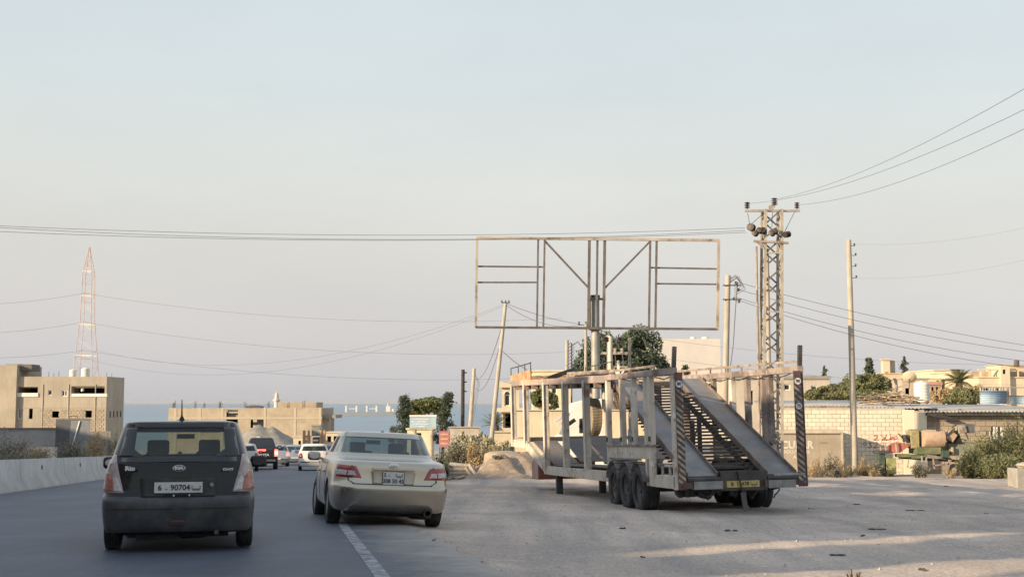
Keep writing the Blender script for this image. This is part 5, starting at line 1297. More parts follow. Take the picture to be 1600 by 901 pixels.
house('boundary_wall', 'low cream boundary wall seen through the trailer bays', 806, 1010, 641, 71, .3, M('bwall', (.58, .50, .37), var=.1, scale=.8, streak=(.47, .41, .31)), cat='wall', roof=.05)
H4 = house('white_block_building', 'big plain whitish building behind the large tree', 1004, 1127, 529, 150, 14, whitew, par=.2, cat='building')
for k, (a, b, t) in enumerate(((1010, 1019, 523), (1021, 1031, 523))):
    x0 = (a - 1004) * .075; x1 = (b - 1004) * .075; MB().b2((x0, 2, H4['T'] - .3), (x1, 4, H4['T'] + .5)).build('roof_unit', M('unit_grey', (.34, .35, .33), var=.1), H4)
tank('white water tank at the left of the pair on the whitish building', 1083, 153, 526, 532, 9); tank('white water tank near the pole side of the whitish building roof', 1102, 153, 526, 532, 11)
house('grey_flat_house', 'grey flat roofed house with small dark windows behind the trailer tail', 1140, 1297, 592, 100, 10, M('grey_flat', (.44, .40, .34), rough=.95, var=.1, scale=.6, streak=(.36, .33, .28)),
      [(1226, 599.5, 1236, 609.5, 'frame'), (1268, 602, 1278, 610, 'frame'), (1166, 610, 1178, 632), (1190, 602, 1196, 612, 'frame')], slab=M('slab_dark', (.26, .24, .22), var=.1), roof=.25)

# houses on the rise to the right
house('tall_cream_block', 'narrow tall cream stair block with flat roof', 1383, 1394, 562, 160, .9, creamw, [(1386, 581, 1392, 584)], cat='building')
house('tall_block_shaded_side', 'side of the cream stair block with its shade painted in', 1394.5, 1402, 564, 161, 2, M('cream_shaded', (.46, .41, .34), var=.08, streak=(.36, .3, .25)), cat='building')  # shaded side of the same stair block, shade put into a darker colour
house('brown_house', 'wide brownish house with flat roof under the stair block', 1376, 1430, 584, 158, 6, M('brown_w', (.47, .39, .30), var=.12, scale=.5), [(1384, 592, 1390, 600)])
house('brown_shed', 'grey brown flat shed behind the white water tank', 1412, 1453, 592, 120, 8, M('shed_w', (.42, .35, .28), var=.1, scale=.6), [(1417, 606, 1424, 616)], cat='shed')
house('cream_cottage', 'little cream house in front of the grey walled house', 1453, 1474, 592, 140, 3, creamw, [(1466, 594, 1470, 600)])
house('pale_house', 'pale house with dark corner opening next to the date palm', 1463, 1494, 578.5, 150, 8, M('pale_y', (.56, .50, .36), var=.08), [(1484, 583, 1490, 590), (1484, 593, 1492, 606)])
house('yellow_wing', 'low yellow wing of the villa behind the date palm', 1490, 1536, 582, 141, 7, M('yellow_w', (.56, .485, .365), var=.08, scale=.4, streak=(.50, .42, .31)), [(1519, 596, 1532, 606)])
V1 = house('yellow_villa', 'yellow villa with roof terrace colonnade', 1533, 1640, 590, 130, 12, M('yellow_w'), [(1540, 604, 1548, 612), (1560, 604, 1572, 612)], par=.0, roof=.1)
m_ = 130 / F; zt0 = V1['T'] + .1
for k in range(9):
    x = .2 + k * .93; MB().b2((x, .1, zt0), (x + .2, .3, zt0 + .66)).build('terrace_post', creamw, V1)
MB().b2((0, .05, zt0 + .66), (V1['W'], .35, zt0 + .80)).build('terrace_beam', creamw, V1)
MB().b2((0, 2.2, zt0), (V1['W'], 2.4, zt0 + .60)).build('terrace_back', M('terr', (.42, .31, .2), var=.15), V1)
house('villa_tower', 'square yellow stair tower of the villa with dark tank on top', 1568, 1582, 570, 129.5, 4, M('yellow_w'), [(1571, 577, 1576, 584)], cat='building', roof=.06)
house('villa_upper', 'upper tan storey of the villa behind the terrace', 1581, 1650, 571.5, 134, 5, M('tan_w', (.50, .40, .27), var=.1), cat='building', roof=.08)
tank('dark water tank on the villa tower', 1588.5, 132, 562, 571.5, 8, M('tank_dark', (.12, .10, .09), var=.2))
house('red_roof_hut', 'small hut with reddish roof beside the pale house', 1455, 1473, 601, 118, 3, M('hut', (.36, .28, .22), var=.2), [(1458, 604, 1462, 614), (1465, 604, 1469, 614)], slab=M('hut_roof', (.42, .24, .16), var=.15), cat='hut', roof=.3)

# ship and boat
sm = at(573, 647.3, 4000); 
SH = thing('cargo_ship', 'hazy cargo ship with deck cranes far out on the sea', 'ship', (sm.x, 4000, -40.0), R(2))
ship_w = M('ship_white', (.62, .58, .56), var=.05); ship_h = M('ship_hull', (.22, .25, .29), var=.1)  # grey-blue hull puts the fading of distant haze into its colour
MB().prism([(-98, 9), (-92, 0), (95, 0), (100, 10), (98, 13), (-98, 11)], 'y', -14, 14).build('hull', ship_h, SH)
for px in (541, 557, 573, 588):
    x = (px - 573) * 2.0; MB().b2((x - 2.5, -4, 10), (x + 2.5, 4, 31)).build('crane', ship_w, SH)
for (a, b) in ((541, 557), (573, 588)): MB().bar(((a - 573) * 2, 0, 22), ((b - 573) * 2, 0, 22), 2, 2).build('jib', ship_w, SH)
MB().b2((60, -12, 11), (74, 12, 30)).build('bridge', ship_w, SH); MB().b2((70, -10, 11), (84, 10, 22)).build('deck_house', ship_w, SH); MB().b2((63, -2, 30), (66, 2, 38)).build('funnel', ship_w, SH)
bt = at(583.5, 676, 1500); bt_ = thing('sail_boat', 'tiny white sailing boat off the shore', 'boat', (bt.x, 1500, -40.0))
MB().prism([(-3, .9), (-2.4, -.2), (2.4, -.2), (3, .9)], 'y', -1, 1).build('hull', ship_w, bt_)
MB().add([(-1.5, 0, 1), (1.8, 0, 1), (.2, 0, 6.5), (-1.5, .12, 1), (1.8, .12, 1), (.2, .12, 6.5)], [(0, 1, 2), (5, 4, 3), (0, 3, 4, 1), (1, 4, 5, 2), (2, 5, 3, 0)]).build('sail', ship_w, bt_)
# ------------------------------------------------------------------ vegetation
nr_ = np.random.default_rng(11)
def leaf_quads(P, size, asp=.6, up=None):
    """one small bent leaf clump (two triangles) at each point"""
    n = len(P); a = nr_.normal(size=(n, 3)); a /= np.linalg.norm(a, axis=1)[:, None]
    if up is not None: a = a * (1 - up[1]) + np.asarray(up[0]) * up[1]; a /= np.linalg.norm(a, axis=1)[:, None]
    b = nr_.normal(size=(n, 3)); b -= (b * a).sum(1)[:, None] * a; b /= np.linalg.norm(b, axis=1)[:, None]
    s = (size * nr_.uniform(.55, 1.35, n))[:, None]
    v = np.stack([P - a * s, P + b * s * asp, P + a * s, P - b * s * asp], 1).reshape(-1, 3)
    f = np.arange(4 * n).reshape(n, 4); return v, f
def in_blob(c, r, n, shell=.55):
    d = nr_.normal(size=(n, 3)); d /= np.linalg.norm(d, axis=1)[:, None]
    rad = shell + (1 - shell) * nr_.random(n) ** .6
    # lumpy surface
    k = nr_.uniform(2, 5, size=(4, 3)); ph = nr_.uniform(0, 6, 4)
    g = 1 + .16 * np.sin(d @ k.T + ph).sum(1) / 2
    return np.asarray(c) + d * np.asarray(r) * (rad * g)[:, None]
def gapped(P, scale, thr=-.25):
    k = nr_.uniform(-1, 1, size=(5, 3)) * scale; ph = nr_.uniform(0, 6, 5)
    return P[(np.sin(P @ k.T + ph).sum(1) / 2.2) > thr]
g_olive = leafmat('leaf_olive', (.05, .062, .03), (.15, .16, .075)); g_dark_l = leafmat('leaf_dark', (.040, .055, .042), (.105, .13, .09), .35)
g_pine = leafmat('leaf_pine', (.030, .042, .034), (.085, .10, .07)); g_tam = leafmat('leaf_tamarisk', (.082, .092, .048), (.215, .215, .12), .4)
g_dry = leafmat('leaf_dry', (.16, .12, .07), (.36, .29, .18)); g_palm = leafmat('leaf_palm', (.06, .068, .036), (.17, .16, .09)); g_grey = leafmat('leaf_grey', (.07, .07, .055), (.20, .185, .14))
bark = M('bark', (.12, .09, .065), rough=.95, var=.3, scale=6, bump=.4, bscale=12)
def tree(name, label, px, d, blobs, n, size, leaf, trunk=.2, cat='tree', group=None, gap=1.0, asp=.6, thr=-.35, base=None):
    """blobs in photograph pixels: (px, py, rx px, ry px, depth offset m)"""
    g = gpt(px, d); m_ = d / F; o = thing(name, label, cat, g, 0, group)
    tot = sum(b[2] * b[3] for b in blobs); Vs = []; Fs = []; cnt = 0
    tops = []
    for b in blobs:
        c = at(b[0], b[1], d) - g; c.y += b[4] if len(b) > 4 else 0
        r = (b[2] * m_, max(b[2], b[3]) * m_ * .9, b[3] * m_); tops.append(c)
        P = in_blob(c, r, int(n * b[2] * b[3] / tot)); P = gapped(P, gap * 6.5 / max(r), thr)
        v, f = leaf_quads(P, size, asp); Vs.append(v); Fs.append(f + cnt); cnt += len(v)
    raw('crown', np.concatenate(Vs), np.concatenate(Fs), leaf, o)
    mb = MB(); lowest = min(t.z for t in tops); fork = Vector((0, 0, lowest * .55))
    mb.path([(0, 0, -.4), tuple(fork * .5 + Vector((.1 * trunk, 0, 0))), tuple(fork)], [trunk * 1.2, trunk, trunk * .8], 9)
    for t in tops: mb.path([tuple(fork), tuple(fork.lerp(t, .5) + Vector((.2, 0, .1))), tuple(t)], [trunk * .6, trunk * .4, trunk * .12], 6)
    mb.build('trunk', bark, o, smooth=50); return o
def conifer(name, label, px, d, top, bot, wpx, n, leaf, size, lean=0, ragged=.35, cat='tree', group=None, slim=False):
    g = gpt(px, d); m_ = d / F; o = thing(name, label, cat, g, 0, group)
    zt = (at(px, top, d) - g).z; zb = (at(px, bot, d) - g).z; W_ = wpx * m_ / 2
    Vs = []; Fs = []; cnt = 0; q = random.Random(int(px)); mb = MB()
    mb.path([(0, 0, -.3), (lean * .5 * m_, 0, zt * .5), (lean * m_, 0, zt)], [.16, .11, .02], 7)
    nb = max(14, int((zt - zb) / .32))
    for i in range(nb):
        t = i / nb; z = zb + (zt - zb) * t
        for k in range(1 if slim else 3):
            a = q.random() * 6.28; prof = (math.sin(math.pi * min(1, t * 1.0 + .12)) ** .5 if slim else (1 - t) ** .8)
            L_ = W_ * prof * q.uniform(1 - ragged, 1 + ragged * .6) + .05
            p0 = Vector((lean * m_ * t, 0, z)); p1 = p0 + Vector((math.cos(a) * L_, math.sin(a) * L_, q.uniform(-.1, .35) * L_))
            if not slim: mb.path([tuple(p0), tuple(p1)], [.03, .01], 3, caps=False)
            m2 = max(6, int(n / nb / (1 if slim else 3)))
            u = nr_.random(m2)[:, None] ** .7
            P = np.asarray(p0) * (1 - u) + np.asarray(p1) * u + nr_.normal(size=(m2, 3)) * np.array([1, 1, .7]) * (W_ * .11 + .05) * (1 if not slim else 2.2 * prof)
            v, f = leaf_quads(P, size, .45); Vs.append(v); Fs.append(f + cnt); cnt += len(v)
    raw('crown', np.concatenate(Vs), np.concatenate(Fs), leaf, o); mb.build('trunk', bark, o); return o
def palm(name, label, px, d, top, crown_y, rpx, nf=34, droop=.9):
    g = gpt(px, d); m_ = d / F; o = thing(name, label, 'palm tree', g); zc = (at(px, crown_y, d) - g).z; L_ = rpx * m_
    MB().path([(0, 0, -.3), (.05, 0, zc * .5), (0, 0, zc)], [.28, .22, .24], 9).build('trunk', bark, o, smooth=50)
    q = random.Random(3); v = []; f = []
    for k in range(nf):
        a = k * 2.4; e = R(q.uniform(-15, 80)); fl = L_ * q.uniform(.8, 1.1); pts = []
        for i in range(9):
            t = i / 8; h = fl * t * math.cos(e) + .0; z = fl * (t * math.sin(e) - droop * .45 * t * t * (1.2 - .5 * math.sin(e)))
            pts.append(Vector((math.cos(a) * h, math.sin(a) * h, zc + z)))
        side = Vector((-math.sin(a), math.cos(a), 0))
        for i in range(1, 9):
            d_ = (pts[i] - pts[i - 1]); ll = fl * .26 * (1 - .6 * abs(i / 8 - .45))
            for s in (-1, 1):
                for j in range(2):
                    p = pts[i - 1].lerp(pts[i], .5 * j); tip = p + (side * s * .75 + d_.normalized() * .8 + Vector((0, 0, -.22))) * ll
                    n_ = len(v); wv = d_.normalized() * ll * .10
                    v += [tuple(p - wv), tuple(p + wv), tuple(tip)]; f.append((n_, n_ + 1, n_ + 2))
        n_ = len(v)
        for i, p in enumerate(pts): v += [tuple(p - side * .025), tuple(p + side * .025)]
        for i in range(8): f += [(n_ + 2 * i, n_ + 2 * i + 1, n_ + 2 * i + 3), (n_ + 2 * i, n_ + 2 * i + 3, n_ + 2 * i + 2)]
    raw('fronds', v, f, g_palm, o); return o
def shrub(name, label, px, d, top, wpx, n, leaf, size, stems=True, cat='shrub', group=None, blades=False, asp=.35, base_off=0):
    g = gpt(px, d); g.z += base_off; m_ = d / F; o = thing(name, label, cat, g, 0, group)
    H = max(.2, (at(px, top, d) - g).z); W_ = wpx * m_ / 2; q = random.Random(int(px * 3 + d)); mb = MB(); Vs = []; Fs = []; cnt = 0
    ns = max(8, int(n / 55))
    for i in range(ns):
        a = q.random() * 6.28; r = W_ * q.random() ** .5; hh = H * q.uniform(.45, 1.0) * (1 - .45 * (r / W_) ** 2)
        p0 = Vector((math.cos(a) * r * .35, math.sin(a) * r * .35, -.05)); p1 = Vector((math.cos(a) * r, math.sin(a) * r * .8, hh))
        if stems: mb.path([tuple(p0), tuple(p0.lerp(p1, .5) + Vector((0, 0, .08 * H))), tuple(p1)], [.012, .009, .004], 3, caps=False)
        m2 = int(n / ns); u = nr_.uniform(.25, 1.05, m2)[:, None]
        P = np.asarray(p0) * (1 - u) + np.asarray(p1) * u + nr_.normal(size=(m2, 3)) * np.array([W_ * .11, W_ * .11, H * .07])
        P[:, 2] = np.maximum(P[:, 2], .02)
        v, f = leaf_quads(P, size, asp, ((0, 0, 1), .55) if blades else None); Vs.append(v); Fs.append(f + cnt); cnt += len(v)
    raw('foliage', np.concatenate(Vs), np.concatenate(Fs), leaf, o)
    if stems: mb.build('stems', bark, o)
    return o

tree('large_tree', 'large dense dark green tree behind the billboard post', 970, 108, [(965, 565, 45, 42), (1000, 545, 32, 33), (935, 560, 32, 34), (912, 572, 18, 26), (1020, 572, 24, 24), (1038, 580, 12, 12), (990, 530, 18, 16), (945, 535, 16, 17), (975, 590, 48, 22)], 34000, .115, g_dark_l, .35, thr=-.5)
tree('round_tree', 'rounded green tree seen through the trailer nose bays', 848, 84, [(845, 622, 16, 15), (862, 628, 12, 13)], 5200, .08, g_olive, .14)
MB() 
tree('umbrella_pine', 'broad flat topped pine behind the blue billboard', 668, 140, [(655, 637, 20, 14), (680, 634, 18, 11), (668, 630, 22, 9), (692, 640, 12, 12), (645, 645, 12, 12)], 9000, .15, g_olive, .22, thr=-.5)
conifer('ragged_cypress', 'ragged dark conifer left of the blue billboard', 632, 120, 617, 700, 48, 4200, g_pine, .115, ragged=.55)
conifer('ragged_cypress', 'dark leaning conifer with bent tip right of the blue billboard', 690, 112, 611, 690, 36, 3400, g_pine, .115, lean=10, ragged=.65)
conifer('small_cypress', 'tiny dark cypress beside the champagne saloon roof', 613, 125, 667, 690, 10, 900, g_pine, .11)
tree('feathery_tree', 'wide feathery grey green tree behind the block wall roof', 1340, 86, [(1350, 600, 30, 18), (1320, 610, 24, 14), (1290, 614, 20, 11), (1372, 602, 22, 16), (1270, 617, 14, 9), (1340, 618, 55, 10)], 30000, .075, g_tam, .18, thr=-.55)
conifer('slim_cypress', 'slim cypress above the grey flat house', 1290.5, 150, 570, 610, 5, 700, g_pine, .16, slim=True)
conifer('young_pine', 'young pine with star shaped top behind the feathery tree', 1361, 120, 559, 600, 19, 1700, g_pine, .14)
conifer('slim_cypress', 'slim cypress beside the cream stair block', 1416.5, 170, 555, 600, 8.5, 1200, g_pine, .17, slim=True)
conifer('slim_cypress', 'very small cypress over the brown shed roof', 1437, 170, 582, 600, 4, 400, g_pine, .14, slim=True)
conifer('young_pine', 'little conifer standing before the whitish building', 1071.5, 120, 571, 600, 16, 1200, g_pine, .13)
shrub('bare_bush', 'spindly bare bush at the edge of the grey flat house', 1300, 98, 597, 12, 260, g_grey, .06)
palm('date_palm', 'date palm with arching grey green fronds in front of the yellow villa', 1502, 95, 578, 598, 36, 44, 1.15)
palm('young_palm', 'low palm with stiff upright fronds beside the leaning pole', 774, 84, 634, 664, 27, 26, .5)
tree('dry_bush', 'dense olive bush under the date palm', 1508, 90, [(1508, 618, 22, 12), (1500, 625, 26, 10)], 5200, .085, g_tam, .08, cat='bush', thr=-.8)
tree('dry_bush', 'brown dry bush left of the date palm', 1474, 91, [(1472, 619, 20, 11), (1486, 616, 14, 11)], 4400, .085, g_dry, .08, cat='bush', thr=-.8)
tree('dry_bush', 'brown bush between the palm and the blue sheet', 1528, 92, [(1527, 615, 12, 13)], 2200, .085, g_dry, .08, cat='bush', thr=-.8)

# prickly pears and scrub between road and trailer
pear_m = leafmat('pear_pad', (.10, .105, .075), (.31, .29, .21), .0)
def prickly(label, px, d, top, wpx, n, group):
    g = gpt(px, d); m_ = d / F; o = thing('prickly_pear', label, 'cactus', g, 0, group); H = (at(px, top, d) - g).z; W_ = wpx * m_ / 2
    q = random.Random(int(px)); mb = MB()
    for i in range(n * 3):
        a = q.random() * 6.28; r = W_ * q.random() ** .6; z = H * q.random() ** .7 * (1 - .4 * (r / W_) ** 2); s_ = q.uniform(.06, .115)
        c = Vector((math.cos(a) * r, math.sin(a) * r * .7, z)); yaw_ = q.random() * 3.14; tl = q.uniform(-.7, .7); ux = Vector((math.cos(yaw_), math.sin(yaw_), 0)); up = Vector((-math.sin(yaw_) * tl, math.cos(yaw_) * tl, 1)).normalized(); nn = ux.cross(up)
        ring = [c + ux * math.cos(t) * s_ * .62 + up * (math.sin(t) + .6) * s_ for t in [k * 6.283 / 8 for k in range(8)]]
        vs = ring + [c + up * s_ * .6 + nn * .03, c + up * s_ * .6 - nn * .03]
        mb.add(vs, [(k, (k + 1) % 8, 8) for k in range(8)] + [((k + 1) % 8, k, 9) for k in range(8)])
    mb.build('pads', pear_m, o, smooth=60); return o
gp = 'prickly pear hedge'
for (px, d, top, wp, n, lb) in ((712, 62, 688, 34, 210, 'prickly pear clump beside the red sign'), (738, 60, 682, 40, 300, 'tall pale prickly pear clump below the leaning pole'), (762, 58, 684, 34, 260, 'prickly pear clump behind the earth mound'), (790, 57, 690, 34, 240, 'prickly pear clump touching the trailer nose'), (722, 66, 676, 40, 220, 'prickly pear at the back by the grey wall'), (752, 66, 675, 40, 220, 'prickly pear at the back under the low palm')):
    prickly(lb, px, d, top, wp, n, gp)
shrub('dark_scrub', 'dark low scrub right beside the champagne saloon', 687, 50, 704, 34, 1800, g_dark_l, .055); shrub('dark_scrub', 'dark green scrub at the foot of the prickly pears', 742, 54, 706, 34, 1500, g_dark_l, .05)
shrub('weed_tuft', 'grey weeds on top of the earth mound', 800, 52, 700, 26, 500, g_grey, .045); shrub('weed_tuft', 'grey weeds on the side of the earth mound', 778, 50, 716, 22, 420, g_grey, .04)
shrub('weed_tuft', 'weeds between the concrete rubble and the mound', 736, 50.5, 727, 16, 300, g_grey, .04)
for (px, d, top, wp, lf, lb) in ((708, 53, 694, 34, g_grey, 'grey twiggy scrub close behind the broken concrete'), (726, 53, 690, 36, g_grey, 'taller grey twiggy scrub behind the broken concrete'), (742, 52.5, 694, 30, g_dry, 'straw coloured scrub at the left foot of the mound'), (715, 57, 694, 44, g_grey, 'grey twiggy scrub in front of the red sign'), (750, 56, 688, 50, g_grey, 'wide grey twiggy scrub under the leaning pole'), (785, 55, 694, 40, g_grey, 'grey twiggy scrub by the trailer nose'), (735, 58, 690, 44, g_dry, 'straw coloured scrub among the prickly pears'), (768, 57, 692, 40, g_dry, 'straw coloured scrub behind the boulder')):
    shrub('twiggy_scrub', lb, px, d, top - 8, wp, 2600, lf, .055)
# dry scrub behind the barrier
gl = 'dry scrub behind the barrier'
for (px, d, top, wp, n, lf, lb) in ((10, 78, 668, 70, 1500, g_grey, 'dark dry scrub at the end of the low grey wall'), (60, 74, 690, 70, 1300, g_dry, 'brownish scrub in front of the low grey wall'), (112, 72, 684, 60, 1500, g_grey, 'tangled scrub in front of the metal gate'), (148, 76, 672, 40, 1200, g_dry, 'tall dry reeds beside the metal gate'), (180, 84, 668, 36, 900, g_grey, 'grey scrub by the corner of the grey house'), (200, 110, 662, 26, 600, g_grey, 'thin bush between the grey house and the black hatchback'), (35, 66, 700, 90, 1300, g_grey, 'low weeds close behind the barrier')):
    shrub('dry_scrub', lb, px, d, top, wp, n, lf, .075, group=gl)
shrub('reed_plume', 'leaning dry reed with drooping dark plume beside the metal gate', 147, 77, 660, 16, 260, g_dry, .09, blades=True)
# right yard: dry grass and the big bush
q = random.Random(21)
for k in range(14):
    px = 1262 + k * 11 + q.uniform(-4, 4)
    if 1398 < px < 1420: continue
    wp = q.uniform(16, 26); tp = q.uniform(722, 730)
    shrub('straw_tuft', 'short straw tuft in the dry strip along the foot of the block wall', px, q.uniform(56, 59), tp, wp, 420, g_dry if q.random() < .7 else g_grey, .055, cat='grass', group='straw tufts along the block wall', blades=True, asp=.12)
for (px, d, top, wp, n, lf, lb) in ((1276, 57, 712, 36, 1500, g_dry, 'dry straw grass in front of the lettered container'), (1300, 58, 706, 34, 1300, g_grey, 'brown dead bush in front of the container end'), (1318, 57.5, 714, 24, 900, g_dry, 'dry straw tuft left of the concrete pole'), (1350, 58.5, 712, 32, 1300, g_dry, 'dry straw tuft right of the concrete pole'), (1368, 58, 716, 26, 900, g_grey, 'brown dead bush beside the old machine'), (1305, 56, 726, 20, 500, g_grey, 'low dark dead bush before the straw'), (1434, 55, 716, 34, 800, g_grey, 'dead grey bush in front of the old machine'), (1483, 54.5, 728, 20, 500, g_dry, 'straw tuft at the foot of the green bush')):
    shrub('dry_grass', lb, px, d, top, wp, n, lf, .06, blades=lf is g_dry, asp=.12 if lf is g_dry else .3, cat='grass')
for (px, d, top, wp, n, lb) in ((1545, 56, 672, 76, 4800, 'broad yellow green feathery bush by the window'), (1590, 55, 648, 84, 5600, 'tallest feathery bush at the end of the grey block wall'), (1518, 54.5, 700, 50, 2600, 'low green bush skirt beside the old machine'), (1562, 53.5, 702, 72, 3200, 'low front bush spilling over the yard edge')):
    shrub('feathery_bush', lb, px, d, top, wp, n * 2, g_tam, .075, group='feathery bushes at the yard', asp=.25)
# ------------------------------------------------------------------ right yard: block walls, roofs, machine, container
WD = 63.0
def blockwall(name, label, x0, x1, top, bl, bh, mat, mortar, d=WD, openings=(), th=.2, base_drop=.3):
    A = at(x0, 700, d); g = gz(A.x, d) - base_drop; o = thing(name, label, 'wall', (A.x, d, g)); m_ = d / F
    W_ = (x1 - x0) * m_; H = at(x0, top, d).z - g
    hl = [((a - x0) * m_, at(x0, y1, d).z - g, (b - x0) * m_, at(x0, y0, d).z - g) for (a, y0, b, y1) in openings]
    facade(MB(), W_, H, hl, th).build('mortar_core', mortar, o)
    src = {}; n = 0; q = random.Random(1)
    for r_ in range(int(H / bh)):
        off = -.5 * bl if r_ % 2 else 0
        for c in range(int(W_ / bl) + 2):
            a = off + c * bl + .010; b = a + bl - .022; z0 = r_ * bh + .009; z1 = z0 + bh - .020
            a = max(a, 0); b = min(b, W_)
            if b - a < .06: continue
            if any(h[0] < (a + b) / 2 < h[2] and h[1] < (z0 + z1) / 2 < h[3] for h in hl): continue
            if z1 < .55 + base_drop - .3 and False: continue
            k = round(b - a, 2)
            if k not in src:
                src[k] = MB().b2((0, -.022, 0), (b - a, -.0005, z1 - z0)).build('block', mat, o); ob = src[k]
            else: ob = inst(src[k], o, (0, 0, 0))
            ob.location = (a, q.uniform(-.012, .0), z0); n += 1
    o['W'] = W_; o['H'] = H
    return o
blk_cream = M('block_cream', (.68, .62, .51), rough=.95, var=.14, scale=1.5, objvar=.07, patch=(.58, .51, .40), pcov=.3, pscale=2.5, psharp=.15, bump=.1, bscale=20)
mort = M('mortar', (.46, .41, .335), rough=.95, var=.1)
BW = blockwall('block_wall', 'long cream painted block wall with red graffiti behind the concrete pole', 1218, 1414, 637, .40, .20, blk_cream, mort)
blk_grey = M('block_grey', (.34, .29, .225), rough=.95, var=.14, scale=1.2, objvar=.14)
GW2 = blockwall('grey_block_wall', 'raw grey brown block wall with white framed window under the corrugated roof', 1450, 1640, 645, .52, .24, blk_grey, M('mortar_dk', (.20, .17, .135), var=.1), openings=((1545, 664, 1567, 688),))
m_ = WD / F
def gw(px, py): p = at(px, py, WD); return (px - 1450) * m_, p.z - GW2.location.z
a, z0 = gw(1545, 688); b, z1 = gw(1567, 664)
wf_ = MB()
for x in (a + .03, (a + b) / 2 - .08, (a + b) / 2 + .05, b - .05): wf_.b2((x - .03, .02, z0), (x + .05, .12, z1))
wf_.b2((a, .02, z1 - .06), (b, .12, z1)); wf_.b2((a, .02, z0), (b, .12, z0 + .06)); wf_.build('window_frame', frame_w, GW2)
MB().b2((a, .13, z0), (b, .15, z1)).build('pane', M('pane_green', (.10, .13, .12), rough=.15, var=.2), GW2)
MB().b2((a - .1, -.06, z0 - .08), (b + .1, .0, z0)).build('sill', conc, GW2)
# white sheet gate panels between the two walls
gp_ = gpt(1412, 62.6)
SG = thing('sheet_panel', 'bright cream metal sheet panels between the two block walls', 'gate', gp_)
for (x0, x1, yt) in ((1412, 1430, 640), (1430.5, 1449, 644)):
    a = (x0 - 1412) * .0313; b = (x1 - 1412) * .0313; MB().b2((a, 0, 0), (b, .05, at(x0, yt, 62.6).z - gp_.z)).build('sheet', M('sheet_cream', (.70, .64, .50), rough=.6, var=.05, scale=1, patch=(.55, .45, .33), pcov=.18, pscale=4), SG)

def corrugated(name, label, p0, ux, vx, nx_, amp, mat, nv=2, cat='roof'):
    """sheet from p0, along ux (waves across) and vx"""
    o = thing(name, label, cat, p0); v = []; f = []; ux = Vector(ux); vx = Vector(vx); nn = ux.cross(vx).normalized()
    if nn.z < 0 and abs(nn.z) > .1: nn = -nn
    for i in range(nx_ + 1):
        for j in range(nv): v.append(tuple(ux * (i / nx_) + vx * (j / (nv - 1)) + nn * amp * math.sin(i * math.pi / 2)))
    for i in range(nx_):
        for j in range(nv - 1): f.append((i * nv + j, (i + 1) * nv + j, (i + 1) * nv + j + 1, i * nv + j + 1))
    ob = raw('sheet', v, f, mat, o, smooth=True); s_ = ob.modifiers.new('t', 'SOLIDIFY'); s_.thickness = .012
    return o
zincs = M('zinc_sheet', (.44, .42, .38), rough=.5, metal=.35, var=.15, scale=1.2, patch=(.36, .27, .19), pcov=.3, pscale=.9, psharp=.15, patch2=(.55, .52, .46), p2cov=.35, p2scale=2)
zr = at(1600, 643, 62.4).z
A = at(1448, 642.5, 62.4)
RF = corrugated('corrugated_roof', 'sloping corrugated metal roof with dark scalloped edge over the grey block wall', A, (7.0, 0, 0), (0, 9.5, .30), 150, .035, zincs)
MB().b2((0, .12, -.20), (7, .24, -.05)).build('eaves_beam', dsteel, RF)
A = at(1395, 637.5, 63.5)
RF2 = corrugated('corrugated_roof', 'flat dusty corrugated roof behind the cream sheet panels', A, (2.1, 0, 0), (.6, 9, .36), 44, .03, zincs)
A = at(1216, 634, 63.4)
RF3 = corrugated('corrugated_roof', 'low corrugated lean-to roof on the block wall near the trailer tail', A, (3.6, 0, .02), (0, 7, .25), 76, .03, zincs)
MB().bar((0, -.05, -.06), (3.7, -.05, -.05), .10, .12).build('eaves_beam', rail_m, RF3)
A = at(1332, 636, 63.4)
RF4 = corrugated('corrugated_roof', 'middle corrugated roof carrying the wood heap', A, (2.1, 0, 0), (0, 9, .36), 44, .03, zincs)
# loose wood heaped on the roof
wood = M('old_wood', (.34, .27, .20), rough=.9, var=.35, scale=4, objvar=.4)
q = random.Random(9)
WP = thing('wood_heap', 'heap of weathered boards and branches on the roof by the white tank', 'wood pile', at(1395, 633, 66))
for k in range(120):
    x = q.triangular(-1.75, 1.75, 0); hh = .60 * max(.12, 1 - (abs(x) / 1.85) ** 2) * q.uniform(.05, 1.0); L_ = q.uniform(.4, 1.1); a = q.uniform(-.55, .55); e = q.uniform(-.35, .35)
    c = Vector((x, q.uniform(-.5, .8), .08 + hh)); dv = Vector((math.cos(a) * math.cos(e), math.sin(a), math.sin(e) * .7)) * L_ / 2
    MB().bar(c - dv, c + dv, q.uniform(.03, .09), q.uniform(.02, .05)).build('board', wood, WP)
MB().bar((.05, .1, .3), (.22, .1, 1.05), .09, .09).build('stump', MC['frame_light'], WP); MB().bar((-.25, .1, .80), (.75, .1, 1.02), .06, .06).build('branch', MC['frame_light'], WP)
tank('large white ribbed water tank standing behind the wood heap', 1440.5, 76, 595, 628, 23)
dp = at(1421, 592, 100)
DS = thing('satellite_dish', 'big cream satellite dish on the brown shed roof', 'dish', dp - Vector((0, 0, .55)))
MB().lathe([(0, -.02), (.25, .03), (.42, .10), (.55, .19), (.54, .20), (.40, .115), (.24, .045), (0, -.005)], 24, 'y').build('bowl', creamw, DS, smooth=40, loc=(0, 0, .62), rot=(R(35), 0, R(-18)))
MB().tube((0, .15, -.2), (0, .05, .6), .03, n=6).build('mast', dsteel, DS)
ty = at(1454, 643.2, 62.9)
RT = thing('roof_weight', 'old black tyre lying flat on the roof edge over the sheet panels', 'tyre', ty + Vector((0, 0, .0)))
MB().lathe([(.16, .03), (.20, .0), (.28, .0), (.31, .05), (.31, .13), (.28, .18), (.20, .18), (.16, .15)], 22, 'z', close=True).build('carcass', rubber, RT, smooth=40)
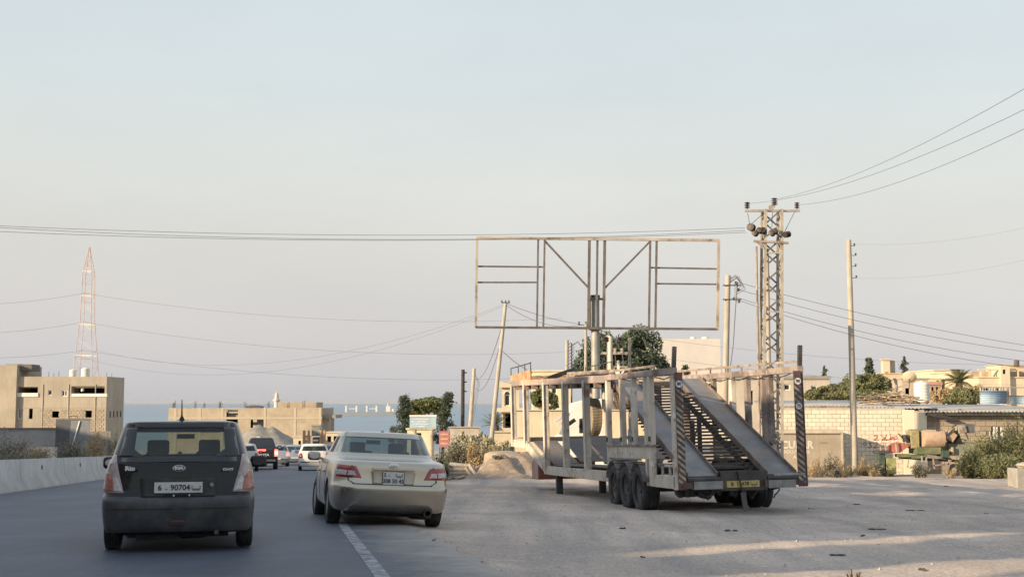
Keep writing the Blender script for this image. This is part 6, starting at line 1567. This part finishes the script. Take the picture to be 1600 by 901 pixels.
for (px, py, lb) in ((1463, 642, 'dark stone weighing down the roof sheet beside the tyre'), (1448, 630, 'small stone on the roof sheet near the wood heap'), (1500, 641.5, 'dark stone lying at the middle of the roof edge')):
    c = at(px, py, 63.2); tag(MB().blob((0, 0, .05), (.10, .09, .07), int(px)).build('roof_stone', M('stone_dk', (.16, .12, .10), var=.3), smooth=60), lb, 'stone').location = c
ls = thing('loose_laths', 'broken dark laths hanging below the roof tyre', 'wood', at(1450, 647, 62.3))
for k in range(6): MB().bar((.05 * k, 0, -.02 * k), (.6 + .12 * k, .05, .05 - .05 * k), .05, .035).build('lath', dsteel, ls)
# blue corrugated screen and rusty posts
bl = M('blue_sheet', (.30, .40, .50), rough=.5, metal=.2, var=.12, scale=2, patch=(.42, .46, .48), pcov=.3, pscale=2)
def upright(label, x0, x1, y0, y1, d, mat, waves):
    A = at(x0, y1, d); o = corrugated('corrugated_screen', label, A, (0, 0, at(x0, y0, d).z - A.z), ((x1 - x0) * d / F, 0, 0), waves, .03, mat, cat='screen')
    return o
b1 = upright('pale blue corrugated metal screen standing on the roof line', 1531, 1573, 610, 630.5, 74, bl, 24)
b2_ = upright('low grey blue corrugated screen at the end of the roof', 1578, 1640, 620, 631, 74, bl, 16)
PF = thing('rusty_post_frame', 'rusty brown post and beams beside the blue corrugated screen', 'frame', at(1575.5, 632, 74))
MB().b2((-.06, -.05, 0), (.06, .05, 1.0)).build('post', rail_m, PF); MB().bar((-1.6, .1, 1.0), (2.3, .1, .98), .10, .06).build('beam', rail_m, PF); MB().bar((0, .1, .5), (2.3, .1, .46), .10, .07).build('beam', rail_m, PF)
for k in range(10): MB().b2((-1.5 + .15 * k, .3, .72), (-1.44 + .15 * k, .34, .98)).build('picket', M('picket', (.60, .53, .42), var=.15), PF)

# lettered grey container against the wall
CD = 61.2; cg = gpt(1216, CD)
CT = thing('lettered_container', 'grey beige box container with large white letters against the block wall', 'container', cg)
m_ = CD / F
def cz(py): return at(1216, py, CD).z - cg.z
cw_ = (1316 - 1216) * m_; ct = cz(672)
cbm = M('container_beige', (.36, .31, .245), rough=.8, var=.08, scale=1, streak=(.30, .26, .205))
MB().b2((0, 0, .12), (cw_, 1.4, ct)).build('box', cbm, CT)
MB().b2((-.03, -.05, ct - .13), (cw_ + .03, 1.45, ct + .02)).build('top_rim', M('container_rim', (.48, .43, .36), var=.1), CT)
MB().b2((cw_ - .07, -.03, .1), (cw_ + .02, -.002, ct - .13)).build('corner_trim', MC['container_rim'], CT)
MB().b2((0, -.012, ct - .20), (cw_ - .08, -.003, ct - .17)).build('shadow_strip', dark_in, CT)  # raised dark strip stands in for the shade below the rim
for x in (.5, 2.4): MB().b2((x, .2, -.1), (x + .2, 1.2, .118)).build('skid', dsteel, CT)
lw = M('letter_white', (.60, .57, .51), rough=.7, var=.1, scale=6)
c = at(1245, 695, CD) - cg; text('letters', 'CULAR', .50, lw, CT, (c.x + .02, -.006, c.z), bold=.016, sx=.96)
c = at(1245, 705.5, CD) - cg; text('letters', 'SOLUTIONS', .20, lw, CT, (c.x, -.006, c.z), bold=.006, sx=1.15)
c = at(1246, 714, CD) - cg; text('letters', 'A A', .22, lw, CT, (c.x, -.006, c.z), bold=.006, sx=1.2)
MB().b2((2.0, -.010, cz(691.6)), (2.35, -.003, cz(691))).build('slot', dark_in, CT)

# spray painted writing on the block wall
def spray(name, pts_list, mat, r, parent, wall_loc):
    mb = MB()
    for pts in pts_list:
        P = [at(px, py, WD - .022) - wall_loc for px, py in pts]
        P = [Vector((p.x, -.032, p.z)) for p in P]
        sm_ = []
        for i in range(len(P) - 1):
            for k in range(4): sm_.append(P[i].lerp(P[i + 1], k / 4))
        sm_.append(P[-1])
        for i in range(len(sm_) - 1): mb.bar(sm_[i], sm_[i + 1] + (sm_[i + 1] - sm_[i]) * .3, .006, r * 2, up=(0, 0, 1)) if abs((sm_[i + 1] - sm_[i]).normalized().z) < .95 else mb.b2((sm_[i].x - r, -.035, min(sm_[i].z, sm_[i + 1].z)), (sm_[i].x + r, -.029, max(sm_[i].z, sm_[i + 1].z)))
    return mb.build(name, mat, parent)
sp_red = M('spray_red', (.55, .23, .17), rough=.8, var=.2, scale=10); sp_gry = M('spray_grey', (.24, .20, .18), rough=.8, var=.25, scale=10)
wl_ = Vector(BW.location)
spray('graffiti', [[(1365, 681), (1368, 679), (1371, 681), (1369, 684), (1366, 687), (1373, 687)],
                   [(1376, 679), (1380, 683), (1385, 687)], [(1385, 678), (1383, 684), (1378, 687), (1386, 687), (1391, 686)], [(1391, 677), (1391, 686)], [(1391, 685), (1394, 682), (1396, 684), (1394, 686), (1391, 686)],
                   [(1397, 686), (1398, 682), (1401, 681), (1402, 684), (1399, 686), (1396, 687)], [(1390, 689), (1391, 689)]], sp_red, .024, BW, wl_)
spray('graffiti', [[(1365, 692), (1370, 690), (1370, 694), (1365, 699), (1371, 699)], [(1375, 692), (1381, 691), (1379, 700)], [(1383, 691), (1384, 700)]], M('spray_rust', (.50, .25, .17), var=.2), .020, BW, wl_)
spray('graffiti', [[(1350, 691), (1353, 691), (1354, 694), (1351, 696), (1349, 694), (1350, 691)], [(1357, 691), (1361, 691), (1359, 694), (1362, 696), (1360, 699), (1356, 699)], [(1364, 705), (1368, 703), (1370, 706), (1366, 708), (1364, 705)]], sp_gry, .020, BW, wl_)

# derelict green machine in front of the walls
MD = 58.5; mg_ = gpt(1455, MD)
GM = thing('old_green_machine', 'derelict green harvesting machine with brown drum and tilted dark hood', 'machine', mg_)
def mp(px, py, dd=0): p = at(px, py, MD + dd) - mg_; return p
mgreen = M('machine_green', (.13, .15, .085), rough=.7, var=.2, scale=3, patch=(.25, .22, .13), pcov=.36, pscale=2.5, psharp=.12); mdk = M('machine_teal', (.055, .085, .07), rough=.65, var=.25, scale=3); mtan = M('machine_tan', (.40, .29, .21), rough=.8, var=.2, scale=3, patch=(.26, .16, .11), pcov=.35, pscale=3)
def mbox(n_, a, b, y0, y1, mat, rot=0, bev=.02):
    p, q_ = mp(*a), mp(*b); c = (p + q_) / 2
    o = MB().b2((-abs(q_.x - p.x) / 2, y0, -abs(q_.z - p.z) / 2), (abs(q_.x - p.x) / 2, y1, abs(q_.z - p.z) / 2)).build(n_, mat, GM, bevel=bev); o.location = (c.x, 0, c.z); o.rotation_euler = (0, rot, 0); return o
mbox('upper_casing', (1433, 671), (1466, 697), .35, 1.3, mgreen)
MB().lathe([(.0, -.02), (.36, -.02), (.40, .05), (.42, .9), (.0, .95)], 24, 'x').build('drum', mtan, GM, smooth=40, loc=tuple(mp(1442, 685)), rot=(0, 0, R(6)))
mbox('side_box', (1461, 679), (1477, 697), -.1, .6, mdk); mbox('lower_box', (1430, 698), (1469, 709), -.15, 1.0, mgreen); mbox('tool_box', (1469, 703), (1481, 714), -.25, .5, mdk)
mbox('rear_casing', (1484, 691), (1530, 711), .1, 1.2, M('machine_grey', (.20, .215, .165), var=.15)); mbox('end_plate', (1486, 698), (1489.5, 710), -.1, .1, MC['machine_tan'])
mbox('engine_block', (1423, 672), (1437, 700), .0, .8, M('machine_olive', (.30, .27, .15), var=.3, scale=6, patch=(.16, .12, .08), pcov=.4, pscale=7))
mbox('radiator', (1416, 679), (1422, 690), .1, .6, dsteel)
mbox('hood', (1479, 674), (1493, 688), -.1, .5, mtan, R(35)); MB().add([mp(1484, 692), mp(1504, 692), mp(1497, 671), tuple(mp(1484, 692) + Vector((0, .5, 0))), tuple(mp(1504, 692) + Vector((0, .5, 0))), tuple(mp(1497, 671) + Vector((0, .5, 0)))], [(0, 1, 2), (5, 4, 3), (0, 3, 4, 1), (1, 4, 5, 2), (2, 5, 3, 0)]).build('chute', M('chute_black', (.02, .02, .02), var=.2), GM)
mbox('top_tray', (1496, 665), (1508, 676), -.2, .4, frame_lt, R(-12)); mbox('seat_box', (1506, 662), (1522, 676), -.1, .5, M('seat_grey', (.10, .11, .12), var=.2))
def mbar(n_, a, b, w_, mat, dd=-.15): MB().bar(mp(*a, dd), mp(*b, dd), w_, w_, up=(0, 1, 0)).build(n_, mat, GM)
for (a, b) in (((1506, 668), (1513, 686)), ((1500, 685), (1513, 688)), ((1487, 668), (1497, 661)), ((1479, 680), (1492, 668)), ((1462, 662), (1464, 674)), ((1468, 660), (1466, 676)), ((1409, 680), (1413, 692)), ((1404, 677), (1410, 684))): mbar('rod', a, b, .045, dsteel)
for (a, b) in (((1450, 711), (1488, 717)), ((1450, 714), (1486, 716)), ((1458, 727), (1483, 724)), ((1486, 716), (1481, 734)), ((1484, 716), (1479, 732)), ((1458, 716), (1460, 732))): mbar('rusty_frame', a, b, .06, rail_m)
mbar('axle_beam', (1405, 714), (1500, 720), .12, mdk, .3)
MB().add([mp(1384, 703), mp(1387, 697), mp(1401, 689.5), mp(1424, 694), mp(1406, 707), mp(1388, 706.5), tuple(mp(1401, 689.5) + Vector((0, .9, -.1))), tuple(mp(1424, 694) + Vector((0, .9, -.1))), tuple(mp(1386, 699) + Vector((0, .9, -.1)))], [(0, 1, 2, 3, 4, 5), (2, 6, 7, 3), (1, 8, 6, 2)]).build('red_bonnet', M('bonnet_red', (.40, .15, .12), rough=.6, var=.15, scale=3, patch=(.35, .17, .13), pcov=.3, pscale=3), GM)
mbox('front_box', (1384, 715), (1400, 740), -.1, .5, M('machine_lime', (.28, .29, .13), var=.2, scale=4)); mbox('front_post', (1372, 706), (1383, 740), -.1, .4, mdk); mbox('front_cap', (1371, 703), (1388, 708), -.2, .5, M('dark_cap', (.06, .055, .05), var=.2)); mbox('green_beam', (1402, 709), (1424, 714), -.05, .4, mgreen); mbox('green_beam', (1424, 710), (1448, 716), -.05, .5, mgreen)
for (a, b) in (((1376, 698), (1376, 708)), ((1384, 692), (1384, 708)), ((1399, 690), (1401, 706)), ((1420, 716), (1418, 730)), ((1440, 712), (1441, 722)), ((1448, 714), (1446, 722))): mbar('rod', a, b, .05, frame_lt)
for (px, r_) in ((1497, .30),):
    p = mp(px, 735); MB().lathe([(r_ * .5, -.1), (r_ * .9, -.12), (r_, -.05), (r_, .05), (r_ * .9, .12), (r_ * .5, .1)], 20, 'y', close=True).build('wheel', rubber, GM, smooth=40, loc=(p.x, .5, r_ - .05))

# concrete block at the yard edge, white truck and blue tank behind the trailer
cb = gpt(1592, 42); CB = thing('concrete_block', 'pale concrete block at the yard edge beneath the feathery bush', 'concrete block', cb)
MB().b2((-.22, -.3, -.1), (1.3, .5, at(1592, 731, 42).z - cb.z)).build('block_body', M('block_conc', (.30, .285, .26), rough=.95, var=.15, scale=3), CB, bevel=.03); MB().blob((.35, .1, at(1592, 731, 42).z - cb.z + .07), (.45, .3, .12), 4).build('rubble_cap', M('rubble_l', (.42, .37, .30), var=.2), CB)  # darker concrete; the shade on the block is put into its colour
TD2 = 56.0; tk = gpt(905, TD2)
TK = thing('white_truck', 'white truck with sloped windscreen standing behind the trailer', 'truck', tk)
def tkp(px, py): p = at(px, py, TD2) - tk; return (p.x, p.z)
twhite = M('truck_white', (.68, .67, .63), rough=.5, var=.05, scale=2)
MB().prism([tkp(866, 735), tkp(866, 684), tkp(874, 679), tkp(889, 641), tkp(893, 630), tkp(915, 624), tkp(950, 622), tkp(950, 735)], 'y', 0, 2.0).build('cab', twhite, TK, bevel=.05)
MB().prism([tkp(873, 678), tkp(887, 644), tkp(890, 645), tkp(878, 678)], 'y', -.02, 2.02).build('windscreen', M('screen_pale', (.32, .36, .38), rough=.15, var=.1), TK)
MB().prism([tkp(905, 676), tkp(905, 654), tkp(914, 652), tkp(925, 652), tkp(925, 676)], 'y', -.02, -.003).build('door_window', pane_m, TK)
MB().bar((tkp(898, 655)[0], -.3, tkp(0, 655)[1]), (tkp(888, 662)[0], -.35, tkp(0, 662)[1]), .10, .16).build('mirror', c_black, TK)
MB().prism([tkp(886, 646), tkp(868, 658), tkp(868, 660), tkp(886, 650)], 'y', .1, 1.9).build('sun_visor', M('visor_grey', (.40, .40, .40), var=.1), TK)
for px in (885, 940): MB().lathe([(.22, -.12), (.42, -.14), (.46, -.06), (.46, .06), (.42, .14), (.22, .12)], 24, 'y', close=True).build('wheel', rubber, TK, smooth=40, loc=(tkp(px, 0)[0], .15, .46))
MB().b2((tkp(950, 0)[0] + .05, .1, .9), (tkp(1000, 0)[0] + 1.5, 2.0, 1.15)).build('load_bed', dsteel, TK)
tank('light blue tank on the load bed behind the trailer posts', 988, 57, 667, 700, 14, M('tank_blue', (.36, .55, .62), rough=.5, var=.06), 'blue_tank')
house('cream_pier', 'cream gate pier seen between the trailer posts', 994, 1003, 655, 64, .5, M('pier', (.64, .55, .38), var=.06), cat='pillar', roof=.06)

# left verge: metal gate, low wall
LG = gpt(86, 95); GT = thing('metal_gate', 'tall grey metal sheet gate in front of the grey house', 'gate', LG); m_ = 95 / F
gh = at(86, 653, 95).z - LG.z
MB().b2((0, 0, -.2), (22 * m_, .05, gh)).build('leaf', M('gate_dark', (.10, .105, .115), rough=.5, metal=.3, var=.1), GT); MB().b2((22.3 * m_, .02, -.2), (53 * m_, .07, gh)).build('leaf', M('gate_grey', (.20, .215, .235), rough=.5, metal=.3, var=.1), GT)
MB().bar((25 * m_, -.04, .6), (37 * m_, -.04, gh - .2), .05, .08).build('brace', white_m, GT)
for (a, b) in ((0, 22), (22.3, 53)):
    MB().b2((a * m_, -.03, gh - .12), (b * m_, -.004, gh)).build('top_rail', M('gate_rail', (.17, .16, .15), var=.1), GT)
mb = MB(); mb.path([(21 * m_, 0, gh), (21 * m_, 0, gh + .16), (33 * m_, 0, gh + .16), (33 * m_, 0, gh)], .03, 5); mb.build('top_hoop', dsteel, GT)
MB().b2((53.2 * m_, 0, -.2), (86 * m_, .06, gh - .95)).build('side_sheet', M('gate_brown', (.20, .185, .165), var=.15), GT)
house('low_grey_wall', 'low grey rendered wall with dark coping left of the metal gate', -60, 85.5, 670, 97, .4, M('grey_low', (.32, .31, .31), rough=.95, var=.12, scale=.8), cat='wall', roof=.1, slab=M('coping', (.15, .15, .16), var=.1))
wb = gpt(62, 80); tag(MB().b2((0, 0, -.1), (1.5, .3, .62)).build('white_blocks', M('white_blk', (.62, .60, .55), var=.2, scale=4), loc=(at(49, 700, 80).x, 80, at(49, 699, 80).z - .6)), 'row of pale stones lying in the scrub below the low wall', 'stones')
# signs, billboard and rubble by the road
RS = gpt(694, 84); SR = thing('red_sign', 'red roadside sign with faded pale lettering among the prickly pears', 'sign', RS); m_ = 84 / F
z1 = at(694, 673, 84).z - RS.z; z0 = at(694, 698, 84).z - RS.z
MB().b2((-8 * m_, 0, z0), (8 * m_, .08, z1)).build('panel', M('sign_red', (.40, .17, .145), rough=.6, var=.15, scale=3, patch=(.60, .34, .27), pcov=.35, pscale=3), SR)
for x in (-7, 7): MB().tube((x * m_, .12, -.3), (x * m_, .12, z1), .04, n=6).build('post', dsteel, SR)
for k in range(3): MB().b2((-5.5 * m_, -.012, z1 - .25 - .3 * k), (5.5 * m_, -.002, z1 - .16 - .3 * k)).build('print_line', M('sign_print', (.55, .36, .31), var=.2, scale=10), SR)
BS = gpt(660, 104); SB = thing('blue_billboard', 'blue advertising billboard with pale lettering lines between the conifers', 'billboard', BS); m_ = 104 / F
z1 = at(660, 649.5, 104).z - BS.z; z0 = at(660, 669, 104).z - BS.z
MB().b2((-20 * m_, 0, z0), (21 * m_, .15, z1)).build('panel', M('bb_blue', (.26, .36, .47), rough=.5, var=.2, scale=.6, patch=(.36, .50, .54), pcov=.45, pscale=.7, psharp=.2), SB)
MB().b2((-20.5 * m_, -.05, z1 - .06), (21.5 * m_, .2, z1 + .08)).build('top_trim', frame_w, SB); MB().b2((-20.5 * m_, -.05, z0 - .08), (21.5 * m_, .2, z0 + .03)).build('bottom_trim', MC['frame_light'], SB)
for (k, a, b) in ((0, -15, 9), (1, -17, 7), (2, -14, 10), (3, -12, 4)): MB().b2((a * m_, -.015, z1 - .28 - .2 * k), (b * m_, -.004, z1 - .20 - .2 * k)).build('print_line', M('bb_print', (.50, .55, .60), var=.3, scale=6), SB)
for x in (-12, 14): MB().tube((x * m_, .1, -.4), (x * m_, .1, z0), .14, n=8).build('post', MC['frame_light'], SB)
house('cream_shop', 'low cream shop under the blue billboard', 636, 673, 671, 110, 5, M('cream_flat'), [(650, 676, 658, 686)], cat='building')
house('grey_road_wall', 'low grey wall with dry cane screen behind the prickly pears', 703, 748, 667.5, 82, .3, M('gwall', (.42, .38, .34), rough=.95, var=.15, scale=1.5, streak=(.33, .29, .25)), cat='wall', roof=.05)
house('white_rail_wall', 'low cream ledge wall right of the leaning pole', 772, 803, 675, 76, .3, creamw, cat='wall', roof=.08)
RB = gpt(717, 50); RB.z -= .0
CR = thing('broken_kerb', 'broken pale concrete barrier piece tipped over beside the earth mound', 'concrete rubble', RB)
MB().prism([(-.45, 0), (-.42, .55), (-.30, .60), (.35, .52), (.50, .44), (.42, .05)], 'y', 0, .5).build('slab', M('rubble_conc', (.46, .41, .34), rough=.95, var=.2, scale=3, streak=(.30, .26, .22)), CR, bevel=.03)
for k in range(3): MB().b2((-.42, -.02, .12 + .15 * k), (.34, -.002, .17 + .15 * k)).build('groove', M('groove', (.27, .23, .19), var=.2), CR)
MB().bar((.40, -.12, .55), (.74, -.3, .02), .12, .10).build('fallen_bar', MC['rubble_conc'], CR); MB().bar((.30, -.15, .42), (.52, -.35, .0), .10, .08).build('fallen_bar', MC['rubble_conc'], CR); MB().bar((-.1, -.4, .04), (.25, -.6, .12), .12, .08).build('shard', MC['rubble_conc'], CR)
mr = gpt(797, 52); ms_ = MB().blob((0, 0, .1), (1.0, .6, .38), 8, .12, 16, 10).build('rounded_boulder', M('boulder', (.38, .31, .24), rough=.95, var=.2, scale=2, bump=.3, bscale=8), smooth=60)
tag(ms_, 'rounded earth covered boulder on the mound under the trailer nose', 'boulder'); ms_.location = (at(790, 700, 51.5).x, 51.5, at(790, 722, 51.5).z)
# gravel heap and backhoe by the unfinished building
gh_ = gpt(415, 168); GP = thing('gravel_heap', 'large grey gravel heap in front of the unfinished building', 'gravel heap', gh_); v = []; f = []; N = 40; m_ = 168 / F
for i in range(N + 1):
    for j in range(N + 1):
        x = (i / N - .5) * 17; y = (j / N - .5) * 15
        hh = 0
        for (cx, h_, s_) in ((-.9, (at(405, 661, 168) - gh_).z, .66), (.9, (at(405, 666, 168) - gh_).z, .64), (2.2, (at(405, 675, 168) - gh_).z, .66)):
            hh = max(hh, h_ - math.hypot(x - cx, y * .9) * s_ + .12 * vnoise(x * 1.7, y * 1.7))
        v.append((x, y, max(hh, -.4)))
for i in range(N):
    for j in range(N): f.append((i * (N + 1) + j, (i + 1) * (N + 1) + j, (i + 1) * (N + 1) + j + 1, i * (N + 1) + j + 1))
raw('heap', v, f, M('heap_gravel', (.25, .235, .215), rough=.95, var=.2, scale=1.2, bump=.4, bscale=5), GP, smooth=True)
bh = gpt(494, 150); BH = thing('backhoe', 'rusty orange backhoe with glazed cab parked by the cream stores', 'excavator', bh); m_ = 150 / F
def bhb(n_, a, b, y0, y1, mat):
    p, q_ = at(a[0], a[1], 150) - bh, at(b[0], b[1], 150) - bh; MB().b2((p.x, y0, q_.z), (q_.x, y1, p.z)).build(n_, mat, BH, bevel=.03)
bhb('cab', (486, 664, ), (499, 681), .5, 2.2, M('cab_glass', (.22, .24, .22), rough=.25, var=.2)); bhb('cab_roof', (485, 663), (500.5, 665.5), .4, 2.3, M('cab_roof', (.30, .26, .2), var=.1)); bhb('bonnet', (488, 683), (497, 700), .2, 2.6, M('bonnet_dk', (.10, .09, .08), var=.2)); bhb('white_bar', (487, 686.5), (497, 689), .05, .2, frame_w)
for (a, b) in ((473, 476), (480.5, 483), (499.5, 502), (505, 508)): bhb('boom_plate', (a, 672), (b, 702), .0, .5, M('boom_orange', (.44, .27, .17), var=.25, scale=2))
for py in (680, 688, 695):
    bhb('boom_rung', (474, py), (482, py + 2.5), .1, .4, MC['boom_orange']); bhb('boom_rung', (500, py), (506, py + 2.5), .1, .4, MC['boom_orange'])
for px in (484, 500):
    p = at(px, 700, 150) - bh; MB().lathe([(.3, -.2), (.6, -.22), (.68, -.1), (.68, .1), (.6, .22), (.3, .2)], 20, 'x', close=True).build('wheel', rubber, BH, loc=(p.x, 1.0, .68))

# litter on the dirt
lit = M('litter_dark', (.075, .062, .055), rough=.9, var=.3)
for k, (px, py, wpx, lb) in enumerate(((1427, 788, 36, 'long flat dark scrap of rubber lying on the dirt'), (1368, 816, 30, 'dark twig like scrap lying on the dirt before the litter'), (1342, 825, 16, 'small dark clod on the dirt'), (1140, 817, 20, 'flat dark scrap on the dirt behind the trailer tail'), (1302, 852, 32, 'dark stick lying beside the sunlit streak'), (1263, 788, 14, 'small dark clod by the trailer tail post'), (1436, 875, 14, 'thin dark scrap near the dry weed'), (1340, 780, 18, 'thin dark scrap near the dead grass'), (1005, 854, 18, 'thin dark stick at the edge of the tracks'), (975, 817, 16, 'dark crumbs of earth behind the trailer wheels'), (1539, 792, 8, 'single dark stone toward the bush'), (1478, 755, 8, 'black stone in the sunlit yard'))):
    d = H0 / ((py - 629) / F - SLOPE); p = gpt(px, d); L_ = wpx * d / F; mb = MB(); q = random.Random(k)
    for j in range(4):
        x = (q.random() - .5) * L_ * .7; mb.blob((x, q.uniform(-.05, .05), .006), (L_ * q.uniform(.10, .28), q.uniform(.015, .05), q.uniform(.006, .016)), k * 5 + j, .3, 8, 5)
    o = mb.build('litter', lit); o.location = p; tag(o, lb, 'litter')
dw = gpt(1330, 11.6); shrub('dry_weed', 'thin dry weed standing at the sunlit verge', 1330, 11.7, 880, 34, 90, g_dry, .03, cat='weed', blades=True, asp=.08)
# ------------------------------------------------------------------ unseen houses added out of frame, heights and gaps shaped to shade the near ground
E1 = math.atan2(-math.cos(R(58)) * 1.6, 1) * 0 - R(58)
def shade_house(name, label, c0, c1, top, depth, mat, q0=-13.0, floors=2, cat='house'):
    e1 = Vector((math.cos(R(58)), -math.sin(R(58)), 0)); e2 = Vector((math.sin(R(58)), math.cos(R(58)), 0))
    p = e1 * c0 + e2 * q0; g = plane(p.x, p.y) - 1.2
    o = thing(name, label, cat, (p.x, p.y, g), -R(58)); W_ = c1 - c0; T_ = top - g
    holes = []
    if floors:
        n = max(1, int(W_ / 2.6))
        for k in range(n):
            for fl in range(floors):
                x = W_ * (k + .5) / n; z = 2.2 + fl * 2.9
                if z + 1.2 < T_ - .3: holes.append((x - .5, z, x + .5, z + 1.2))
    mb = MB(); b = facade(MB(), W_, T_, holes)
    v = [(W_ - x, -y, z) for x, y, z in b.v]                     # facade looks along the light
    mb.add(v, b.f); mb.b2((0, -depth, 0), (.25, -.25, T_)); mb.b2((W_ - .25, -depth, 0), (W_, -.25, T_)); mb.b2((.25, -depth, 0), (W_ - .25, -depth + .25, T_))
    mb.build('wall', mat, o); MB().b2((.25, -depth + .25, T_ - .6), (W_ - .25, -.25, T_ - .4)).build('roof', mat, o)
    for h in holes: MB().b2((W_ - h[2], -.2, h[1]), (W_ - h[0], -.15, h[3])).build('pane', pane_m, o)
    return o
pl2 = M('row_plaster', (.46, .41, .34), rough=.95, var=.12, scale=.5)
shade_house('unseen_shade_house', 'unseen low house added to shade the scrub and gate behind the barrier', -112, -57, 7.6, 6, pl2, floors=1)
shade_house('unseen_shade_house', 'unseen low house added to shade the barrier and the ground by the trailer nose', -57, -30.6, 7.6, 7, pl2, floors=1)
shade_house('unseen_shade_house', 'unseen tall block added to shade the middle posts of the trailer', -30.6, -25.6, 9.3, 8, pl2)
shade_house('unseen_shade_house', 'unseen narrow house, its height set so only the trailer rails catch sun', -25.6, -22.9, 8.15, 8, creamw)
shade_house('unseen_shade_house', 'unseen wide house added to shade the cars and the trailer tail', -22.9, -12.45, 8.6, 9, pl2)
shade_house('unseen_streak_wall', 'unseen wall added in a gap to shape the first sunlit streak on the dirt', -12.45, -11.85, 4.2, .4, pl2, floors=0, cat='wall')
shade_house('unseen_shade_block', 'unseen slim block added to shade the dirt between the two streaks', -11.85, -9.5, 8.2, 5, creamw, floors=0)
shade_house('unseen_streak_wall', 'unseen wall added in a gap to shape the second sunlit streak on the dirt', -9.5, -8.3, 3.9, .4, pl2, floors=0, cat='wall')
shade_house('unseen_shade_house', 'unseen end house added to shade the nearest dirt', -8.3, -1.0, 8.4, 9, pl2)

# ------------------------------------------------------------------ haze over land and sea
hb = MB().b2((-66000, -400, -45), (66000, 75000, 75)).build('haze', M('haze_tmp'))
hm = bpy.data.materials.new('haze_air'); hm.use_nodes = True; nt = hm.node_tree; nt.nodes.clear()
pv = nt.nodes.new('ShaderNodeVolumePrincipled'); pv.inputs['Color'].default_value = (.60, .63, .68, 1); pv.inputs['Density'].default_value = 1.3e-5; pv.inputs['Anisotropy'].default_value = 0.0
ou = nt.nodes.new('ShaderNodeOutputMaterial'); nt.links.new(pv.outputs[0], ou.inputs['Volume'])
hb.data.materials.clear(); hb.data.materials.append(hm); hb['kind'] = 'stuff'; hb['label'] = 'thin evening haze over the coast and the sea'; hb['category'] = 'haze'
